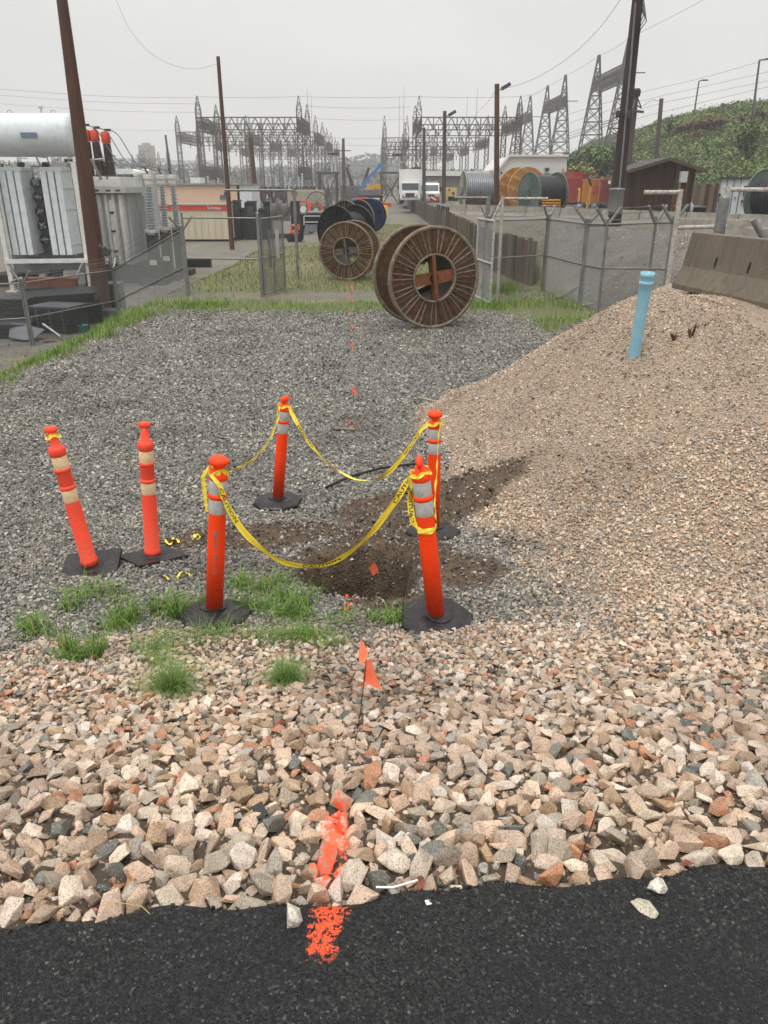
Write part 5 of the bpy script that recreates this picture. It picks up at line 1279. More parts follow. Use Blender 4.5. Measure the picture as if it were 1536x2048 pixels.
# frame that carries drum and radiators
for (u0, u1) in ((12, 20), (170, 180)):
    a = px((u0 + u1) / 2, 522, 33.7) - O; mb = MB(); mb.bar(Vector((a.x, a.y, -.0)), Vector((a.x, a.y, 3.6 + 1.4)), .17); mb.build('frame_leg', TW, g)
    mb = MB(); mb.box(Vector((a.x, a.y, .02)), (.45, .45, .05)); mb.build('foot_plate', TW, g)
a, b = px(10, 523, 33.55) - O, px(180, 521, 33.55) - O; mb = MB(); mb.bar(a, b, .16); mb.build('frame_beam', TW, g)
a = px(168, 520, 33.7) - O
for (dx, dz) in ((-.9, -1.1), (.7, -1.0)):
    mb = MB(); mb.bar(a, a + Vector((dx, .6, dz)), .06); mb.build('brace', TW, g)
mb = MB(); lo, hi = L3(-17.5, 35.3, -1.4), L3(-12.7, 40, -.9); mb.cb(lo.x, hi.x, lo.y, hi.y, lo.z, hi.z); mb.build('plinth', GRIME, g)
for k in range(6):
    mb = MB(); c = px(40 + k * 24 + random.uniform(-6, 6), 545 + random.uniform(-6, 12), 34.6) - O; mb.box(c, (random.uniform(.2, .6), .3, random.uniform(.2, .5))); mb.build('control_box', random.choice([DARKG, TG2, GRIME]), g)
# second, corrugated transformer behind the pole, with three bushings
O2 = Vector((-12.2, 38, GY)); g = root('corrugated_transformer', 'grey corrugated transformer tank with three orange-capped bushings behind the leaning pole', 'transformer', O2)
def Q(u, v, d): return px(u, v, d) - O2
xa, xb = Q(182, 440, 36.9).x, Q(252, 440, 36.9).x; zt, zb_ = Q(200, 388, 36.9).z, Q(215, 530, 36.9).z
mb = MB(); mb.cb(xa, xb, -1.0, 2., zb_, zt); mb.build('tank', TG2, g, .02)
nr = 5
for k in range(nr):
    x = xa + (k + .5) * (xb - xa) / nr; mb = MB(); mb.prism([(x - .10, -1.0), (x - .06, -1.16), (x + .06, -1.16), (x + .10, -1.0)], 'z', zb_ + .05, zt - .02); mb.build('stiffener', TW, g)
for k in range(9):
    mb = MB(); y = -.8 + k * .3; mb.cb(xb, xb + .14, y, y + .08, zb_ + .2, zt - .1); mb.build('stiffener', TG2, g)
for (v0, v1, d, u0, u1) in ((354, 374, 36.6, 178, 240), (374, 387, 36.5, 180, 248)):
    a, b = Q(u0, v1, d), Q(u1, v0, d); mb = MB(); mb.cb(a.x, b.x, -1.3, 1.8, a.z, b.z); mb.build('cover', TW if v0 < 360 else TG2, g, .02)
for u in (198, 220, 240):
    a = Q(u, 381, 36.4); mb = MB(); mb.box(a + Vector((0, -.3, 0)), (.16, .1, .08)); mb.build('lug', DARKG, g)
for k, v in enumerate((425, 462, 502)):
    a = Q(226 + k * 4, v, 36.6); mb = MB(); mb.box(a + Vector((0, -.18, 0)), (.18, .12, .08)); mb.build('junction_box', DARKG, g)
a, b = Q(222, 400, 36.6), Q(236, 510, 36.6); mb = MB(); mb.bar(a + Vector((0, -.14, 0)), b + Vector((0, -.14, 0)), .1); mb.build('conduit', TW, g)
mb = MB(); mb.cb(xa - .3, xb + .8, -1.2, 3, 0, zb_ - .003); mb.build('plinth', GRIME, g)
BROWNI = M('brown porcelain', (.06, .033, .028), .25, var=.15, scale=8); ORCAP = M('orange sheath', (.48, .055, .022), .5, var=.15)
for (ub, vb, ut, vt, us, vs_) in ((180, 352, 173, 282, 168, 250), (203, 352, 191, 283, 189, 255), (223, 352, 213, 286, 211, 260)):
    a, b, s_ = Q(ub, vb, 37.6), Q(ut, vt, 37.6), Q(us, vs_, 37.6); ax = (b - a); Ln = ax.length; A = Matrix.Translation(a) @ basis(ax).to_4x4()
    pr = []
    for k in range(22):
        z = Ln * k / 22; w = .21 - .06 * k / 22; pr += [(w, z), (w + .028, z + Ln / 66), (w, z + Ln / 33)]
    mb = MB(); mb.lathe(pr, 16, A, True); bu = mb.build('bushing', BROWNI, g)
    mb = MB(); mb.lathe([(.185, Ln), (.20, Ln + .04), (.19, Ln + .42), (.10, Ln + .46)], 14, A, True); mb.build('cap', ORCAP, bu)
    mb = MB(); mb.tube([b, s_], .045, 8); mb.box(s_ + Vector((.08, 0, 0)), (.28, .12, .09)); mb.build('terminal', DARKG, bu)
# finned radiators on the far side of it, in a braced frame
O3 = Vector((-11.6, 41, GY)); g = root('radiator_frame', 'pale grey radiator bank in a braced white frame behind the corrugated tank', 'radiator', O3)
def Q3(u, v, d): return px(u, v, d) - O3
for k in range(7):
    u = 236 + k * 8; a, b = Q3(u, 350, 40.5), Q3(u + 12, 480, 40.5); mb = MB(); mb.cb(a.x + .01, a.x + .2, -.5, 1.2, b.z, a.z); mb.build('radiator_panel', TG if k % 3 else TG2, g, .015)
a, b = Q3(182, 349, 40.3), Q3(280, 338, 40.3); mb = MB(); mb.cb(a.x, b.x, -.8, 1.2, a.z, b.z); mb.build('header', TG, g, .02)
for (p, q, w) in (((278, 345), (292, 540), .14), ((240, 480), (292, 480), .12), ((254, 382), (278, 352), .07), ((258, 455), (288, 478), .07), ((262, 480), (296, 530), .08), ((292, 482), (262, 530), .08)):
    mb = MB(); mb.bar(Q3(*p, 40), Q3(*q, 40), w); mb.build('brace', TW, g)
# three ribbed insulators on dark stands
CER = M('grey porcelain', (.40, .425, .44), .3, var=.06, scale=4); STAND = M('dark brown steel', (.040, .035, .029), .6, var=.25, scale=4, dirt=(.10, .09, .08)); 
for k, (ub, vb, ut, vt, d, lab) in enumerate(((312, 566, 296, 349, 36.3, 'nearest grey ribbed insulator on a dark steel stand with white tag'), (338, 556, 322, 349, 38.2, 'middle grey ribbed insulator on a dark steel stand with white tag'), (364, 546, 343, 349, 40.3, 'farthest grey ribbed insulator on a dark steel stand'))):
    A_ = px(ub, vb, d); A_.z = GY; T = px(ut, vt, d); g = root('instrument_transformer', lab, 'insulator', A_, 0, 'ribbed insulators on stands'); ax = T - A_; Ln = ax.length; A = basis(ax).to_4x4()
    mb = MB(); mb.box((0, 0, .13), (1.15, 1.05, .26)); mb.build('plinth', GRIME, g)
    mb = MB(); mb.box((0, 0, Ln * .27), (.34, .34, Ln * .44)); mb.v = [tuple(A @ Vector(p)) for p in mb.v]; st_ = mb.build('stand', STAND, g)
    for sx in (-1, 1):
        mb = MB(); mb.box((sx * .19, 0, Ln * .27), (.05, .44, Ln * .44)); mb.v = [tuple(A @ Vector(p)) for p in mb.v]; mb.build('flange', STAND, st_)
    mb = MB(); mb.box((0, 0, Ln * .50), (.52, .52, .14)); mb.box((0, 0, Ln * .475), (.42, .42, .1)); mb.v = [tuple(A @ Vector(p)) for p in mb.v]; mb.build('top_plate', TG2, g)
    if k < 2:
        mb = MB(); mb.box((0, -.2, Ln * .21), (.3, .04, .22)); mb.v = [tuple(A @ Vector(p)) for p in mb.v]; mb.build('tag_plate', TW, g)
    n = 15; pr = []
    for i in range(n):
        z = Ln * (.52 + .385 * i / n); h_ = Ln * .385 / n; w = .235 - .035 * i / n; pr += [(w - .12, z), (w - .1, z + h_ * .2), (w, z + h_ * .42), (w, z + h_ * .5), (w - .12, z + h_ * .62)]
    mb = MB(); mb.lathe(pr, 22, A, False); mb.build('insulator', CER, g)
    mb = MB(); mb.lathe([(.16, Ln * .905), (.18, Ln * .92), (.18, Ln * .955), (.22, Ln * .96), (.22, Ln * .995), (0, Ln)], 20, A); mb.build('head', TW, g)
    mb = MB(); c0 = ax; mb.bar(c0, c0 + Vector((-.12, 0, .28)), .06); mb.build('terminal', DARKG, g)
mb = MB(); a = px(282, 345, 38); b = px(296, 345, 38); mb.lathe([(.17, 0), (.17, .75)], 16, Matrix.Translation(Vector()) @ Matrix.Rotation(R(90), 4, 'Y')); o = mb.build('pipe_stub', TW); o.location = px(268, 346, 39.5); tag(o, 'short horizontal white pipe stub beside the nearest ribbed insulator', 'pipe')

# ------------------------------------------------------------------ scrap heap behind the left fence
SCB = M('wet black scrap', (.013, .0135, .015), .35, var=.4, scale=5, dirt=(.07, .07, .07), dirt_amt=.5); SCG = M('wet grey sheet metal', (.13, .14, .155), .35, .3, var=.2, scale=3); OXR = M('oxide red beam', (.19, .055, .028), .6, var=.3, scale=5); SLAB = M('pale slab', (.36, .36, .355), .6, var=.15)
def scrapbox(label, u, v, d, size, rot=(0, 0, 0), m=SCB, name='scrap_box', cat='scrap', ribs=0, slats=0, group='scrap heap behind the left fence', lift=0.):
    B = px(u, v, d); B.z = GY + lift; g = root(name, label, cat, B, rot[2], group); w, dp, h = size; Rm = Matrix.Rotation(rot[0], 3, 'X') @ Matrix.Rotation(rot[1], 3, 'Y')
    mb = MB(); mb.box(Rm @ Vector((0, 0, h / 2)), (w * .96, dp * .96, h * .96), Rm); mb.build('body', m, g, .01)
    for k in range(ribs):
        x = -w / 2 + (k + .5) * w / ribs; mb = MB(); mb.box(Rm @ Vector((x, -dp / 2, h / 2)), (.05, .05, h), Rm); mb.build('rib', SCG, g)
    for k in range(slats):
        z = (k + .5) * h / slats; mb = MB(); mb.box(Rm @ Vector((0, -dp / 2 - .01, z)), (w, .03, h / slats * .6), Rm); mb.build('slat', m, g)
    mb = MB(); mb.box(Rm @ Vector((0, 0, h)), (w * 1.03, dp * 1.03, .05), Rm); mb.build('lid', SCG if ribs else m, g)
    return g
scrapbox('black slatted crate with two grey ribs below the leaning pole', 124, 652, 24.3, (1.35, 1.0, .78), (0, 0, -.25), SCB, 'crate', 'crate', 3, 7)
scrapbox('dark slatted crate leaning behind the ribbed crate beside the pole', 185, 640, 26.0, (.75, .8, .6), (0, .06, .2), SCB, 'crate', 'crate', 0, 5)
scrapbox('stack of black panels at the left edge of the scrap heap', 28, 640, 24.8, (1.35, 1.2, .95), (0, .03, .1), SCB, 'panel_stack', 'scrap', 0, 6)
scrapbox('low black box heaped in front of the black panel stack', 30, 660, 23.4, (1.0, .8, .42), (.1, .05, .2), SCB, 'scrap_box', 'scrap', 0, 3)
scrapbox('flattened black frames heaped on the ribbed crate', 128, 620, 25.6, (2.3, 1.2, .28), (.06, -.05, .15), SCB, 'frame_stack', 'scrap', 0, 4, lift=.72)
scrapbox('oxide red beam lying across the scrap heap', 108, 590, 27.0, (1.7, .35, .26), (0, .02, .1), OXR, 'steel_beam', 'beam', 0, 0, lift=1.02)
scrapbox('dark box lying under the oxide red beam', 112, 605, 27.2, (1.9, .9, .95), (0, .0, .1), SCB, 'scrap_box', 'scrap', 0, 5)
scrapbox('pale grey slab lying on blocks under the radiator frame', 72, 580, 31.5, (.95, 1.4, .14), (.06, 0, .1), SLAB, 'slab', 'slab', 0, 0, lift=.55)
scrapbox('dark crate stack right of the leaning pole', 224, 612, 28.5, (.85, .9, .95), (0, 0, .1), SCB, 'crate', 'crate', 2, 6)
scrapbox('low dark skid at the far right of the scrap heap', 218, 640, 26.5, (.9, .7, .3), (0, .05, .3), SCG, 'skid', 'scrap', 0, 2)
for (pts, lab) in (([(18, 676, 22.6), (52, 682, 22.4), (56, 650, 23.1), (22, 646, 23.2)], 'dark grey bent metal sheet leaning on the scrap at far left'), ([(52, 682, 22.4), (70, 678, 22.5), (90, 660, 23.0), (56, 652, 23.1)], 'blue grey metal plate standing behind the nearest fence post')):
    P = [px(*q) for q in pts]; c = sum(P, Vector()) / 4; c.z = GY; mb = MB(); nn = (P[1] - P[0]).cross(P[2] - P[0]).normalized() * .025
    V = [p - c for p in P] + [p - c + nn for p in P]; mb.add(V, [(0, 1, 2, 3), (7, 6, 5, 4), (0, 4, 5, 1), (1, 5, 6, 2), (2, 6, 7, 3), (3, 7, 4, 0)]); o = mb.build('metal_sheet', SCG); o.location = c; tag(o, lab, 'metal sheet', 'scrap heap behind the left fence')
for (a, b, r, lab) in (((86, 648, 23.6), (120, 672, 22.8), .03, 'bright bent flat bar leaning from the crate to the ground'), ((90, 600, 26), (150, 597, 26), .05, 'grey pipe lying on the scrap heap'), ((100, 606, 25.2), (170, 600, 25.4), .045, 'second grey pipe lying lower on the scrap heap'), ((20, 565, 30), (45, 555, 30.2), .05, 'pale bar propped beside the radiator frame leg')):
    mb = MB(); c = px(*a); mb.tube([Vector(), px(*b) - c], r, 8); o = mb.build('scrap_pipe', SCG if r > .04 else TW); o.location = c; tag(o, lab, 'pipe', 'scrap heap behind the left fence')
TEAL = M('teal plastic', (.09, .50, .42), .45, var=.1); B = px(167, 666, 24.1); B.z = GY; g = root('plastic_tub', 'teal plastic tub on the dirt behind the left fence', 'tub', B)
mb = MB(); mb.lathe([(.0, .0), (.145, .0), (.165, .20), (.175, .20), (.175, .22), (.155, .22), (.13, .03), (0, .03)], 24, None, True, False); mb.build('tub', TEAL, g)
for (u, v, d, s, lab) in ((137, 668, 23.9, .3, 'dark log of debris left of the teal tub'), (190, 664, 24.2, .16, 'small dark clod right of the teal tub'), (100, 688, 22.4, .35, 'dark debris on the dirt near the fence post')):
    B = px(u, v, d); B.z = h1(B.x, B.y); v_, f_ = hull_variant(int(u), 14, (s * .6, s * .2, s * .14)); me = bpy.data.meshes.new('debris'); me.from_pydata(v_.tolist(), [], f_.tolist()); me.materials.append(SCB); o = bpy.data.objects.new('debris', me); COL.objects.link(o); o.location = B; o.rotation_euler = (0, 0, .2); tag(o, lab, 'debris')

# ------------------------------------------------------------------ site trailers, cabinets and plant beyond
PEACH = M('peach wall', (.62, .43, .31), .6, var=.05, scale=1); CREAMW = M('cream trailer wall', (.52, .46, .345), .55, var=.05, scale=1, dirt=(.35, .3, .22), dirt_amt=.3, streak=True); REDS = M('red stripe', (.55, .045, .02), .5, var=.08); UNDER = M('dark underframe', (.03, .03, .03), .7)
def gbox(mb, u0, u1, v0, v1, d, dep, Oo):
    a, b = px(u0, v1, d) - Oo, px(u1, v0, d) - Oo; return mb.cb(min(a.x, b.x), max(a.x, b.x), d - Oo.y, d - Oo.y + dep, a.z, b.z)
Oc = Vector((px(380, 480, 64).x, 64, GY)); g = root('site_trailer', 'cream site trailer with a red stripe and lettering, nearest the insulators', 'trailer', Oc)
gbox(MB(), 262, 456, 411, 479, 64, 3., Oc).build('body', CREAMW, g, .03); gbox(MB(), 262, 457, 411.5, 420.5, 63.94, .05, Oc).build('stripe', REDS, g); gbox(MB(), 262, 458, 408.5, 411.2, 63.9, 3.2, Oc).build('roof', PALECONC, g)
gbox(MB(), 268, 452, 479.3, 489, 64.4, 2.2, Oc).build('underframe', UNDER, g)
V, F = text_mesh('britco', 1.0); a = px(424, 418.6, 63.9) - Oc; sc_ = (px(442, 418, 63.9).x - px(424, 418, 63.9).x) / V[:, 0].max(); mb = MB(); mb.add([(a.x + p[0] * sc_, a.y - .02, a.z + p[1] * sc_) for p in V], F); mb.build('lettering', TW, g)['kind'] = 'stuff'
mb = MB(); a = px(416, 419, 63.9) - Oc; w = .14
mb.cb(a.x, a.x + .22, a.y - .03, a.y - .01, a.z + .02, a.z + .06); mb.cb(a.x, a.x + .04, a.y - .028, a.y - .008, a.z + .06, a.z + .30); mb.cb(a.x + .18, a.x + .22, a.y - .03, a.y - .01, a.z + .06, a.z + .18); mb.build('emblem', TW, g)
for k in range(14):
    u = 270 + k * 13.4; mb = MB(); a = px(u, 479, 63.97) - Oc; b = px(u, 421, 63.97) - Oc; mb.cb(a.x, a.x + .05, a.y - .02, a.y + .01, a.z, b.z); mb.build('seam', CREAMW, g)
Oc = Vector((px(390, 470, 76).x, 76, GY)); g = root('peach_building', 'long peach walled building with a white end behind the cream trailer', 'building', Oc)
gbox(MB(), 270, 478, 370, 440, 76, 5, Oc).build('wall', PEACH, g); gbox(MB(), 478.1, 502, 370, 440, 76, 5, Oc).build('end_wall', TG, g); gbox(MB(), 268, 504, 367.2, 369.9, 75.8, 5.4, Oc).build('roof', PALECONC, g)
gbox(MB(), 440, 451, 390, 398, 75.9, .2, Oc).build('window', SCG, g); gbox(MB(), 448, 453, 384, 390, 75.8, .3, Oc).build('wall_lamp', DARKG, g)
gbox(MB(), 382, 400, 355, 366.5, 77, 2, Oc).build('roof_unit', TG, g)
BLK2 = M('black cabinet', (.014, .0145, .015), .5, var=.25, scale=3)
for (u0, u1, v0, v1, d, lab, m) in ((466, 478, 400, 480, 66, 'tall black electrical cabinet right of the cream trailer', BLK2), (479, 487, 416, 480, 66.5, 'narrow black cabinet beside the tall cabinet', BLK2), (493, 509, 402, 480, 66, 'wide black cabinet with a top lip in the cabinet row', BLK2), (519, 529, 416, 480, 66.2, 'low black cabinet before the left gate leaf', BLK2), (530, 540, 402, 475, 67, 'black cabinet seen through the left gate leaf', BLK2), (582, 597, 402, 448, 62, 'tall black cabinet right of the left gate leaf', BLK2), (602, 612, 380, 0, 0, '', None))[:6]:
    a = px((u0 + u1) / 2, v1, d); Oc = Vector((a.x, d, GY)); g = root('cabinet', lab, 'electrical cabinet', Oc, 0, 'black electrical cabinets')
    gbox(MB(), u0, u1, v0 + 3, v1, d, 1.0, Oc).build('body', m, g, .01); gbox(MB(), u0 - 1, u1 + 1, v0, v0 + 2.8, d - .1, 1.2, Oc).build('lid', DARKG, g); gbox(MB(), u0 + 2, u1 - 2, v0 + 10, v0 + 30, d - .03, .04, Oc).build('door_panel', DARKG, g)
Oc = Vector((px(540, 480, 68).x, 68, GY)); o = gbox(MB(), 460, 600, 468, 481, 68, .8, Oc).build('low_plinth', UNDER); o.location = Oc; tag(o, 'long low black skid under the cabinet row', 'skid')
TAN = M('tan container', (.36, .335, .26), .6, var=.08, scale=1.5, dirt=(.25, .2, .14), dirt_amt=.4)
Oc = Vector((px(610, 410, 86).x, 86, GY)); g = root('shipping_container', 'tan shipping container with dark stencilled marks beyond the left gate', 'container', Oc)
gbox(MB(), 576, 646, 380, 413, 86, 2.4, Oc).build('body', TAN, g)
for k in range(24):
    u = 577 + k * 2.9; gbox(MB(), u, u + 1.4, 382, 411, 85.95, .06, Oc).build('corrugation', TAN, g)
mb = MB(); rr = random.Random(2)
for i in range(2):
    for j in range(4):
        u, v = 583 + j * 3.2, 383.5 + i * 4.2
        gbox(mb, u, u + .7, v, v + 3.2, 85.9, .02, Oc); gbox(mb, u + .75, u + 2.0, v + (1.2 if rr.random() < .5 else 0), v + (1.9 if rr.random() < .5 else .7), 85.9, .02, Oc)
mb.build('print', BARK, g)['kind'] = 'stuff'
REDEQ = M('red orange machinery', (.62, .075, .03), .5, var=.2, scale=3); YEL = M('yellow paint', (.72, .50, .01), .5, var=.08)
def frame_trailer(label, u, v, d, w, zg, name='reel_trailer', wheel=True, sc=1.):
    a = px(u, v, d); Oc = Vector((a.x, d, zg)); g = root(name, label, 'machine', Oc, 0, 'red orange site machines')
    mb = MB(); mb.box((0, 0, .75 * sc), (w, 1.4 * sc, .5 * sc), None, .9); mb.build('chassis', REDEQ, g, .04)
    for x in (-w * .36, w * .36):
        mb = MB(); mb.bar((x, -.5 * sc, .9 * sc), (x * .7, -.3 * sc, 2.2 * sc), .16 * sc); mb.build('upright', REDEQ, g)
        mb = MB(); q = Matrix.Translation((x, -.75 * sc, .36 * sc)) @ Matrix.Rotation(R(90), 4, 'X'); mb.lathe([(.2, -.1), (.36, -.1), (.36, .1), (.2, .1)], 18, q); mb.build('wheel', BLACKST, g)
    mb = MB(); mb.bar((-w * .26, -.3 * sc, 2.15 * sc), (w * .26, -.3 * sc, 2.15 * sc), .14 * sc); mb.build('crossbar', REDEQ, g)
    mb = MB(); q = Matrix.Translation((0, -.2 * sc, 1.65 * sc)) @ Matrix.Rotation(R(90), 4, 'X'); mb.lathe([(.22 * sc, -.3), (.22 * sc, .3)], 16, q); mb.build('winch_drum', TW, g)
    return g
frame_trailer('red orange winch trailer before the tan container', 607, 420, 74, 1.9, -1.4, sc=1.25); frame_trailer('red orange machine with a white drum right of the tan container', 632, 420, 78, 1.9, -1.4, sc=1.1); frame_trailer('red orange machine behind the navy reel', 724, 408, 78, 1.6, -.6, sc=1.0); frame_trailer('small red orange machine right of the cabinet', 590, 440, 64, .8, -1.4, sc=.8)
g = root('wheel_frame', 'thin spoked wheel frame standing by the tan container', 'wheel', (px(634, 400, 77).x, 77, -.2)); mb = MB(); mb.tube([(1.0 * math.cos(a), 0, 1.3 + 1.0 * math.sin(a)) for a in np.linspace(0, 2 * PI, 25)], .045, 6); mb.build('rim', DARKG, g)
for k in range(6): mb = MB(); a = k * PI / 6; mb.bar((math.cos(a), 0, 1.3 + math.sin(a)), (-math.cos(a), 0, 1.3 - math.sin(a)), .03); mb.build('spoke', DARKG, g)
Oc = Vector((px(625, 475, 50).x, 50, -1.0)); g = root('flatbed_trailer', 'black flatbed trailer with a white rail loaded with dark bins, left of the black reels', 'trailer', Oc)
gbox(MB(), 596, 672, 460, 464, 50, 2.2, Oc).build('deck', BLK2, g); gbox(MB(), 600, 676, 428, 459.8, 50.3, 1.9, Oc).build('bin', BLK2, g, .02); gbox(MB(), 612, 668, 424, 428, 50.2, 2., Oc).build('cover', SCG, g, .02)
for (a, b, c_, e_) in ((608, 450, 608, 432), (608, 432, 670, 432), (608, 444, 670, 444)):
    mb = MB(); mb.bar(px(a, b, 50.1) - Oc, px(c_, e_, 50.1) - Oc, .05); mb.build('rail', TW, g)
for u in (600, 640): gbox(MB(), u, u + 6, 464.1, 478, 50.2, .4, Oc).build('leg', BLK2, g)
for k in range(5): mb = MB(); c = px(615 + k * 8, 456, 50.0) - Oc; mb.lathe([(.0, -.2), (.22, -.2), (.12, .2), (0, .2)], 8, Matrix.Translation(c)); mb.build('sack', SCG, g)
Oc = Vector((px(764, 430, 58).x, 58, h1(-.1, 58))); g = root('yellow_block', 'bright yellow box panel standing beyond the navy reel', 'box', Oc)
gbox(MB(), 754, 775, 412, 431, 58, .9, Oc).build('panel', YEL, g, .02); mb = MB(); mb.bar(px(764, 412, 58) - Oc, px(764, 392, 58) - Oc, .07); mb.build('stake', BLACKST, g)
Oc = Vector((px(747, 415, 76).x, 76, h1(-1., 76))); g = root('cream_crate', 'cream concrete box behind the yellow panel', 'box', Oc); gbox(MB(), 735, 758, 399, 416, 76, 2, Oc).build('body', M('cream box', (.45, .40, .33), .7), g, .02); gbox(MB(), 734, 759, 397, 398.9, 75.9, 2.2, Oc).build('lid', M('cream lid', (.5, .45, .38), .7), g)
o = MB().box((0, 0, .2), (1.6, .4, .45)).build('dark_beam', SCB); o.location = (px(392, 518, 44).x, 44, GY); tag(o, 'dark timber beam on the gravel beyond the fence post', 'beam')
# ================================================================== right-hand yard
ZY = .88
SHEDW = [M('dark stained board', (.036, .019, .012), .75, var=.35, scale=5, bump=.3, streak=True), M('red brown stained board', (.055, .026, .015), .75, var=.35, scale=5, bump=.3, streak=True), M('rubbed stained board', (.095, .046, .024), .75, var=.4, scale=5, bump=.3, streak=True)]
SHING = M('wet dark shingle', (.05, .046, .043), .4, var=.45, scale=6, bump=.4); TRIM = M('brown fascia', (.085, .055, .038), .7, var=.25, scale=4)
# ---- brown shed
d = 46.
xl, xr = px(1258, 400, d).x, px(1383, 400, d).x; zr = px(1336, 316, d).z; ze = px(1395, 341, d).z; xm = px(1336, 316, d).x
Oc = Vector((xm, d, ZY)); g = root('brown_shed', 'dark brown board shed with a gabled shingle roof beside the leaning power pole', 'shed', Oc)
dep = 3.4; w = .155; n = int((xr - xl) / w); zz = lambda x: (zr - (zr - ze) * (abs(x - xm) / ((xr - xl) / 2 + .35)) - .10)
gw = MB(); gw.prism([(xl - xm, 0), (xr - xm, 0), (xr - xm, zz(xr) - ZY), (0, zz(xm) - ZY), (xl - xm, zz(xl) - ZY)], 'y', .04, dep); gw.build('wall', SHEDW[0], g)
for k in range(n):
    a = xl + k * (xr - xl) / n; b = a + (xr - xl) / n - .012; mb = MB(); mb.prism([(a - xm, .05), (b - xm, .05), (b - xm, zz(b) - ZY), (a - xm, zz(a) - ZY)], 'y', -.0 - .012 * (k % 2), .038); mb.build('board', random.choices(SHEDW, (6, 3, 1))[0], g)
for k in range(int(dep / w)):
    y = k * w; mb = MB(); mb.cb(xl - xm - .03, xl - xm - .002, y, y + w - .012, .05, zz(xl) - ZY - .02); mb.build('board', random.choices(SHEDW, (6, 3, 1))[0], g)
hw = (xr - xl) / 2 + .40; rise = zr - ze
for s in (-1, 1):
    mb = MB(); P = [(0, zr - ZY), (s * hw, ze - ZY), (s * hw, ze - ZY - .09), (0, zr - ZY - .09)]; mb.prism(P, 'y', -.32, dep + .3); rf = mb.build('roof', SHING, g)
    mb = MB(); P = [(0, zr - ZY + .03), (s * (hw + .02), ze - ZY + .03), (s * (hw + .02), ze - ZY - .14), (0, zr - ZY - .14)]; mb.prism(P, 'y', -.37, -.325); mb.build('fascia', TRIM, g)
    for i in range(7):       # shingle courses
        f0, f1 = i / 7, (i + 1) / 7
        for j in range(9):
            y0 = -.31 + j * (dep + .6) / 9; o_ = .006 + random.uniform(0, .012)
            a = (s * hw * f0, zr - ZY - rise * f0); b = (s * hw * f1, zr - ZY - rise * f1)
            mb = MB(); mb.prism([(a[0], a[1] + o_), (b[0], b[1] + o_ + .016), (b[0], b[1] + .002), (a[0], a[1] + .002)], 'y', y0, y0 + (dep + .6) / 9 - .02); mb.build('shingle', SHING, rf)
Oc2 = px(1372, 355, d - .6); Oc2.z = ZY; g = root('meter_box', 'pale grey meter box on a thin conduit before the brown shed gable', 'meter box', Oc2)
def PB(u, v): return px(u, v, d - .6) - Oc2
a, b = PB(1358, 365), PB(1375, 343); mb = MB(); mb.cb(a.x, b.x, -.16, .1, a.z, b.z); mb.build('box', M('pale grey box', (.40, .41, .40), .5, var=.1), g, .02); mb = MB(); mb.tube([PB(1360, 365), PB(1357, 400), PB(1348, 443)], .055, 8); mb.build('conduit', GALV, g)
# ---- white shed
WSH = M('chalky white wall', (.52, .54, .56), .6, var=.12, scale=2, dirt=(.35, .36, .37), dirt_amt=.5, streak=True)
d = 47.; Oc = Vector((px(1465, 438, d).x, d, ZY)); g = root('white_shed', 'chalky white equipment shed with dark vents at the right edge', 'shed', Oc)
a, b = px(1428, 438, d) - Oc, px(1499, 358, d) - Oc; zt = b.z; P4 = [(a.x, 0), (b.x, -.7), (b.x + 1.9, .9), (a.x + 1.6, 2.3)]
mb = MB(); mb.prism([P4[0], P4[1], P4[2], P4[3]], 'z', 0, zt); mb.build('wall', WSH, g)
P5 = [(P4[0][0] - .1, -.1), (P4[1][0] + .05, -.85), (P4[2][0] + .15, .9), (P4[3][0], 2.4)]; mb = MB(); mb.prism(P5, 'z', zt + .003, zt + .1); mb.build('roof', SHING, g)
dv = Vector((P4[1][0] - P4[0][0], P4[1][1] - P4[0][1], 0)); nv = Vector((dv.y, -dv.x, 0)).normalized(); Mx = Matrix((dv.normalized(), -nv, Vector((0, 0, 1)))).transposed(); fl_ = dv.length
def on_wall(f, z, w_, h_, name, m, t_=.05): mb = MB(); mb.box(Vector((P4[0][0], P4[0][1], 0)) + dv * f + nv * t_ * .5 + Vector((0, 0, z)), (w_, t_, h_), Mx); return mb.build(name, m, g)
for f in (.02, .22, .42, .62, .98): on_wall(f, zt / 2, .05, zt, 'batten', SCG, .03)
for (f, z, w_, h_) in ((.06, zt * .55, .1, .45), (.78, zt * .72, .16, .5), (.10, zt * .12, .14, .2)): on_wall(f, z, w_, h_, 'vent', BLK2, .06)
on_wall(.80, zt * .48, .35, .07, 'sill', BLK2, .14); on_wall(.66, zt * .8, .14, .26, 'meter', TG, .14); on_wall(.90, zt * .85, .1, .12, 'lamp', DARKG, .1); on_wall(.52, .55 * zt, .05, .12, 'handle', DARKG, .08); on_wall(.16, zt * .82, .26, .16, 'notice', TW, .02)
# ---- dark bins and board fence at the foot of the hill
Oc = Vector((px(1394, 430, 50).x, 50, ZY)); g = root('dark_bin', 'low dark bin with a lid beside the brown shed', 'bin', Oc); gbox(MB(), 1377, 1413, 416, 432, 50, 1.4, Oc).build('body', BLK2, g, .03); gbox(MB(), 1376, 1414, 412.5, 415.8, 49.9, 1.6, Oc).build('lid', SCG, g)
Oc = Vector((px(1379, 405, 49).x, 49, ZY)); g = root('white_sack', 'white sack with a red top behind the brown shed corner', 'sack', Oc); c = px(1379, 404, 49) - Oc; mb = MB(); mb.lathe([(.0, -.9), (.25, -.85), (.27, -.2), (.12, .0), (0, .02)], 12, Matrix.Translation(c), True); mb.build('sack', WSH, g); mb = MB(); mb.lathe([(.10, -.03), (.16, .1), (.08, .22), (0, .24)], 10, Matrix.Translation(c)); mb.build('top', REDEQ, g)
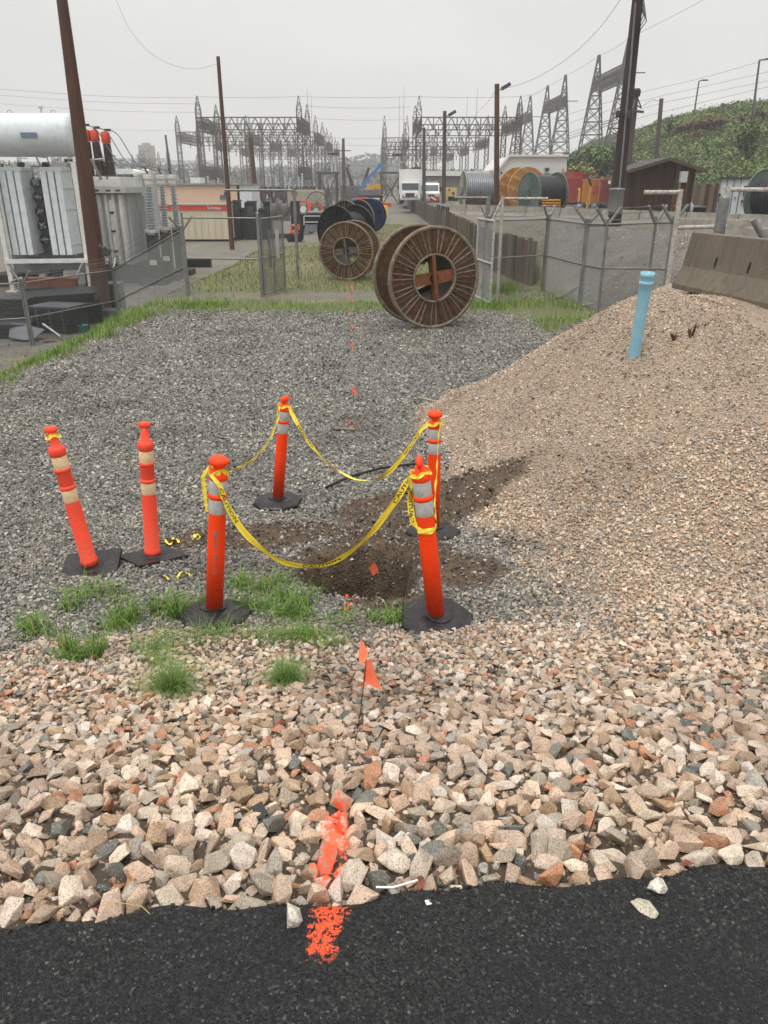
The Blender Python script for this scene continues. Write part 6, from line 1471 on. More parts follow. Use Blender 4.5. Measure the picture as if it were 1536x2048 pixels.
g = root('board_fence', 'brown board fence along the foot of the ivy hill', 'fence', (px(1380, 420, 58).x, 58, ZY))
for k in range(30):
    mb = MB(); h_ = random.uniform(1.75, 1.95); mb.box((-1.2 + k * .32, .03 * (k % 2), h_ / 2), (.30, .04, h_)); mb.build('board', random.choice(LAG[1:] + SHEDW[1:2]), g)
# ---- reels standing in the yard
WOODR = M('orange reel wood', (.36, .165, .045), .7, var=.25, scale=4, bump=.2, dirt=(.20, .085, .03), dirt_amt=.6); WOODR2 = M('pale reel wood', (.45, .235, .075), .7, var=.25, scale=4, bump=.2, dirt=(.26, .11, .04), dirt_amt=.5)
SILV = M('silver cable', (.22, .235, .25), .35, .6, var=.15); CABB = M('black cable', (.022, .023, .026), .35, var=.2)
def wood_reel(loc, Rr, L, yaw, label):
    g = root('wooden_reel', label, 'cable reel', loc, yaw); Rx = Matrix.Translation((0, 0, Rr)) @ Matrix.Rotation(R(90), 4, 'X')
    for s in (1, -1):
        n = 13
        for k in range(n):      # flange planks cut to the circle
            x0, x1 = -Rr + 2 * Rr * k / n, -Rr + 2 * Rr * (k + 1) / n - .012; N = 5; up = [(x0 + (x1 - x0) * i / N) for i in range(N + 1)]
            P = [(x, math.sqrt(max(0, Rr * Rr - x * x))) for x in up] + [(x, -math.sqrt(max(0, Rr * Rr - x * x))) for x in up[::-1]]
            mb = MB(); mb.prism(P, 'z', s * L / 2 - .05, s * L / 2 + .05); Rz = Matrix.Rotation(1.2, 4, 'Z'); mb.v = [tuple(Rx @ (Rz @ Vector(p))) for p in mb.v]; mb.build('plank', WOODR if (k + (s > 0)) % 3 else WOODR2, g)
        mb = MB(); q = Rx @ Matrix.Translation((0, 0, s * L / 2)); mb.lathe([(Rr, -.052), (Rr + .02, -.052), (Rr + .02, .052), (Rr, .052), (Rr, -.052)], 48, q, True, False); mb.build('steel_tyre', WOODR2, g)
    mb = MB(); mb.lathe([(Rr * .5, -L / 2), (Rr * .5, L / 2)], 30, Rx, True); mb.build('drum', WOODR, g)
    mb = MB(); mb.lathe([(0, L / 2 + .1), (.1, L / 2 + .1), (.1, L / 2)], 12, Rx); mb.build('bore', BLACKST, g)
    for k in range(10):
        a = k * .628; c = Rx @ Vector((Rr * .62 * math.cos(a), Rr * .62 * math.sin(a), L / 2 + .052)); mb = MB(); mb.box(c, (.08, .03, .08)); mb.build('bolt', BARK, g)
    return g
wood_reel((px(1042, 420, 58).x, 58.4, ZY), 1.48, 1.5, R(20), 'large orange wooden cable reel behind the black cable reel')
def side_reel(label, u, d, Rr, L, yaw, fm, cm, wraps, cr, lag=False):
    return reel((px(u, 420, d).x, d, ZY), Rr, L, yaw, label, fm, fm, .32, 36, GRN, .5, 'cable_reel', 'loaded reels in the yard', .05, cr, cm, wraps, GRN)
side_reel('grey green reel full of thick black cable, right of the wooden reel', 1083, 53, 1.30, 2.05, R(-66), GRN, CABB, 17, 1.02)
gS = side_reel('tall grey green reel of silver cable half hidden by the rail fence', 952, 60, 1.38, 2.0, R(-84), M('pale olive steel', (.21, .22, .17), .55, var=.2, scale=5), SILV, 14, 1.22)
mb = MB(); 
for k in range(5): mb = MB(); mb.box((-1.28 , -.3 + k * .22, 1.75), (.06, .21, 1.0)); mb.build('lagging_board', SHEDW[2], gS)
side_reel('grey green ribbed reel cut off by the right edge of the picture', 1546, 42, 1.32, 1.6, R(28), GRN, CABB, 8, .8)
Oc = Vector((px(955, 425, 59).x, 59, ZY)); o = gbox(MB(), 931, 985, 400, 424, 58.4, .4, Oc).build('board_stack', SHEDW[1]); o.location = Oc; tag(o, 'brown board stack under the silver cable reel', 'boards')
Oc = Vector((px(980, 400, 62).x, 62, ZY)); g = root('dark_crate', 'dark crate with a white edged lid left of the brown lamp pole', 'crate', Oc); gbox(MB(), 972, 992, 372, 402, 62, 1.2, Oc).build('body', BLK2, g, .02); gbox(MB(), 971, 993, 369, 371.9, 61.9, 1.4, Oc).build('lid', TW, g); gbox(MB(), 971, 973, 372, 400, 61.9, .1, Oc).build('edge', TW, g)
ORP = M('orange rack', (.50, .22, .04), .6, var=.2, scale=5); Oc = Vector((px(1104, 425, 51).x, 51, ZY)); g = root('orange_pallets', 'stack of orange pallet racks before the black cable reel', 'pallets', Oc)
for k in range(5):
    v = 399 + k * 5.3; gbox(MB(), 1086, 1122, v, v + 3.2, 51, 1.1, Oc).build('pallet', ORP, g, .01)
    for u in (1088, 1103, 1118): gbox(MB(), u, u + 3, v + 3.3, v + 5.2, 51.1, .8, Oc).build('block', SHEDW[2], g)
Oc = Vector((px(1180, 430, 49).x, 49, ZY)); g = root('scrap_cart', 'low cart heaped with dark bags and pipes in the yard', 'cart', Oc); gbox(MB(), 1146, 1214, 421, 424, 49, 1.6, Oc).build('deck', BLK2, g)
for k in range(7): c = px(1158 + k * 8, 418 - (k % 3) * 2, 49.3 + .1 * k) - Oc; mb = MB(); mb.lathe([(0, -.2), (.26, -.15), (.3, .1), (.1, .3), (0, .3)], 9, Matrix.Translation(c) @ Matrix.Rotation(k, 4, 'Y'), True); mb.build('bag', random.choice([BLK2, SCG, CABB]), g)
for u in (1150, 1208): gbox(MB(), u, u + 4, 424.2, 431, 49.1, .3, Oc).build('wheel', BLACKST, g)
mb = MB(); mb.bar(px(1172, 424, 48.9) - Oc, px(1183, 372, 48.9) - Oc, .12); mb.build('mast', ORP, g)
for (a, b) in (((1178, 358), (1184, 350)), ((1176, 361), (1196, 349))): mb = MB(); mb.bar(px(*a, 48.9) - Oc, px(*b, 48.9) - Oc, .09); mb.build('mast_arm', GALV, g)
mb = MB(); mb.bar(px(1183, 372, 48.9) - Oc, px(1177, 357, 48.9) - Oc, .1); mb.build('mast', BARK, g)
# ---- containers
def container(label, u0, u1, v0, v1, d, m, extra=()):
    Oc = Vector((px((u0 + u1) / 2, v1, d).x, d, ZY)); g = root('shipping_container', label, 'container', Oc, 0, 'containers below the hill'); gbox(MB(), u0, u1, v0, v1, d, 5.5, Oc).build('body', m, g)
    n = int((u1 - u0) / 2.2)
    for k in range(n): u = u0 + (k + .2) * (u1 - u0) / n; gbox(MB(), u, u + 1.0, v0 + 2, v1 - 2, d - .05, .06, Oc).build('corrugation', m, g)
    gbox(MB(), u0, u1, v0, v0 + 1.8, d - .08, .08, Oc).build('top_rail', m, g); gbox(MB(), u0, u1, v1 - 1.8, v1, d - .08, .08, Oc).build('bottom_rail', m, g)
    for (a, b, c_, e_, mm) in extra: gbox(MB(), a, b, c_, e_, d - .12, .05, Oc).build('panel', mm, g)
    return g
RC = M('red container', (.33, .035, .028), .55, var=.12, scale=2, dirt=(.16, .03, .02)); OC = M('orange container', (.50, .20, .03), .55, var=.12, scale=2, dirt=(.3, .12, .03)); PC = M('salmon container', (.44, .095, .065), .55, var=.1, scale=2, dirt=(.3, .08, .05))
container('dark red shipping container, leftmost of the row below the hill', 1129, 1165, 357, 404, 79, RC); container('orange shipping container with a maroon patch in the row below the hill', 1165.3, 1198, 358, 405, 78.6, OC, ((1180, 1197, 372, 386, RC),)); container('salmon red shipping container beside the leaning power pole', 1198.3, 1236, 357, 407, 78.2, PC, ((1216, 1222, 361, 368, TW), (1203, 1206, 366, 375, RC)))
container('maroon container showing above the red one', 1144, 1166, 344, 356.6, 84, RC); container('maroon container showing above the orange one', 1176, 1198, 346, 357, 84.5, M('maroon container', (.16, .03, .03), .6))
Oc = Vector((px(1158, 400, 76).x, 76, ZY)); g = root('propane_post', 'orange and yellow safety post before the orange container', 'post', Oc); gbox(MB(), 1156, 1162, 380, 404, 76, .3, Oc).build('post', ORP, g); gbox(MB(), 1157, 1161, 376, 379.9, 76, .25, Oc).build('cap', YEL, g)
Oc = Vector((px(1125, 400, 82).x, 82, ZY)); o = gbox(MB(), 1121, 1129, 362, 404, 82, 1, Oc).build('grey_locker', DARKG); o.location = Oc; tag(o, 'narrow dark grey locker between the warehouse and the red container', 'locker')
# ---- warehouse and long building
WHW = M('white warehouse wall', (.58, .57, .54), .6, var=.04, scale=.5); GRW = M('grey metal siding', (.27, .275, .275), .55, var=.08, scale=.8); DOORG = M('grey door', (.34, .33, .32), .6)
d = 90.; Oc = Vector((px(1065, 405, d).x, d, ZY)); g = root('warehouse', 'white warehouse with a sloped left gable behind the wooden reel', 'building', Oc)
A_ = [px(u, v, d) - Oc for u, v in ((996, 410), (1131, 410), (1134, 313), (1017, 313), (997, 338))]; mb = MB(); mb.prism([(p.x, max(p.z, -.1)) for p in A_], 'y', 0, 14); mb.build('wall', WHW, g)
mb = MB(); mb.bar(A_[2] + Vector((.1, -.15, .08)), A_[3] + Vector((0, -.15, .08)), .3, .2); mb.build('coping', TW, g); mb = MB(); mb.bar(A_[3] + Vector((0, -.15, .0)), A_[4] + Vector((0, -.15, 0)), .3, .2); mb.build('coping', TW, g)
gbox(MB(), 1080, 1114, 349, 405, d - .05, .04, Oc).build('door', M('pale door', (.50, .49, .46), .6), g); gbox(MB(), 1078, 1118, 347, 349, d - .12, .12, Oc).build('lintel', GRW, g); gbox(MB(), 1091, 1099, 335.5, 341, d - .5, .5, Oc).build('wall_lamp', DARKG, g); gbox(MB(), 1002, 1005, 344, 348, d - .5, .5, Oc).build('wall_lamp', DARKG, g)
d = 98.; Oc = Vector((px(895, 410, d).x, d, ZY)); g = root('long_building', 'long grey metal building with a white fascia behind the parked truck and van', 'building', Oc)
gbox(MB(), 806, 992, 352, 412, d, 12, Oc).build('wall', GRW, g); gbox(MB(), 803, 994, 342, 351.8, d - .9, 14, Oc).build('fascia', TW, g); gbox(MB(), 802, 808, 339, 352, d - 1.1, .3, Oc).build('gutter_end', TW, g)
for k in range(34):
    u = 809 + k * 5.4; gbox(MB(), u, u + 1, 352.2, 410, d - .06, .07, Oc).build('rib', GRW, g)
gbox(MB(), 854, 888, 354, 412, d - .08, .05, Oc).build('door', DOORG, g); gbox(MB(), 852, 890, 374, 381, d - .14, .05, Oc).build('canopy', DARKG, g)
# ---- box truck and van
WTR = M('white vehicle paint', (.66, .66, .64), .35, var=.04, scale=1); GLASS = M('windscreen glass', (.045, .065, .07), .1, spec=.6); LAMPG = M('lamp glass', (.5, .5, .48), .15)
d = 84.; Oc = Vector((px(820, 405, d).x, d, ZY)); g = root('box_truck', 'white box truck facing the camera beside the plank wall', 'truck', Oc, R(-3))
mb = MB(); mb.box((0, 3.6, 2.05), (2.35, 4.6, 2.35)); mb.build('box_body', WTR, g, .04); mb = MB(); mb.box((0, .75, 1.45), (1.95, 1.2, 1.1), None, .93); mb.build('cab', WTR, g, .06); mb = MB(); mb.box((0, -.35, .95), (1.75, 1.1, .55), None, .9); mb.build('bonnet', WTR, g, .08)
mb = MB(); mb.box((0, .13, 1.62), (1.65, .03, .62), Matrix.Rotation(-.12, 3, 'X')); mb.build('windscreen', GLASS, g); mb = MB(); mb.box((0, -.92, .85), (.9, .04, .35)); mb.build('grille', DARKG, g); mb = MB(); mb.box((0, -.95, .48), (2.0, .14, .2)); mb.build('bumper', TG2, g, .02)
for s in (-1, 1):
    mb = MB(); mb.lathe([(.0, 0), (.14, 0), (.13, .04), (0, .05)], 14, Matrix.Translation((s * .72, -.9, .85)) @ Matrix.Rotation(R(90), 4, 'X')); mb.build('headlight', LAMPG, g)
    mb = MB(); mb.box((s * 1.22, .2, 1.5), (.16, .08, .42)); mb.build('mirror', BLACKST, g, .02); mb = MB(); mb.box((s * .86, -.25, .72), (.34, .95, .42), None, .8); mb.build('wing', WTR, g, .05)
    for y in (-.25, 4.6): mb = MB(); mb.lathe([(.2, -.13), (.42, -.13), (.42, .13), (.2, .13)], 18, Matrix.Translation((s * .86, y, .42)) @ Matrix.Rotation(R(90), 4, 'Y')); mb.build('wheel', BLACKST, g)
for x in (-.9, 0, .9): mb = MB(); mb.box((x, 1.28, 3.15), (.12, .04, .05)); mb.build('marker_lamp', ORP, g)
d = 90.; Oc = Vector((px(862, 403, d).x, d, ZY)); g = root('van', 'white high-roofed van with a roof rack parked right of the box truck', 'van', Oc)
mb = MB(); pr = [(-.95, .35), (-.98, .95), (-.35, 1.15), (.15, 1.75), (.5, 1.95), (4.2, 1.98), (4.3, .35)]; mb.prism([(a, b) for a, b in pr], 'x', -.86, .86); mb.build('body', WTR, g, .06)
mb = MB(); mb.box((0, -.12, 1.46), (1.5, .03, .74), Matrix.Rotation(-.70, 3, 'X')); mb.build('windscreen', GLASS, g); mb = MB(); mb.box((0, -.98, .72), (.7, .04, .2)); mb.build('grille', DARKG, g)
for s in (-1, 1):
    mb = MB(); mb.box((s * .68, -.96, .80), (.26, .06, .18)); mb.build('headlight', LAMPG, g); mb = MB(); mb.box((s * 1.0, .1, 1.25), (.18, .1, .26)); mb.build('mirror', BLACKST, g)
    for y in (-.3, 3.4): mb = MB(); mb.lathe([(.2, -.1), (.35, -.1), (.35, .1), (.2, .1)], 16, Matrix.Translation((s * .78, y, .35)) @ Matrix.Rotation(R(90), 4, 'Y')); mb.build('wheel', BLACKST, g)
mb = MB()
for y in (.8, 2.2, 3.6): mb.bar((-.75, y, 2.06), (.75, y, 2.06), .07)
for s in (-.7, .7): mb.bar((s, .6, 2.12), (s, 3.9, 2.12), .06)
mb.build('roof_rack', TG2, g)
Oc = Vector((px(903, 402, 88).x, 88, ZY)); g = root('generator', 'pale yellow generator box right of the van', 'generator', Oc); gbox(MB(), 893, 914, 376, 400, 88, 1.6, Oc).build('body', M('pale yellow cabinet', (.50, .37, .15), .6, var=.1), g, .03); gbox(MB(), 904, 909, 384, 389, 87.95, .04, Oc).build('vent', BARK, g); gbox(MB(), 897, 900, 378, 382, 87.95, .04, Oc).build('vent', BARK, g)
Oc = Vector((px(870, 402, 80).x, 80, ZY)); g = root('red_trailer', 'low dark red trailer before the van', 'trailer', Oc); gbox(MB(), 861, 879, 393, 402, 80, 1.5, Oc).build('bed', RC, g); mb = MB(); mb.bar(px(862, 394, 79.9) - Oc, px(872, 400, 79.9) - Oc, .12); mb.build('drawbar', TW, g)
Oc = Vector((px(906, 400, 70).x, 70, ZY)); o = gbox(MB(), 897, 916, 393, 402, 70, .9, Oc).build('dark_crates', BLK2); o.location = Oc; tag(o, 'row of dark crates before the yellow generator', 'crates')
for k, lab in enumerate(('left black mesh crate on the yard edge by the plank wall', 'middle black mesh crate on the yard edge by the plank wall', 'right black mesh crate on the yard edge by the plank wall')):
    Oc = Vector((px(878 + k * 9, 418, 46).x, 46, 1.2)); g = root('mesh_crate', lab, 'crate', Oc, 0, 'black mesh crates on the yard edge'); gbox(MB(), 873 + k * 9, 881 + k * 9, 410 + k * 2, 419 + k * 2, 46, .5, Oc).build('body', BLK2, g)
    for q in range(3): gbox(MB(), 873 + k * 9 + q * 3.6, 873.7 + k * 9 + q * 3.6, 409.5 + k * 2, 419 + k * 2, 45.9, .05, Oc).build('bar', TG2, g)
# white u-shaped vent pipe on the bank
c = px(1244, 508, 26.); g = root('vent_pipe', 'white u-bend vent pipe on the gravel bank behind the fence', 'pipe', c); mb = MB(); mb.tube([(-.16, 0, -.5), (-.16, 0, 0)] + [(.16 * -math.cos(a), 0, .16 * math.sin(a)) for a in np.linspace(.2, 2.94, 9)] + [(.16, 0, 0), (.16, 0, -.12)], .055, 12); mb.build('bend', M('white vent pipe', (.62, .64, .60), .45, var=.06), g)
for (a, b, m, lab) in (((1118, 555, 21), (1154, 540, 22.5), WOODG, 'grey board lying on the bank behind the fence'), ((1165, 608, 19.6), (1185, 603, 19.7), M('pale board', (.33, .30, .25), .8), 'pale board at the foot of the chain-link fence'), ((1150, 500, 26.5), (1205, 497, 26.5), SHEDW[2], 'brown plank lying on the bank behind the fence')):
    A_, B_ = px(*a), px(*b); A_.z = h1(A_.x, A_.y) + .04; B_.z = h1(B_.x, B_.y) + .04; mb = MB(); mb.bar(Vector(), B_ - A_, .14, .04); o = mb.build('loose_board', m); o.location = A_; tag(o, lab, 'board')

# ------------------------------------------------------------------ ivy hill
def hill_z(x, y):
    foot = 60 + np.maximum(0, 32 - x) * .95
    s = np.clip((y - foot) / 42, 0, 1); top = 1.6 + 9.0 * sst(18, 44, x) + 3.5 * sst(44, 70, x)
    z = ZY + top * (s ** .85) * sst(14, 24, x + (y - 95) * .12)
    return z + (.7 * fbm(x, y, .16, 4) + .55 * fbm(x, y, .6, 3)) * sst(0, .08, s)
hx = np.arange(16, 130, 1.0); hy = np.arange(56, 150, 1.0)
V, F = grid_mesh(hx, hy, lambda X, Y: hill_z(X, Y) - .12)
hill = mesh_np('hill', V, F, M('hill soil', (.05, .06, .025), .9, var=.4, scale=.4), smooth=True); tag(hill, kind='structure')
t = NT('ivy leaves'); tv = t.attr('tint')
IVY = t.out(t.ramp(tv, [(0, (.032, .062, .015)), (.35, (.07, .125, .026)), (.62, (.125, .19, .038)), (.82, (.20, .24, .055)), (1, (.27, .24, .08))]), .55, spec=.3)
def leafmass(name, m, X, Y, Z, size, tint, up=.7):
    n = len(X); nrm = rng.normal(0, 1, (n, 3)); nrm[:, 2] = np.abs(nrm[:, 2]) + up; nrm /= np.linalg.norm(nrm, axis=1)[:, None]
    a = np.cross(nrm, rng.normal(0, 1, (n, 3))); a /= np.linalg.norm(a, axis=1)[:, None]; b = np.cross(nrm, a); P = np.stack([X, Y, Z], 1); s = (size * rng.uniform(.6, 1.3, n))[:, None]
    V = np.stack([P - a * s * .6, P + b * s * .45 - nrm * s * .12, P + a * s * .7, P - b * s * .45 - nrm * s * .12], 1).reshape(-1, 3); F = np.arange(4 * n).reshape(-1, 4)
    return mesh_np(name, V, F, m, attrs={'tint': np.repeat(np.clip(tint, 0, 1), 4)})
n = 150000; X = rng.uniform(17, 100, n); Y = 59 + (rng.random(n) ** 1.3) * 62; s = hill_z(X, Y); k = (s > ZY + .35) & in_view(X, Y, s, .03)
X, Y = X[k], Y[k]; cl = fbm(X, Y, .45, 4) + .6 * fbm(X, Y, 1.3, 2); Z = hill_z(X, Y) + np.abs(rng.normal(0, .16, len(X))) * (1 + 3 * np.clip(cl, 0, 1)) + .35 * np.clip(cl, 0, 1)
o = leafmass('ivy', IVY, X, Y, Z, .20, .50 + 1.0 * cl + rng.normal(0, .16, len(X)) - .0 * X); tag(o, kind='stuff')
# hill-top wall, red hedge, bushes
d = 108.; A0, A1, A2 = px(1308, 262, 116), px(1400, 237, 104), px(1490, 240, 96)
g = root('hilltop_wall', 'grey concrete wall along the top of the ivy hill', 'wall', A1)
for (a, b) in ((A0, A1), (A1, A2)):
    mb = MB(); p, q = a - A1, b - A1; mb.add([p, q, q + Vector((0, 0, -3)), p + Vector((0, 0, -3)), p + Vector((0, .4, 0)), q + Vector((0, .4, 0)), q + Vector((0, .4, -3)), p + Vector((0, .4, -3))], [(0, 1, 2, 3), (4, 7, 6, 5), (0, 4, 5, 1), (3, 2, 6, 7), (0, 3, 7, 4), (1, 5, 6, 2)]); mb.build('wall_panel', M('grey hilltop concrete', (.23, .235, .235), .8, var=.15), g)
t = NT('red shrub'); REDL = t.out(t.ramp(t.attr('tint'), [(0, (.06, .02, .022)), (.6, (.14, .045, .045)), (1, (.20, .09, .06))]), .6)
def bush(label, name, m, c, r, n, size, cat, tint0=.5, group=None):
    g = root(name, label, cat, (c[0], c[1], c[2] - r[2] * .8), 0, group); q = rng.normal(0, 1, (n, 3)); q /= np.linalg.norm(q, axis=1)[:, None]; q *= (rng.random(n) ** .4)[:, None]; q *= 1 + .35 * np.sin(q[:, [1, 2, 0]] * 7)
    X, Y, Z = q[:, 0] * r[0], q[:, 1] * r[1], q[:, 2] * r[2] + r[2] * .8
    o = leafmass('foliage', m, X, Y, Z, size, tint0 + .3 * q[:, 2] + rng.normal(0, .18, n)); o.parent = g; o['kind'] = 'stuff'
    mb = MB()
    for k in range(4): a = k * 1.7; mb.tube([(0, 0, -.3), (r[0] * .2 * math.cos(a), r[1] * .2 * math.sin(a), r[2] * .6), (r[0] * .5 * math.cos(a), r[1] * .5 * math.sin(a), r[2] * 1.3)], [.08, .05, .02], 5)
    mb.build('stem', BARK, g); return g
for k in range(8):
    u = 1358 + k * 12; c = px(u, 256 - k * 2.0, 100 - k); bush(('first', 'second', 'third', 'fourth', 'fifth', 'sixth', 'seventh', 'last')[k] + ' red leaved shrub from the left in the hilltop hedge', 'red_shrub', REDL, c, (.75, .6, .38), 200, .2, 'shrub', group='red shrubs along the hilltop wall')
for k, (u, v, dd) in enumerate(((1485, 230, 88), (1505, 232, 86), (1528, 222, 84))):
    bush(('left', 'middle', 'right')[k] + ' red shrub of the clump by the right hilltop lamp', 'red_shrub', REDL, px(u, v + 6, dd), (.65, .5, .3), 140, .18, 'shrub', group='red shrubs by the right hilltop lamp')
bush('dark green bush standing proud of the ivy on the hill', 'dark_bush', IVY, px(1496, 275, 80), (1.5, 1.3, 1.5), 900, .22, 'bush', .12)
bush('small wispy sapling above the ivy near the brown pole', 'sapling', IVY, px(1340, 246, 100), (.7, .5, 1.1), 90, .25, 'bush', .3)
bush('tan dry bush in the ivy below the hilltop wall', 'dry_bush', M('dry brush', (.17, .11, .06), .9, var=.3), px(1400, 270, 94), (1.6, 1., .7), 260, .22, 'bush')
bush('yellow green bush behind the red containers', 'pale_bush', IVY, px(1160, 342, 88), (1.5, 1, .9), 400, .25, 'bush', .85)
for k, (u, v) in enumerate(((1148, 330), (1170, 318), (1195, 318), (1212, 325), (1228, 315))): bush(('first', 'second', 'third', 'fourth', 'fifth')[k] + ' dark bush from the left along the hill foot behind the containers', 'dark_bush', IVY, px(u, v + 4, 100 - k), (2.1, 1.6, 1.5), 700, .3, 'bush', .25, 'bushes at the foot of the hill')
LMET = M('lamp column metal', (.10, .10, .10), .5, .4)
def column_lamp(label, ut, vt, ub, vb, d, arm, r=.11):
    g, A_, B_ = pole(label, ut, vt, ub, vb, d, r, r * .7, LMET, 'lamp columns on the hilltop', name='street_lamp', cat='street lamp'); mb = MB(); q = B_ - A_; mb.bar(q, q + Vector((arm, 0, .1)), .1); mb.build('arm', LMET, g); mb = MB(); mb.box(q + Vector((arm, 0, .08)), (.5 * abs(arm) + .3, .3, .14)); mb.build('lamp_head', LMET, g)
column_lamp('left street lamp on the hilltop wall', 1398, 162, 1383, 262, 104, .7); column_lamp('right street lamp on the hilltop, cut by the edge', 1519, 120, 1504, 240, 82, 1.0, .12)
g, A_, B_ = pole('short camera post between the two hilltop lamps', 1445, 212, 1441, 252, 100, .14, .12, LMET, None, name='camera_post', cat='post'); mb = MB(); mb.box(B_ - A_ + Vector((.1, 0, .1)), (.55, .3, .25), Matrix.Rotation(.4, 3, 'Y')); mb.build('camera', LMET, g)
# ================================================================== substation, far background, wires, air
STEEL = M('rust grey lattice steel', (.085, .072, .062), .6, .2, var=.25, scale=.6); STEEL2 = M('grey lattice steel', (.13, .125, .12), .6, .2, var=.2, scale=.6); PLATE = M('dark lattice plate', (.07, .058, .05), .7, var=.3, scale=2)
def truss(mb, A, B, h, w, nb, t=.09, dense=1):
    A, B = Vector(A), Vector(B); d = (B - A); L = d.length; d.normalize(); up = Vector((0, 0, 1)); s = d.cross(up).normalized()
    for a in (-.5, .5):
        for b in (0, 1): o = s * w * a + up * h * b; mb.bar(A + o, B + o, t)
    for i in range(nb):
        p, q = A + d * L * i / nb, A + d * L * (i + 1) / nb
        for a in (-.5, .5):
            o = s * w * a; m_ = (p + q) / 2
            mb.bar(p + o, m_ + o + up * h, t * .7); mb.bar(m_ + o + up * h, q + o, t * .7); mb.bar(p + o, p + o + up * h, t * .7)
            if dense > 1: mb.bar(p + o + up * h, m_ + o, t * .7); mb.bar(m_ + o, q + o + up * h, t * .7); mb.bar(m_ + o, m_ + o + up * h, t * .6)
        mb.bar(p - s * w * .5, q + s * w * .5, t * .6); mb.bar(p - s * w * .5 + up * h, q + s * w * .5 + up * h, t * .6)
def lattice_col(mb, x, y, z0, z1, w0, w1, nb, t=.1, skew=0., wy0=None, wy1=None):
    wy0 = wy0 or w0; wy1 = wy1 or w1
    c = lambda f, a, b: Vector((x + skew * (1 - f) + a * (w0 + (w1 - w0) * f) / 2, y + b * (wy0 + (wy1 - wy0) * f) / 2, z0 + (z1 - z0) * f))
    for a in (-1, 1):
        for b in (-1, 1): mb.bar(c(0, a, b), c(1, a, b), t)
    for i in range(nb):
        f0, f1 = i / nb, (i + 1) / nb
        for k in range(4):
            a, b = ((-1, -1), (1, -1), (1, 1), (-1, 1))[k]; a2, b2 = ((1, -1), (1, 1), (-1, 1), (-1, -1))[k]
            mb.bar(c(f0, a, b), c(f1, a2, b2), t * .55); mb.bar(c(f1, a, b), c(f1, a2, b2), t * .6)
            if k in (0, 2): mb.bar(c(f0, a2, b2), c(f1, a, b), t * .55)
def gantry(label, xs, y, zb, z0=10.3, z1=12., peak=14.9, y2=None, low=True, mat=None, extra_y=True, group='substation gantries', taper=False, skip=()):
    mat = mat or STEEL
    g = root('substation_gantry', label, 'gantry', (xs[0], y, zb), 0, group); O = Vector((xs[0], y, zb)); T = lambda x, yy, z: Vector((x, yy, z)) - O
    rows = [y] + ([y2] if y2 else [])
    for yy in rows:
        for i, x in enumerate(xs):
            mb = MB(); p = T(x, yy, zb); lattice_col(mb, p.x, p.y, 0, z1 - zb, .85, .75, 9, .10); mb.build('column', mat, g)
            if i not in skip:
                mb = MB(); q0 = z1 - zb
                lattice_col(mb, p.x, p.y, q0, q0 + (peak - z1) * .38, .75, .75, 1, .09); lattice_col(mb, p.x, p.y, q0 + (peak - z1) * .38, peak - zb, .75, .05, 2, .08); mb.build('peak', mat, g)
        for i in range(len(xs) - 1):
            mb = MB(); a, b = T(xs[i] + .45, yy, z0), T(xs[i + 1] - .45, yy, z0); truss(mb, a, b, z1 - z0, .85, max(4, int((xs[i + 1] - xs[i]) / 1.9)), .10); mb.build('truss', mat, g)
            for k in range(3):
                mb = MB(); x = xs[i] + (xs[i + 1] - xs[i]) * (k + .5) / 3; p = T(x, yy, z0); mb.lathe([(.09, -1.1), (.13, -1.05), (.06, -.8), (.13, -.7), (.06, -.5), (.13, -.4), (.05, -.1), (.03, 0)], 7, Matrix.Translation(p)); mb.build('insulator_string', PLATE, g)
    if y2:
        for x in xs:
            mb = MB(); truss(mb, T(x, y + .45, z0 - .1), T(x, y2 - .45, z0 - .1), z1 - z0 + .1, .8, 7, .08, 2); mb.build('truss', mat, g)
            if low:
                mb = MB(); truss(mb, T(x, y + .45, 3.3), T(x, y2 - .45, 3.3), 1.9, .8, 7, .09, 2); mb.build('truss', mat, g)
    return g
gantry('near left steel gantry with two lattice peaks per side in the left switchyard', [-28.2, -12.9], 131, -1.4, y2=145)
gantry('wide gantry behind the near one in the left switchyard', [-40.5, -27, -13.4], 168, -1.4, y2=186, low=False)
gantry('third gantry back in the left switchyard', [-41, -27.3, -13.8], 206, -1.4, y2=222, low=False)
gantry('fourth gantry back in the left switchyard', [-41.5, -27.6, -14.1], 246, -1.4, y2=262, low=False)
gantry('farthest gantry of the left switchyard', [-42, -28, -14.4], 292, -1.4, low=False)
gantry('near right steel gantry with lattice peaks behind the long building', [5.3, 20.6], 131, 0., y2=147)
gantry('second gantry back in the right switchyard', [.1, 4.6, 20.8], 172, 0., y2=190, low=False, z0=9.6, z1=11.2, peak=15.2)
gantry('third gantry back in the right switchyard', [-.2, 5., 13, 21.], 214, 0., y2=230, low=False, z0=9.6, z1=11.2)
gantry('farthest gantry of the right switchyard', [-.6, 5.2, 13, 21.2], 262, 0., y2=280, low=False, z0=9.6, z1=11.2)
for k, (x0, x1, y, z1) in enumerate(((-92, -60, 235, 9.), (-98, -58, 262, 8.), (-100, -60, 300, 10.), (-120, -96, 250, 8.5))): gantry(('first', 'second', 'third', 'fourth')[k] + ' low hazy gantry far left behind the transformer bushings', [x0, (x0 + x1) / 2, x1], y, -1.4, z1 - 1.6, z1, z1 + 3, low=False, mat=STEEL2, group='low gantries far left')
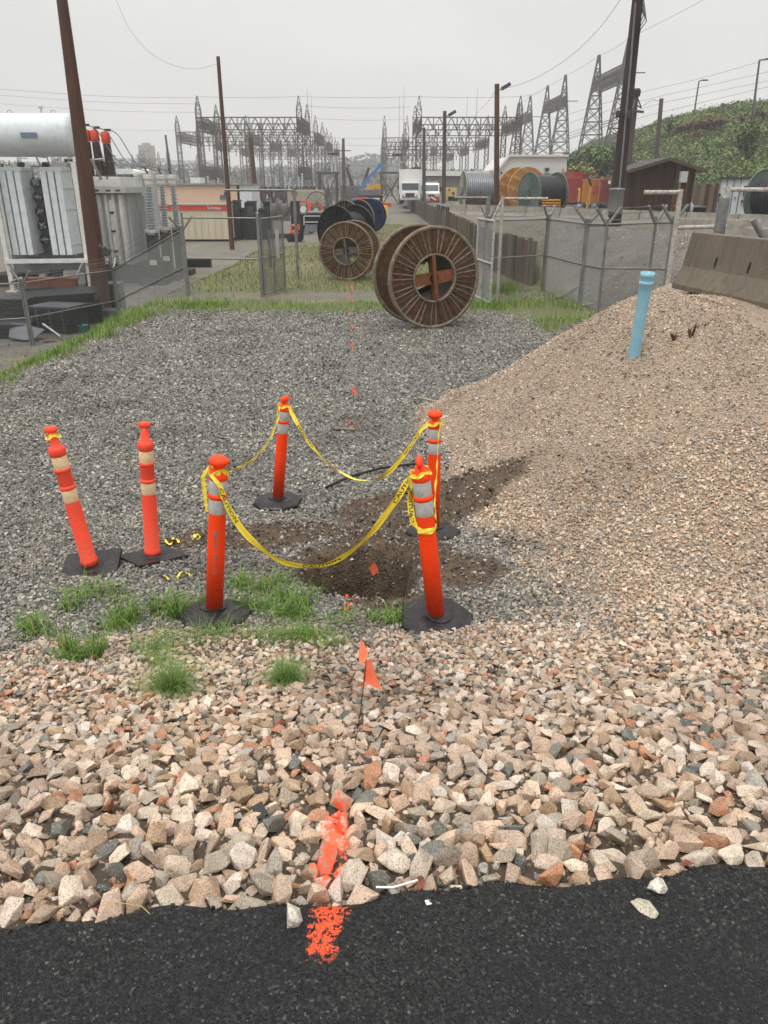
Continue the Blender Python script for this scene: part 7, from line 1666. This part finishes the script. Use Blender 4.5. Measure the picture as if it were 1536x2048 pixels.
# tapering A-frame towers in pairs joined by a truss
def tower_pair(label, ya, yb, x=30., top=19.2, ta=14.6, tb=16.3, zb=.9):
    g = root('lattice_tower', label, 'tower', (x, ya, zb), 0, 'paired lattice towers by the hill'); O = Vector((x, ya, zb))
    for y in (ya, yb):
        mb = MB(); lattice_col(mb, 0, y - ya, 0, top - zb, 4.6, .22, 11, .16, 0., 2.6, .22); mb.build('tower', STEEL2, g)
    mb = MB(); truss(mb, Vector((x, ya, ta)) - O, Vector((x, yb, ta)) - O, tb - ta, 1.1, 9, .12, 2); mb.build('truss', STEEL2, g)
    mb = MB(); mb.bar(Vector((0, 0, ta - zb + .8)), Vector((2.4, 0, ta - zb + .8)), .12); mb.build('arm', STEEL2, g)
    return g
tower_pair('nearest and tallest pair of lattice towers, right beside the leaning power pole', 109, 123.5); tower_pair('middle pair of lattice towers above the right end of the white warehouse', 145, 160); tower_pair('farthest pair of lattice towers above the left end of the white warehouse', 178, 193)
# lightning masts
for (u, v, d, zb, lab) in ((614, 172, 170, 11, 'left thin lightning mast above the left switchyard'), (622, 188, 190, 11, 'second thin lightning mast above the left switchyard'), (808, 172, 172, 11, 'tall thin lightning mast at the left of the right switchyard'), (799, 190, 190, 11, 'shorter thin lightning mast at the left of the right switchyard'), (955, 175, 172, 11, 'tall thin lightning mast in the middle of the right switchyard'), (935, 192, 200, 11, 'shorter thin lightning mast in the middle of the right switchyard')):
    T = px(u, v, d); o = MB().lathe([(.05, zb - T.z), (.03, -2), (.015, 0)], 6).build('lightning_mast', STEEL); o.location = T; tag(o, lab, 'mast', 'lightning masts')
# switchyard equipment
def bus_support(p, h):
    g = root('bus_support', None, 'insulator post', p, 0, 'insulator posts in the switchyards'); mb = MB(); lattice_col(mb, 0, 0, 0, h * .6, .5, .4, 3, .08); mb.build('stand', STEEL, g)
    pr = []
    for k in range(6): z = h * .6 + h * .4 * k / 6; pr += [(.09, z), (.17, z + h * .02), (.09, z + h * .04)]
    mb = MB(); mb.lathe(pr, 8); mb.build('insulator', CER, g); return g
def breaker(p, s=1.):
    g = root('circuit_breaker', None, 'circuit breaker', p, 0, 'circuit breakers in the switchyards')
    for k in range(3):
        mb = MB(); mb.lathe([(0, .5), (.42, .55), (.45, 1.7), (.3, 2.), (0, 2.05)], 12, Matrix.Translation((k * 1.25 - 1.25, 0, 0)), True); mb.build('tank', STEEL2, g)
        for s_ in (-1, 1):
            mb = MB(); a = Vector((k * 1.25 - 1.25, s_ * .15, 1.9)); mb.tube([a, a + Vector((s_ * .35, s_ * .35, 1.9))], [.16, .10], 8); mb.build('bushing', BROWNI, g)
    mb = MB(); mb.box((0, 0, .25), (3.6, 1., .5)); mb.build('frame', STEEL, g); return g
bs0 = bus_support((0, 0, 0), 4.6); br0 = breaker((0, 0, 0)); rs = random.Random(21)
spots = [(rs.uniform(-27, -9.5), rs.uniform(98, 230)) for k in range(62)] + [(rs.uniform(-75, -28), rs.uniform(95, 230)) for k in range(34)] + [(rs.uniform(-9, 1), rs.uniform(150, 260)) for k in range(16)]
names_used = {}
for k, (x, y) in enumerate(spots):
    o = bs0 if k == 0 else copy_tree(bs0); o.location = (x, y, -1.4); o.scale = [rs.uniform(.75, 1.25)] * 3; o['label'] = 'grey insulator post on a lattice stand in the ' + ('left switchyard' if x < -9 else 'lane between the switchyards'); o['group'] = 'insulator posts in the left switchyard' if x < -9 else 'insulator posts in the lane'
for k in range(18):
    x, y = (-25 + (k % 5) * 3.9, 100 + (k // 5) * 17) if k < 14 else (-6 + (k - 14) * 2.2, 150 + (k - 14) * 14)
    o = br0 if k == 0 else copy_tree(br0); o.location = (x, y, -1.4); o.rotation_euler.z = rs.uniform(-.2, .2); o['label'] = 'circuit breaker with brown bushings, ' + (('leftmost', 'second from left', 'middle one', 'fourth from left', 'rightmost')[k % 5] + ' in the ' + ('front', 'second', 'third')[k // 5] + ' row of left switchyard' if k < 14 else ('nearest', 'second', 'third', 'farthest')[k - 14] + ' in the lane between the switchyards'); o['group'] = 'circuit breakers in the left switchyard' if k < 14 else 'circuit breakers in the lane'
def platform(label, u0, u1, v0, v1, d, zb, plate=True):
    a, b = px(u0, v0, d), px(u1, v0, d); g = root('steel_platform', label, 'platform', (a.x, d, zb)); O = Vector((a.x, d, zb)); h = a.z - zb; w = b.x - a.x
    for x in (0, w):
        for y in (0, 3.): mb = MB(); mb.bar((x, y, 0), (x, y, h), .22); mb.build('leg', STEEL, g)
    mb = MB(); mb.box((w / 2, 1.5, h + .1), (w + .6, 3.6, .25)); mb.build('deck', STEEL, g)
    for (p, q) in (((0, 0, .3), (w, 0, h - .2)), ((w, 0, .3), (0, 0, h - .2))): mb = MB(); mb.bar(p, q, .16); mb.build('brace', STEEL, g)
    for x in (w * .75, w * .95): mb = MB(); mb.tube([(x, 1, h + .2), (x, 1, h + 2.3)], .16, 8); mb.build('post', CER, g); mb = MB(); mb.box((x, 1, h + 2.4), (.9, .6, .3)); mb.build('head', PLATE, g)
    return g
platform('braced steel platform at the right end of the left switchyard', 637, 672, 347, 0, 112, -1.4)
platform('braced steel platform at the left end of the right switchyard', 762, 800, 347, 0, 118, -.6)
def mid_transformer():
    c = px(716, 380, 128); c.z = -1.; g = root('far_transformer', 'small far transformer with two raked brown bushings beside the blue boom', 'transformer', c)
    mb = MB(); mb.box((0, 0, 2.4), (3.2, 2.4, 2.)); mb.build('tank', STEEL2, g, .05); mb = MB(); mb.box((0, 0, .7), (3.6, 2.8, 1.4)); mb.build('plinth', GRIME, g)
    for s in (-1, 1): mb = MB(); mb.tube([(s * .8, 0, 3.4), (s * 1.7, 0, 6.)], [.28, .18], 9); mb.build('bushing', BROWNI, g)
    for k in range(5): mb = MB(); mb.box((-1.9, -1 + k * .5, 2.3), (.5, .12, 1.7)); mb.build('radiator_panel', STEEL2, g)
mid_transformer()
BLUEP = M('blue boom paint', (.06, .17, .40), .5, var=.1)
c = px(722, 396, 112); c.z = -.6; g = root('boom_lift', 'blue boom lift raised beside the far transformer', 'boom lift', c)
P1, P2, P3 = px(720, 383, 112) - c, px(736, 357, 112) - c, px(757, 335, 112) - c
for a, b, w in ((P1, P2, .45), (P2, P3, .32)): mb = MB(); mb.bar(a, b, w); mb.build('boom', BLUEP, g)
mb = MB(); mb.box((0, 0, 1.), (2.4, 2, 1.)); mb.build('chassis', BLUEP, g, .05); mb = MB(); mb.box(P3 + Vector((.3, 0, .2)), (.8, .5, .5)); mb.build('basket', BLUEP, g)
for s in (-.8, .8): mb = MB(); mb.lathe([(.2, -.15), (.5, -.15), (.5, .15), (.2, .15)], 14, Matrix.Translation((s, -1, .5)) @ Matrix.Rotation(R(90), 4, 'X')); mb.build('wheel', BLACKST, g)
c = px(745, 396, 106); c.z = -.6; g = root('excavator', 'orange yellow excavator with a level boom in the lane', 'excavator', c); DIG = M('excavator yellow', (.62, .30, .02), .5, var=.1)
q = lambda u, v: px(u, v, 106) - c
mb = MB(); mb.bar(q(731, 381), q(745, 374), .5, .6); mb.build('boom', DIG, g); mb = MB(); mb.bar(q(745, 374), q(759, 370), .45, .5); mb.build('stick', DIG, g); mb = MB(); mb.bar(q(758, 369), q(758, 388), .4); mb.build('bucket_arm', DIG, g); mb = MB(); mb.box(q(739, 388), (2.6, 2.4, 1.1)); mb.build('cab', SCG, g, .05); mb = MB(); mb.box(q(740, 396), (3., 2.6, .7)); mb.build('tracks', BLACKST, g, .1)
for k, (u, v, d, m, w, lab) in enumerate(((738, 394, 100, WTR, 1.0, 'small white tank in the lane before the excavator'), (770, 396, 108, REDEQ, 1.6, 'low red barrier in the lane right of the excavator'), (752, 394, 102, ORP, 1.2, 'low orange block in the lane under the excavator boom'))):
    c = px(u, v, d); c.z = -.5; g = root('lane_object', lab, 'site clutter', c); g.name = ('water_tank', 'red_barrier', 'orange_block')[k]; mb = MB(); mb.box((0, 0, .7), (w, .9, 1.2 if k == 0 else .6)); mb.build('body', m, g, .15)
    mb = MB(); mb.box((0, 0, .15), (w * 1.1, 1., .25)); mb.build('base', UNDER, g)
c = px(705, 400, 116); c.z = -1.2; g = root('site_fence', 'dark mesh site fence across the lane', 'fence', (px(680, 400, 116).x, 116, -1.0))
for k in range(7):
    mb = MB(); mb.bar((k * .85, 0, 0), (k * .85, 0, 2.3), .09); mb.build('post', STEEL, g)
    if k < 6:
        mb = MB()
        for i in range(8): mb.bar((k * .85 + i * .106, 0, .1), (k * .85 + i * .106, 0, 2.2), .025)
        for i in range(3): mb.bar((k * .85, 0, .1 + i), (k * .85 + .85, 0, .1 + i), .05)
        mb.build('mesh_panel', STEEL, g)

# ------------------------------------------------------------------ wires
WIREM = M('overhead wire', (.16, .16, .16), .6)
def wire(label, pts, r=.018, sag=0., group=None, name='overhead_wire'):
    P = [px(*p) if len(p) == 3 else Vector(p) for p in pts] if not isinstance(pts[0], Vector) else pts
    if len(P) == 2 and sag: P = [P[0].lerp(P[1], t_) - Vector((0, 0, sag * 4 * t_ * (1 - t_))) for t_ in np.linspace(0, 1, 13)]
    elif len(P) > 2: P = catmull(P, 8)
    c = P[0].copy(); o = MB().tube([p - c for p in P], r, 5, False).build(name, WIREM); o.location = c; return tag(o, label, 'wire', group)
wire('thin wire curving down from the top edge to the slim pole', [(225, -20, 50), (240, 18, 50.5), (262, 62, 51.5), (300, 105, 53), (345, 130, 54), (390, 138, 55), (436, 128, 56)], .008)
wire('power line rising from the lamp pole to the top edge at right', [(1000, 180, 54), (1050, 165, 51), (1095, 143, 48), (1150, 105, 44), (1200, 55, 40), (1244, -5, 36), (1262, -30, 34)], .010)
wire('power line from the lamp pole down to the right switchyard', [(994, 176, 54.5), (975, 205, 80), (950, 230, 115), (930, 255, 150)], .014)
SV = [Vector((-28.2, 131, 14.8)), Vector((-12.9, 131, 14.8)), Vector((5.3, 131, 14.8)), Vector((20.6, 131, 14.8))]
for k in range(3): wire(('left', 'middle', 'right')[k] + ' ground wire strung between the near gantry peaks', [SV[k], SV[k + 1]], .022, .15)
wire('ground wire from the right gantry peak up to the lattice tower', [SV[3], Vector((30, 160, 19))], .022, .3)
for k, (ya, yb) in enumerate(((160, 145), (145, 123.5), (123.5, 109), (193, 178), (178, 160))): wire(('second', 'third', 'nearest', 'farthest', 'fourth')[k] + ' ground wire between the lattice tower tops', [Vector((30, ya, 19.2)), Vector((30, yb, 19.2))], .02, .25)
wire('ground wire from the nearest tower top up to the right', [Vector((30, 109, 19.2)), Vector((33, 70, 20.5))], .018, .4)
for k, z in enumerate((14.7, 14.2, 12.0, 11.4)): wire(('upper', 'second', 'third', 'lowest')[k] + ' wire crossing the lane between the rear gantries', [Vector((-13.4, 145 + 20 * k, z)), Vector((4.6, 147 + 20 * k, z))], .024, .25)
for k, (v0, d0) in enumerate(((196, 131), (208, 145), (225, 168), (262, 206))): wire(('first', 'second', 'third', 'fourth')[k] + ' wire leaving the left switchyard towards the left edge', [(398 - 4 * k, v0, d0), (200, v0 - 4, d0), (-60, v0 - 22, d0)], .022)
for k in range(4):
    u0 = (1105, 1118, 1130, 1210)[k]; v0 = (238, 252, 280, 262)[k]; wire(('top', 'second', 'third', 'lowest')[k] + ' power line rising over the ivy hill to the right edge', [(u0, v0, 140), (1280, (186, 203, 219, 236)[k], 118), (1400, (157, 175, 190, 206)[k], 110), (1560, (112, 138, 157, 168)[k], 100)], .020)
for k in range(3): wire(('upper', 'middle', 'lower')[k] + ' feeder cable from the leaning power pole to the switchyard', [(1232 + 2 * k, 236 + 4 * k, 31.8), (1150, 262 + 6 * k, 60), (1060, 296 + 4 * k, 90), (985, 318 + 3 * k, 125)], .016)
wire('span wire between the two capped poles right of the power pole', [(1286, 212, 61.5), (1305, 200, 68), (1320, 203, 77)], .02)
wire('guy wire running from the power pole to the capped pole', [(1250, 218, 31.9), (1262, 226, 50), (1270, 200, 61.5)], .014)
wire('long cable crossing the lane low over the excavator', [(560, 318, 131), (690, 330, 122), (800, 332, 118), (900, 322, 130)], .03)
for k, (ub, vb) in enumerate(((168, 250), (189, 255), (211, 260))): wire(('left', 'middle', 'right')[k] + ' jumper cable drooping from the orange bushing to the ribbed insulators', [(ub, vb, 37.6), (ub + 25, vb + 10, 37.5), (ub + 62, vb + 66, 37.4), (ub + 95, 334, 37.3), (297 + 22 * k, 343, 37 + k)], .022)
# far power pylon at the right edge
g = root('far_pylon', 'pale power pylon cut off by the right edge behind the hill', 'pylon', (58, 118, 5)); mb = MB(); lattice_col(mb, 0, 0, 0, 20, 3.2, .8, 9, .12); mb.build('tower', STEEL2, g)
for z in (10.5, 13.2, 16.):
    mb = MB(); mb.bar((-3.2, 0, z), (0, 0, z + .9), .1); mb.bar((-3.2, 0, z), (0, 0, z), .1); mb.build('arm', STEEL2, g); mb = MB(); mb.tube([(-3.2, 0, z), (-3.2, 0, z - 1.2)], .06, 6); mb.build('insulator_string', STEEL2, g)

# ------------------------------------------------------------------ far hills, trees and town
t = NT('far leaves'); FARL = t.out(t.ramp(t.attr('tint'), [(0, (.020, .030, .016)), (.5, (.038, .052, .024)), (1, (.07, .085, .035))]), .7)
def ridge(name, x0, x1, y, prof, dep):
    xs_ = np.arange(x0, x1, 6.); ys_ = np.linspace(y, y + dep, 14)
    top = lambda X: np.interp(X, [p[0] for p in prof], [p[1] for p in prof])
    hz = lambda X, Y: -1 + (top(X) + 1) * np.sin(np.clip((Y - y) / dep, 0, 1) * PI * .5) ** .7
    V, F = grid_mesh(xs_, ys_, lambda X, Y: hz(X, Y) - 3); o = mesh_np(name, V, F, M('far woodland floor', (.03, .04, .02), .9), smooth=True); tag(o, kind='structure')
    n = int((x1 - x0) * 16); X = rng.uniform(x0, x1, n); Y = y + rng.random(n) * dep; cl = fbm(X, Y, .045, 4) * 2 + fbm(X, Y, .16, 2)
    Z = hz(X, Y) - 2 + np.clip(cl + .3, 0, 2) * 5 * rng.uniform(.4, 1.1, n); o = leafmass('far_woods', FARL, X, Y, Z, 2.2, .45 + .5 * cl + rng.normal(0, .15, n)); tag(o, kind='stuff')
ridge('hill_ridge', -420, 60, 520, [(-420, 16), (-260, 17), (-160, 14), (-120, 13), (-60, 14), (-32, 17), (-12, 22), (0, 20), (20, 14), (60, 12)], 90)
ridge('near_ridge', -330, 150, 345, [(-330, 7), (-120, 7.5), (-70, 7), (-20, 5), (0, 5.5), (30, 7), (60, 9), (150, 11)], 50)
c = px(292, 330, 480); g = root('tower_block', 'pale far tower block in the haze above the trailer', 'building', (c.x, 480, 0)); mb = MB(); a = px(281, 290, 480); b = px(303, 290, 480); mb.box((0, 5, a.z / 2), (b.x - a.x, 12, a.z)); mb.build('wall', PALECONC, g); mb = MB(); mb.box((0, 5, a.z + .6), ((b.x - a.x) * .5, 6, 1.2)); mb.build('plant_room', PALECONC, g)
for i in range(6):
    for j in range(3): mb = MB(); mb.box((-2.2 + j * 2.2, -1.02, a.z * (.35 + .1 * i)), (1.2, .05, 1.1)); mb.build('window', DARKG, g)
for k in range(20):
    u = (40 + k * 19) if k < 14 else 560 + (k - 14) * 34; dd = 300 + (k * 37) % 60; c = px(u, 350, dd); c.z = -1.2
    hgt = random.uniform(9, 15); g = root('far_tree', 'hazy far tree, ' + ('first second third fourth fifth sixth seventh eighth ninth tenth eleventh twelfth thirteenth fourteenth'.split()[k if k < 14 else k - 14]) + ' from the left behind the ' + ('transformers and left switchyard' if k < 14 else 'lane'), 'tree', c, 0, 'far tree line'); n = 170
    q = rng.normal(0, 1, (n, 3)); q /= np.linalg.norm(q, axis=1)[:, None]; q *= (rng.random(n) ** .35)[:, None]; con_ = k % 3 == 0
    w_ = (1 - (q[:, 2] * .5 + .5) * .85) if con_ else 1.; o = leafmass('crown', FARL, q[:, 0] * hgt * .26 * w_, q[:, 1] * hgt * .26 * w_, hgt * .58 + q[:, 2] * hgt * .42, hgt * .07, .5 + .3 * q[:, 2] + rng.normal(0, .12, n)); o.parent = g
    mb = MB(); mb.tube([(0, 0, -.5), (0, 0, hgt * .6)], [hgt * .02, hgt * .01], 6); mb.build('trunk', BARK, g)

# ------------------------------------------------------------------ misty air
hz = bpy.data.materials.new('haze'); hz.use_nodes = True; hn = hz.node_tree.nodes; hn.clear()
ho = hn.new('ShaderNodeOutputMaterial'); hv = hn.new('ShaderNodeVolumePrincipled'); hv.inputs['Color'].default_value = (.985, .985, .98, 1); hv.inputs['Density'].default_value = .0010; hv.inputs['Anisotropy'].default_value = .0
hz.node_tree.links.new(hv.outputs[0], ho.inputs['Volume'])
o = MB().cb(-1620, 1620, -60, 1680, -3.2, 40).build('haze', hz); tag(o, kind='stuff'); o.display_type = 'WIRE'
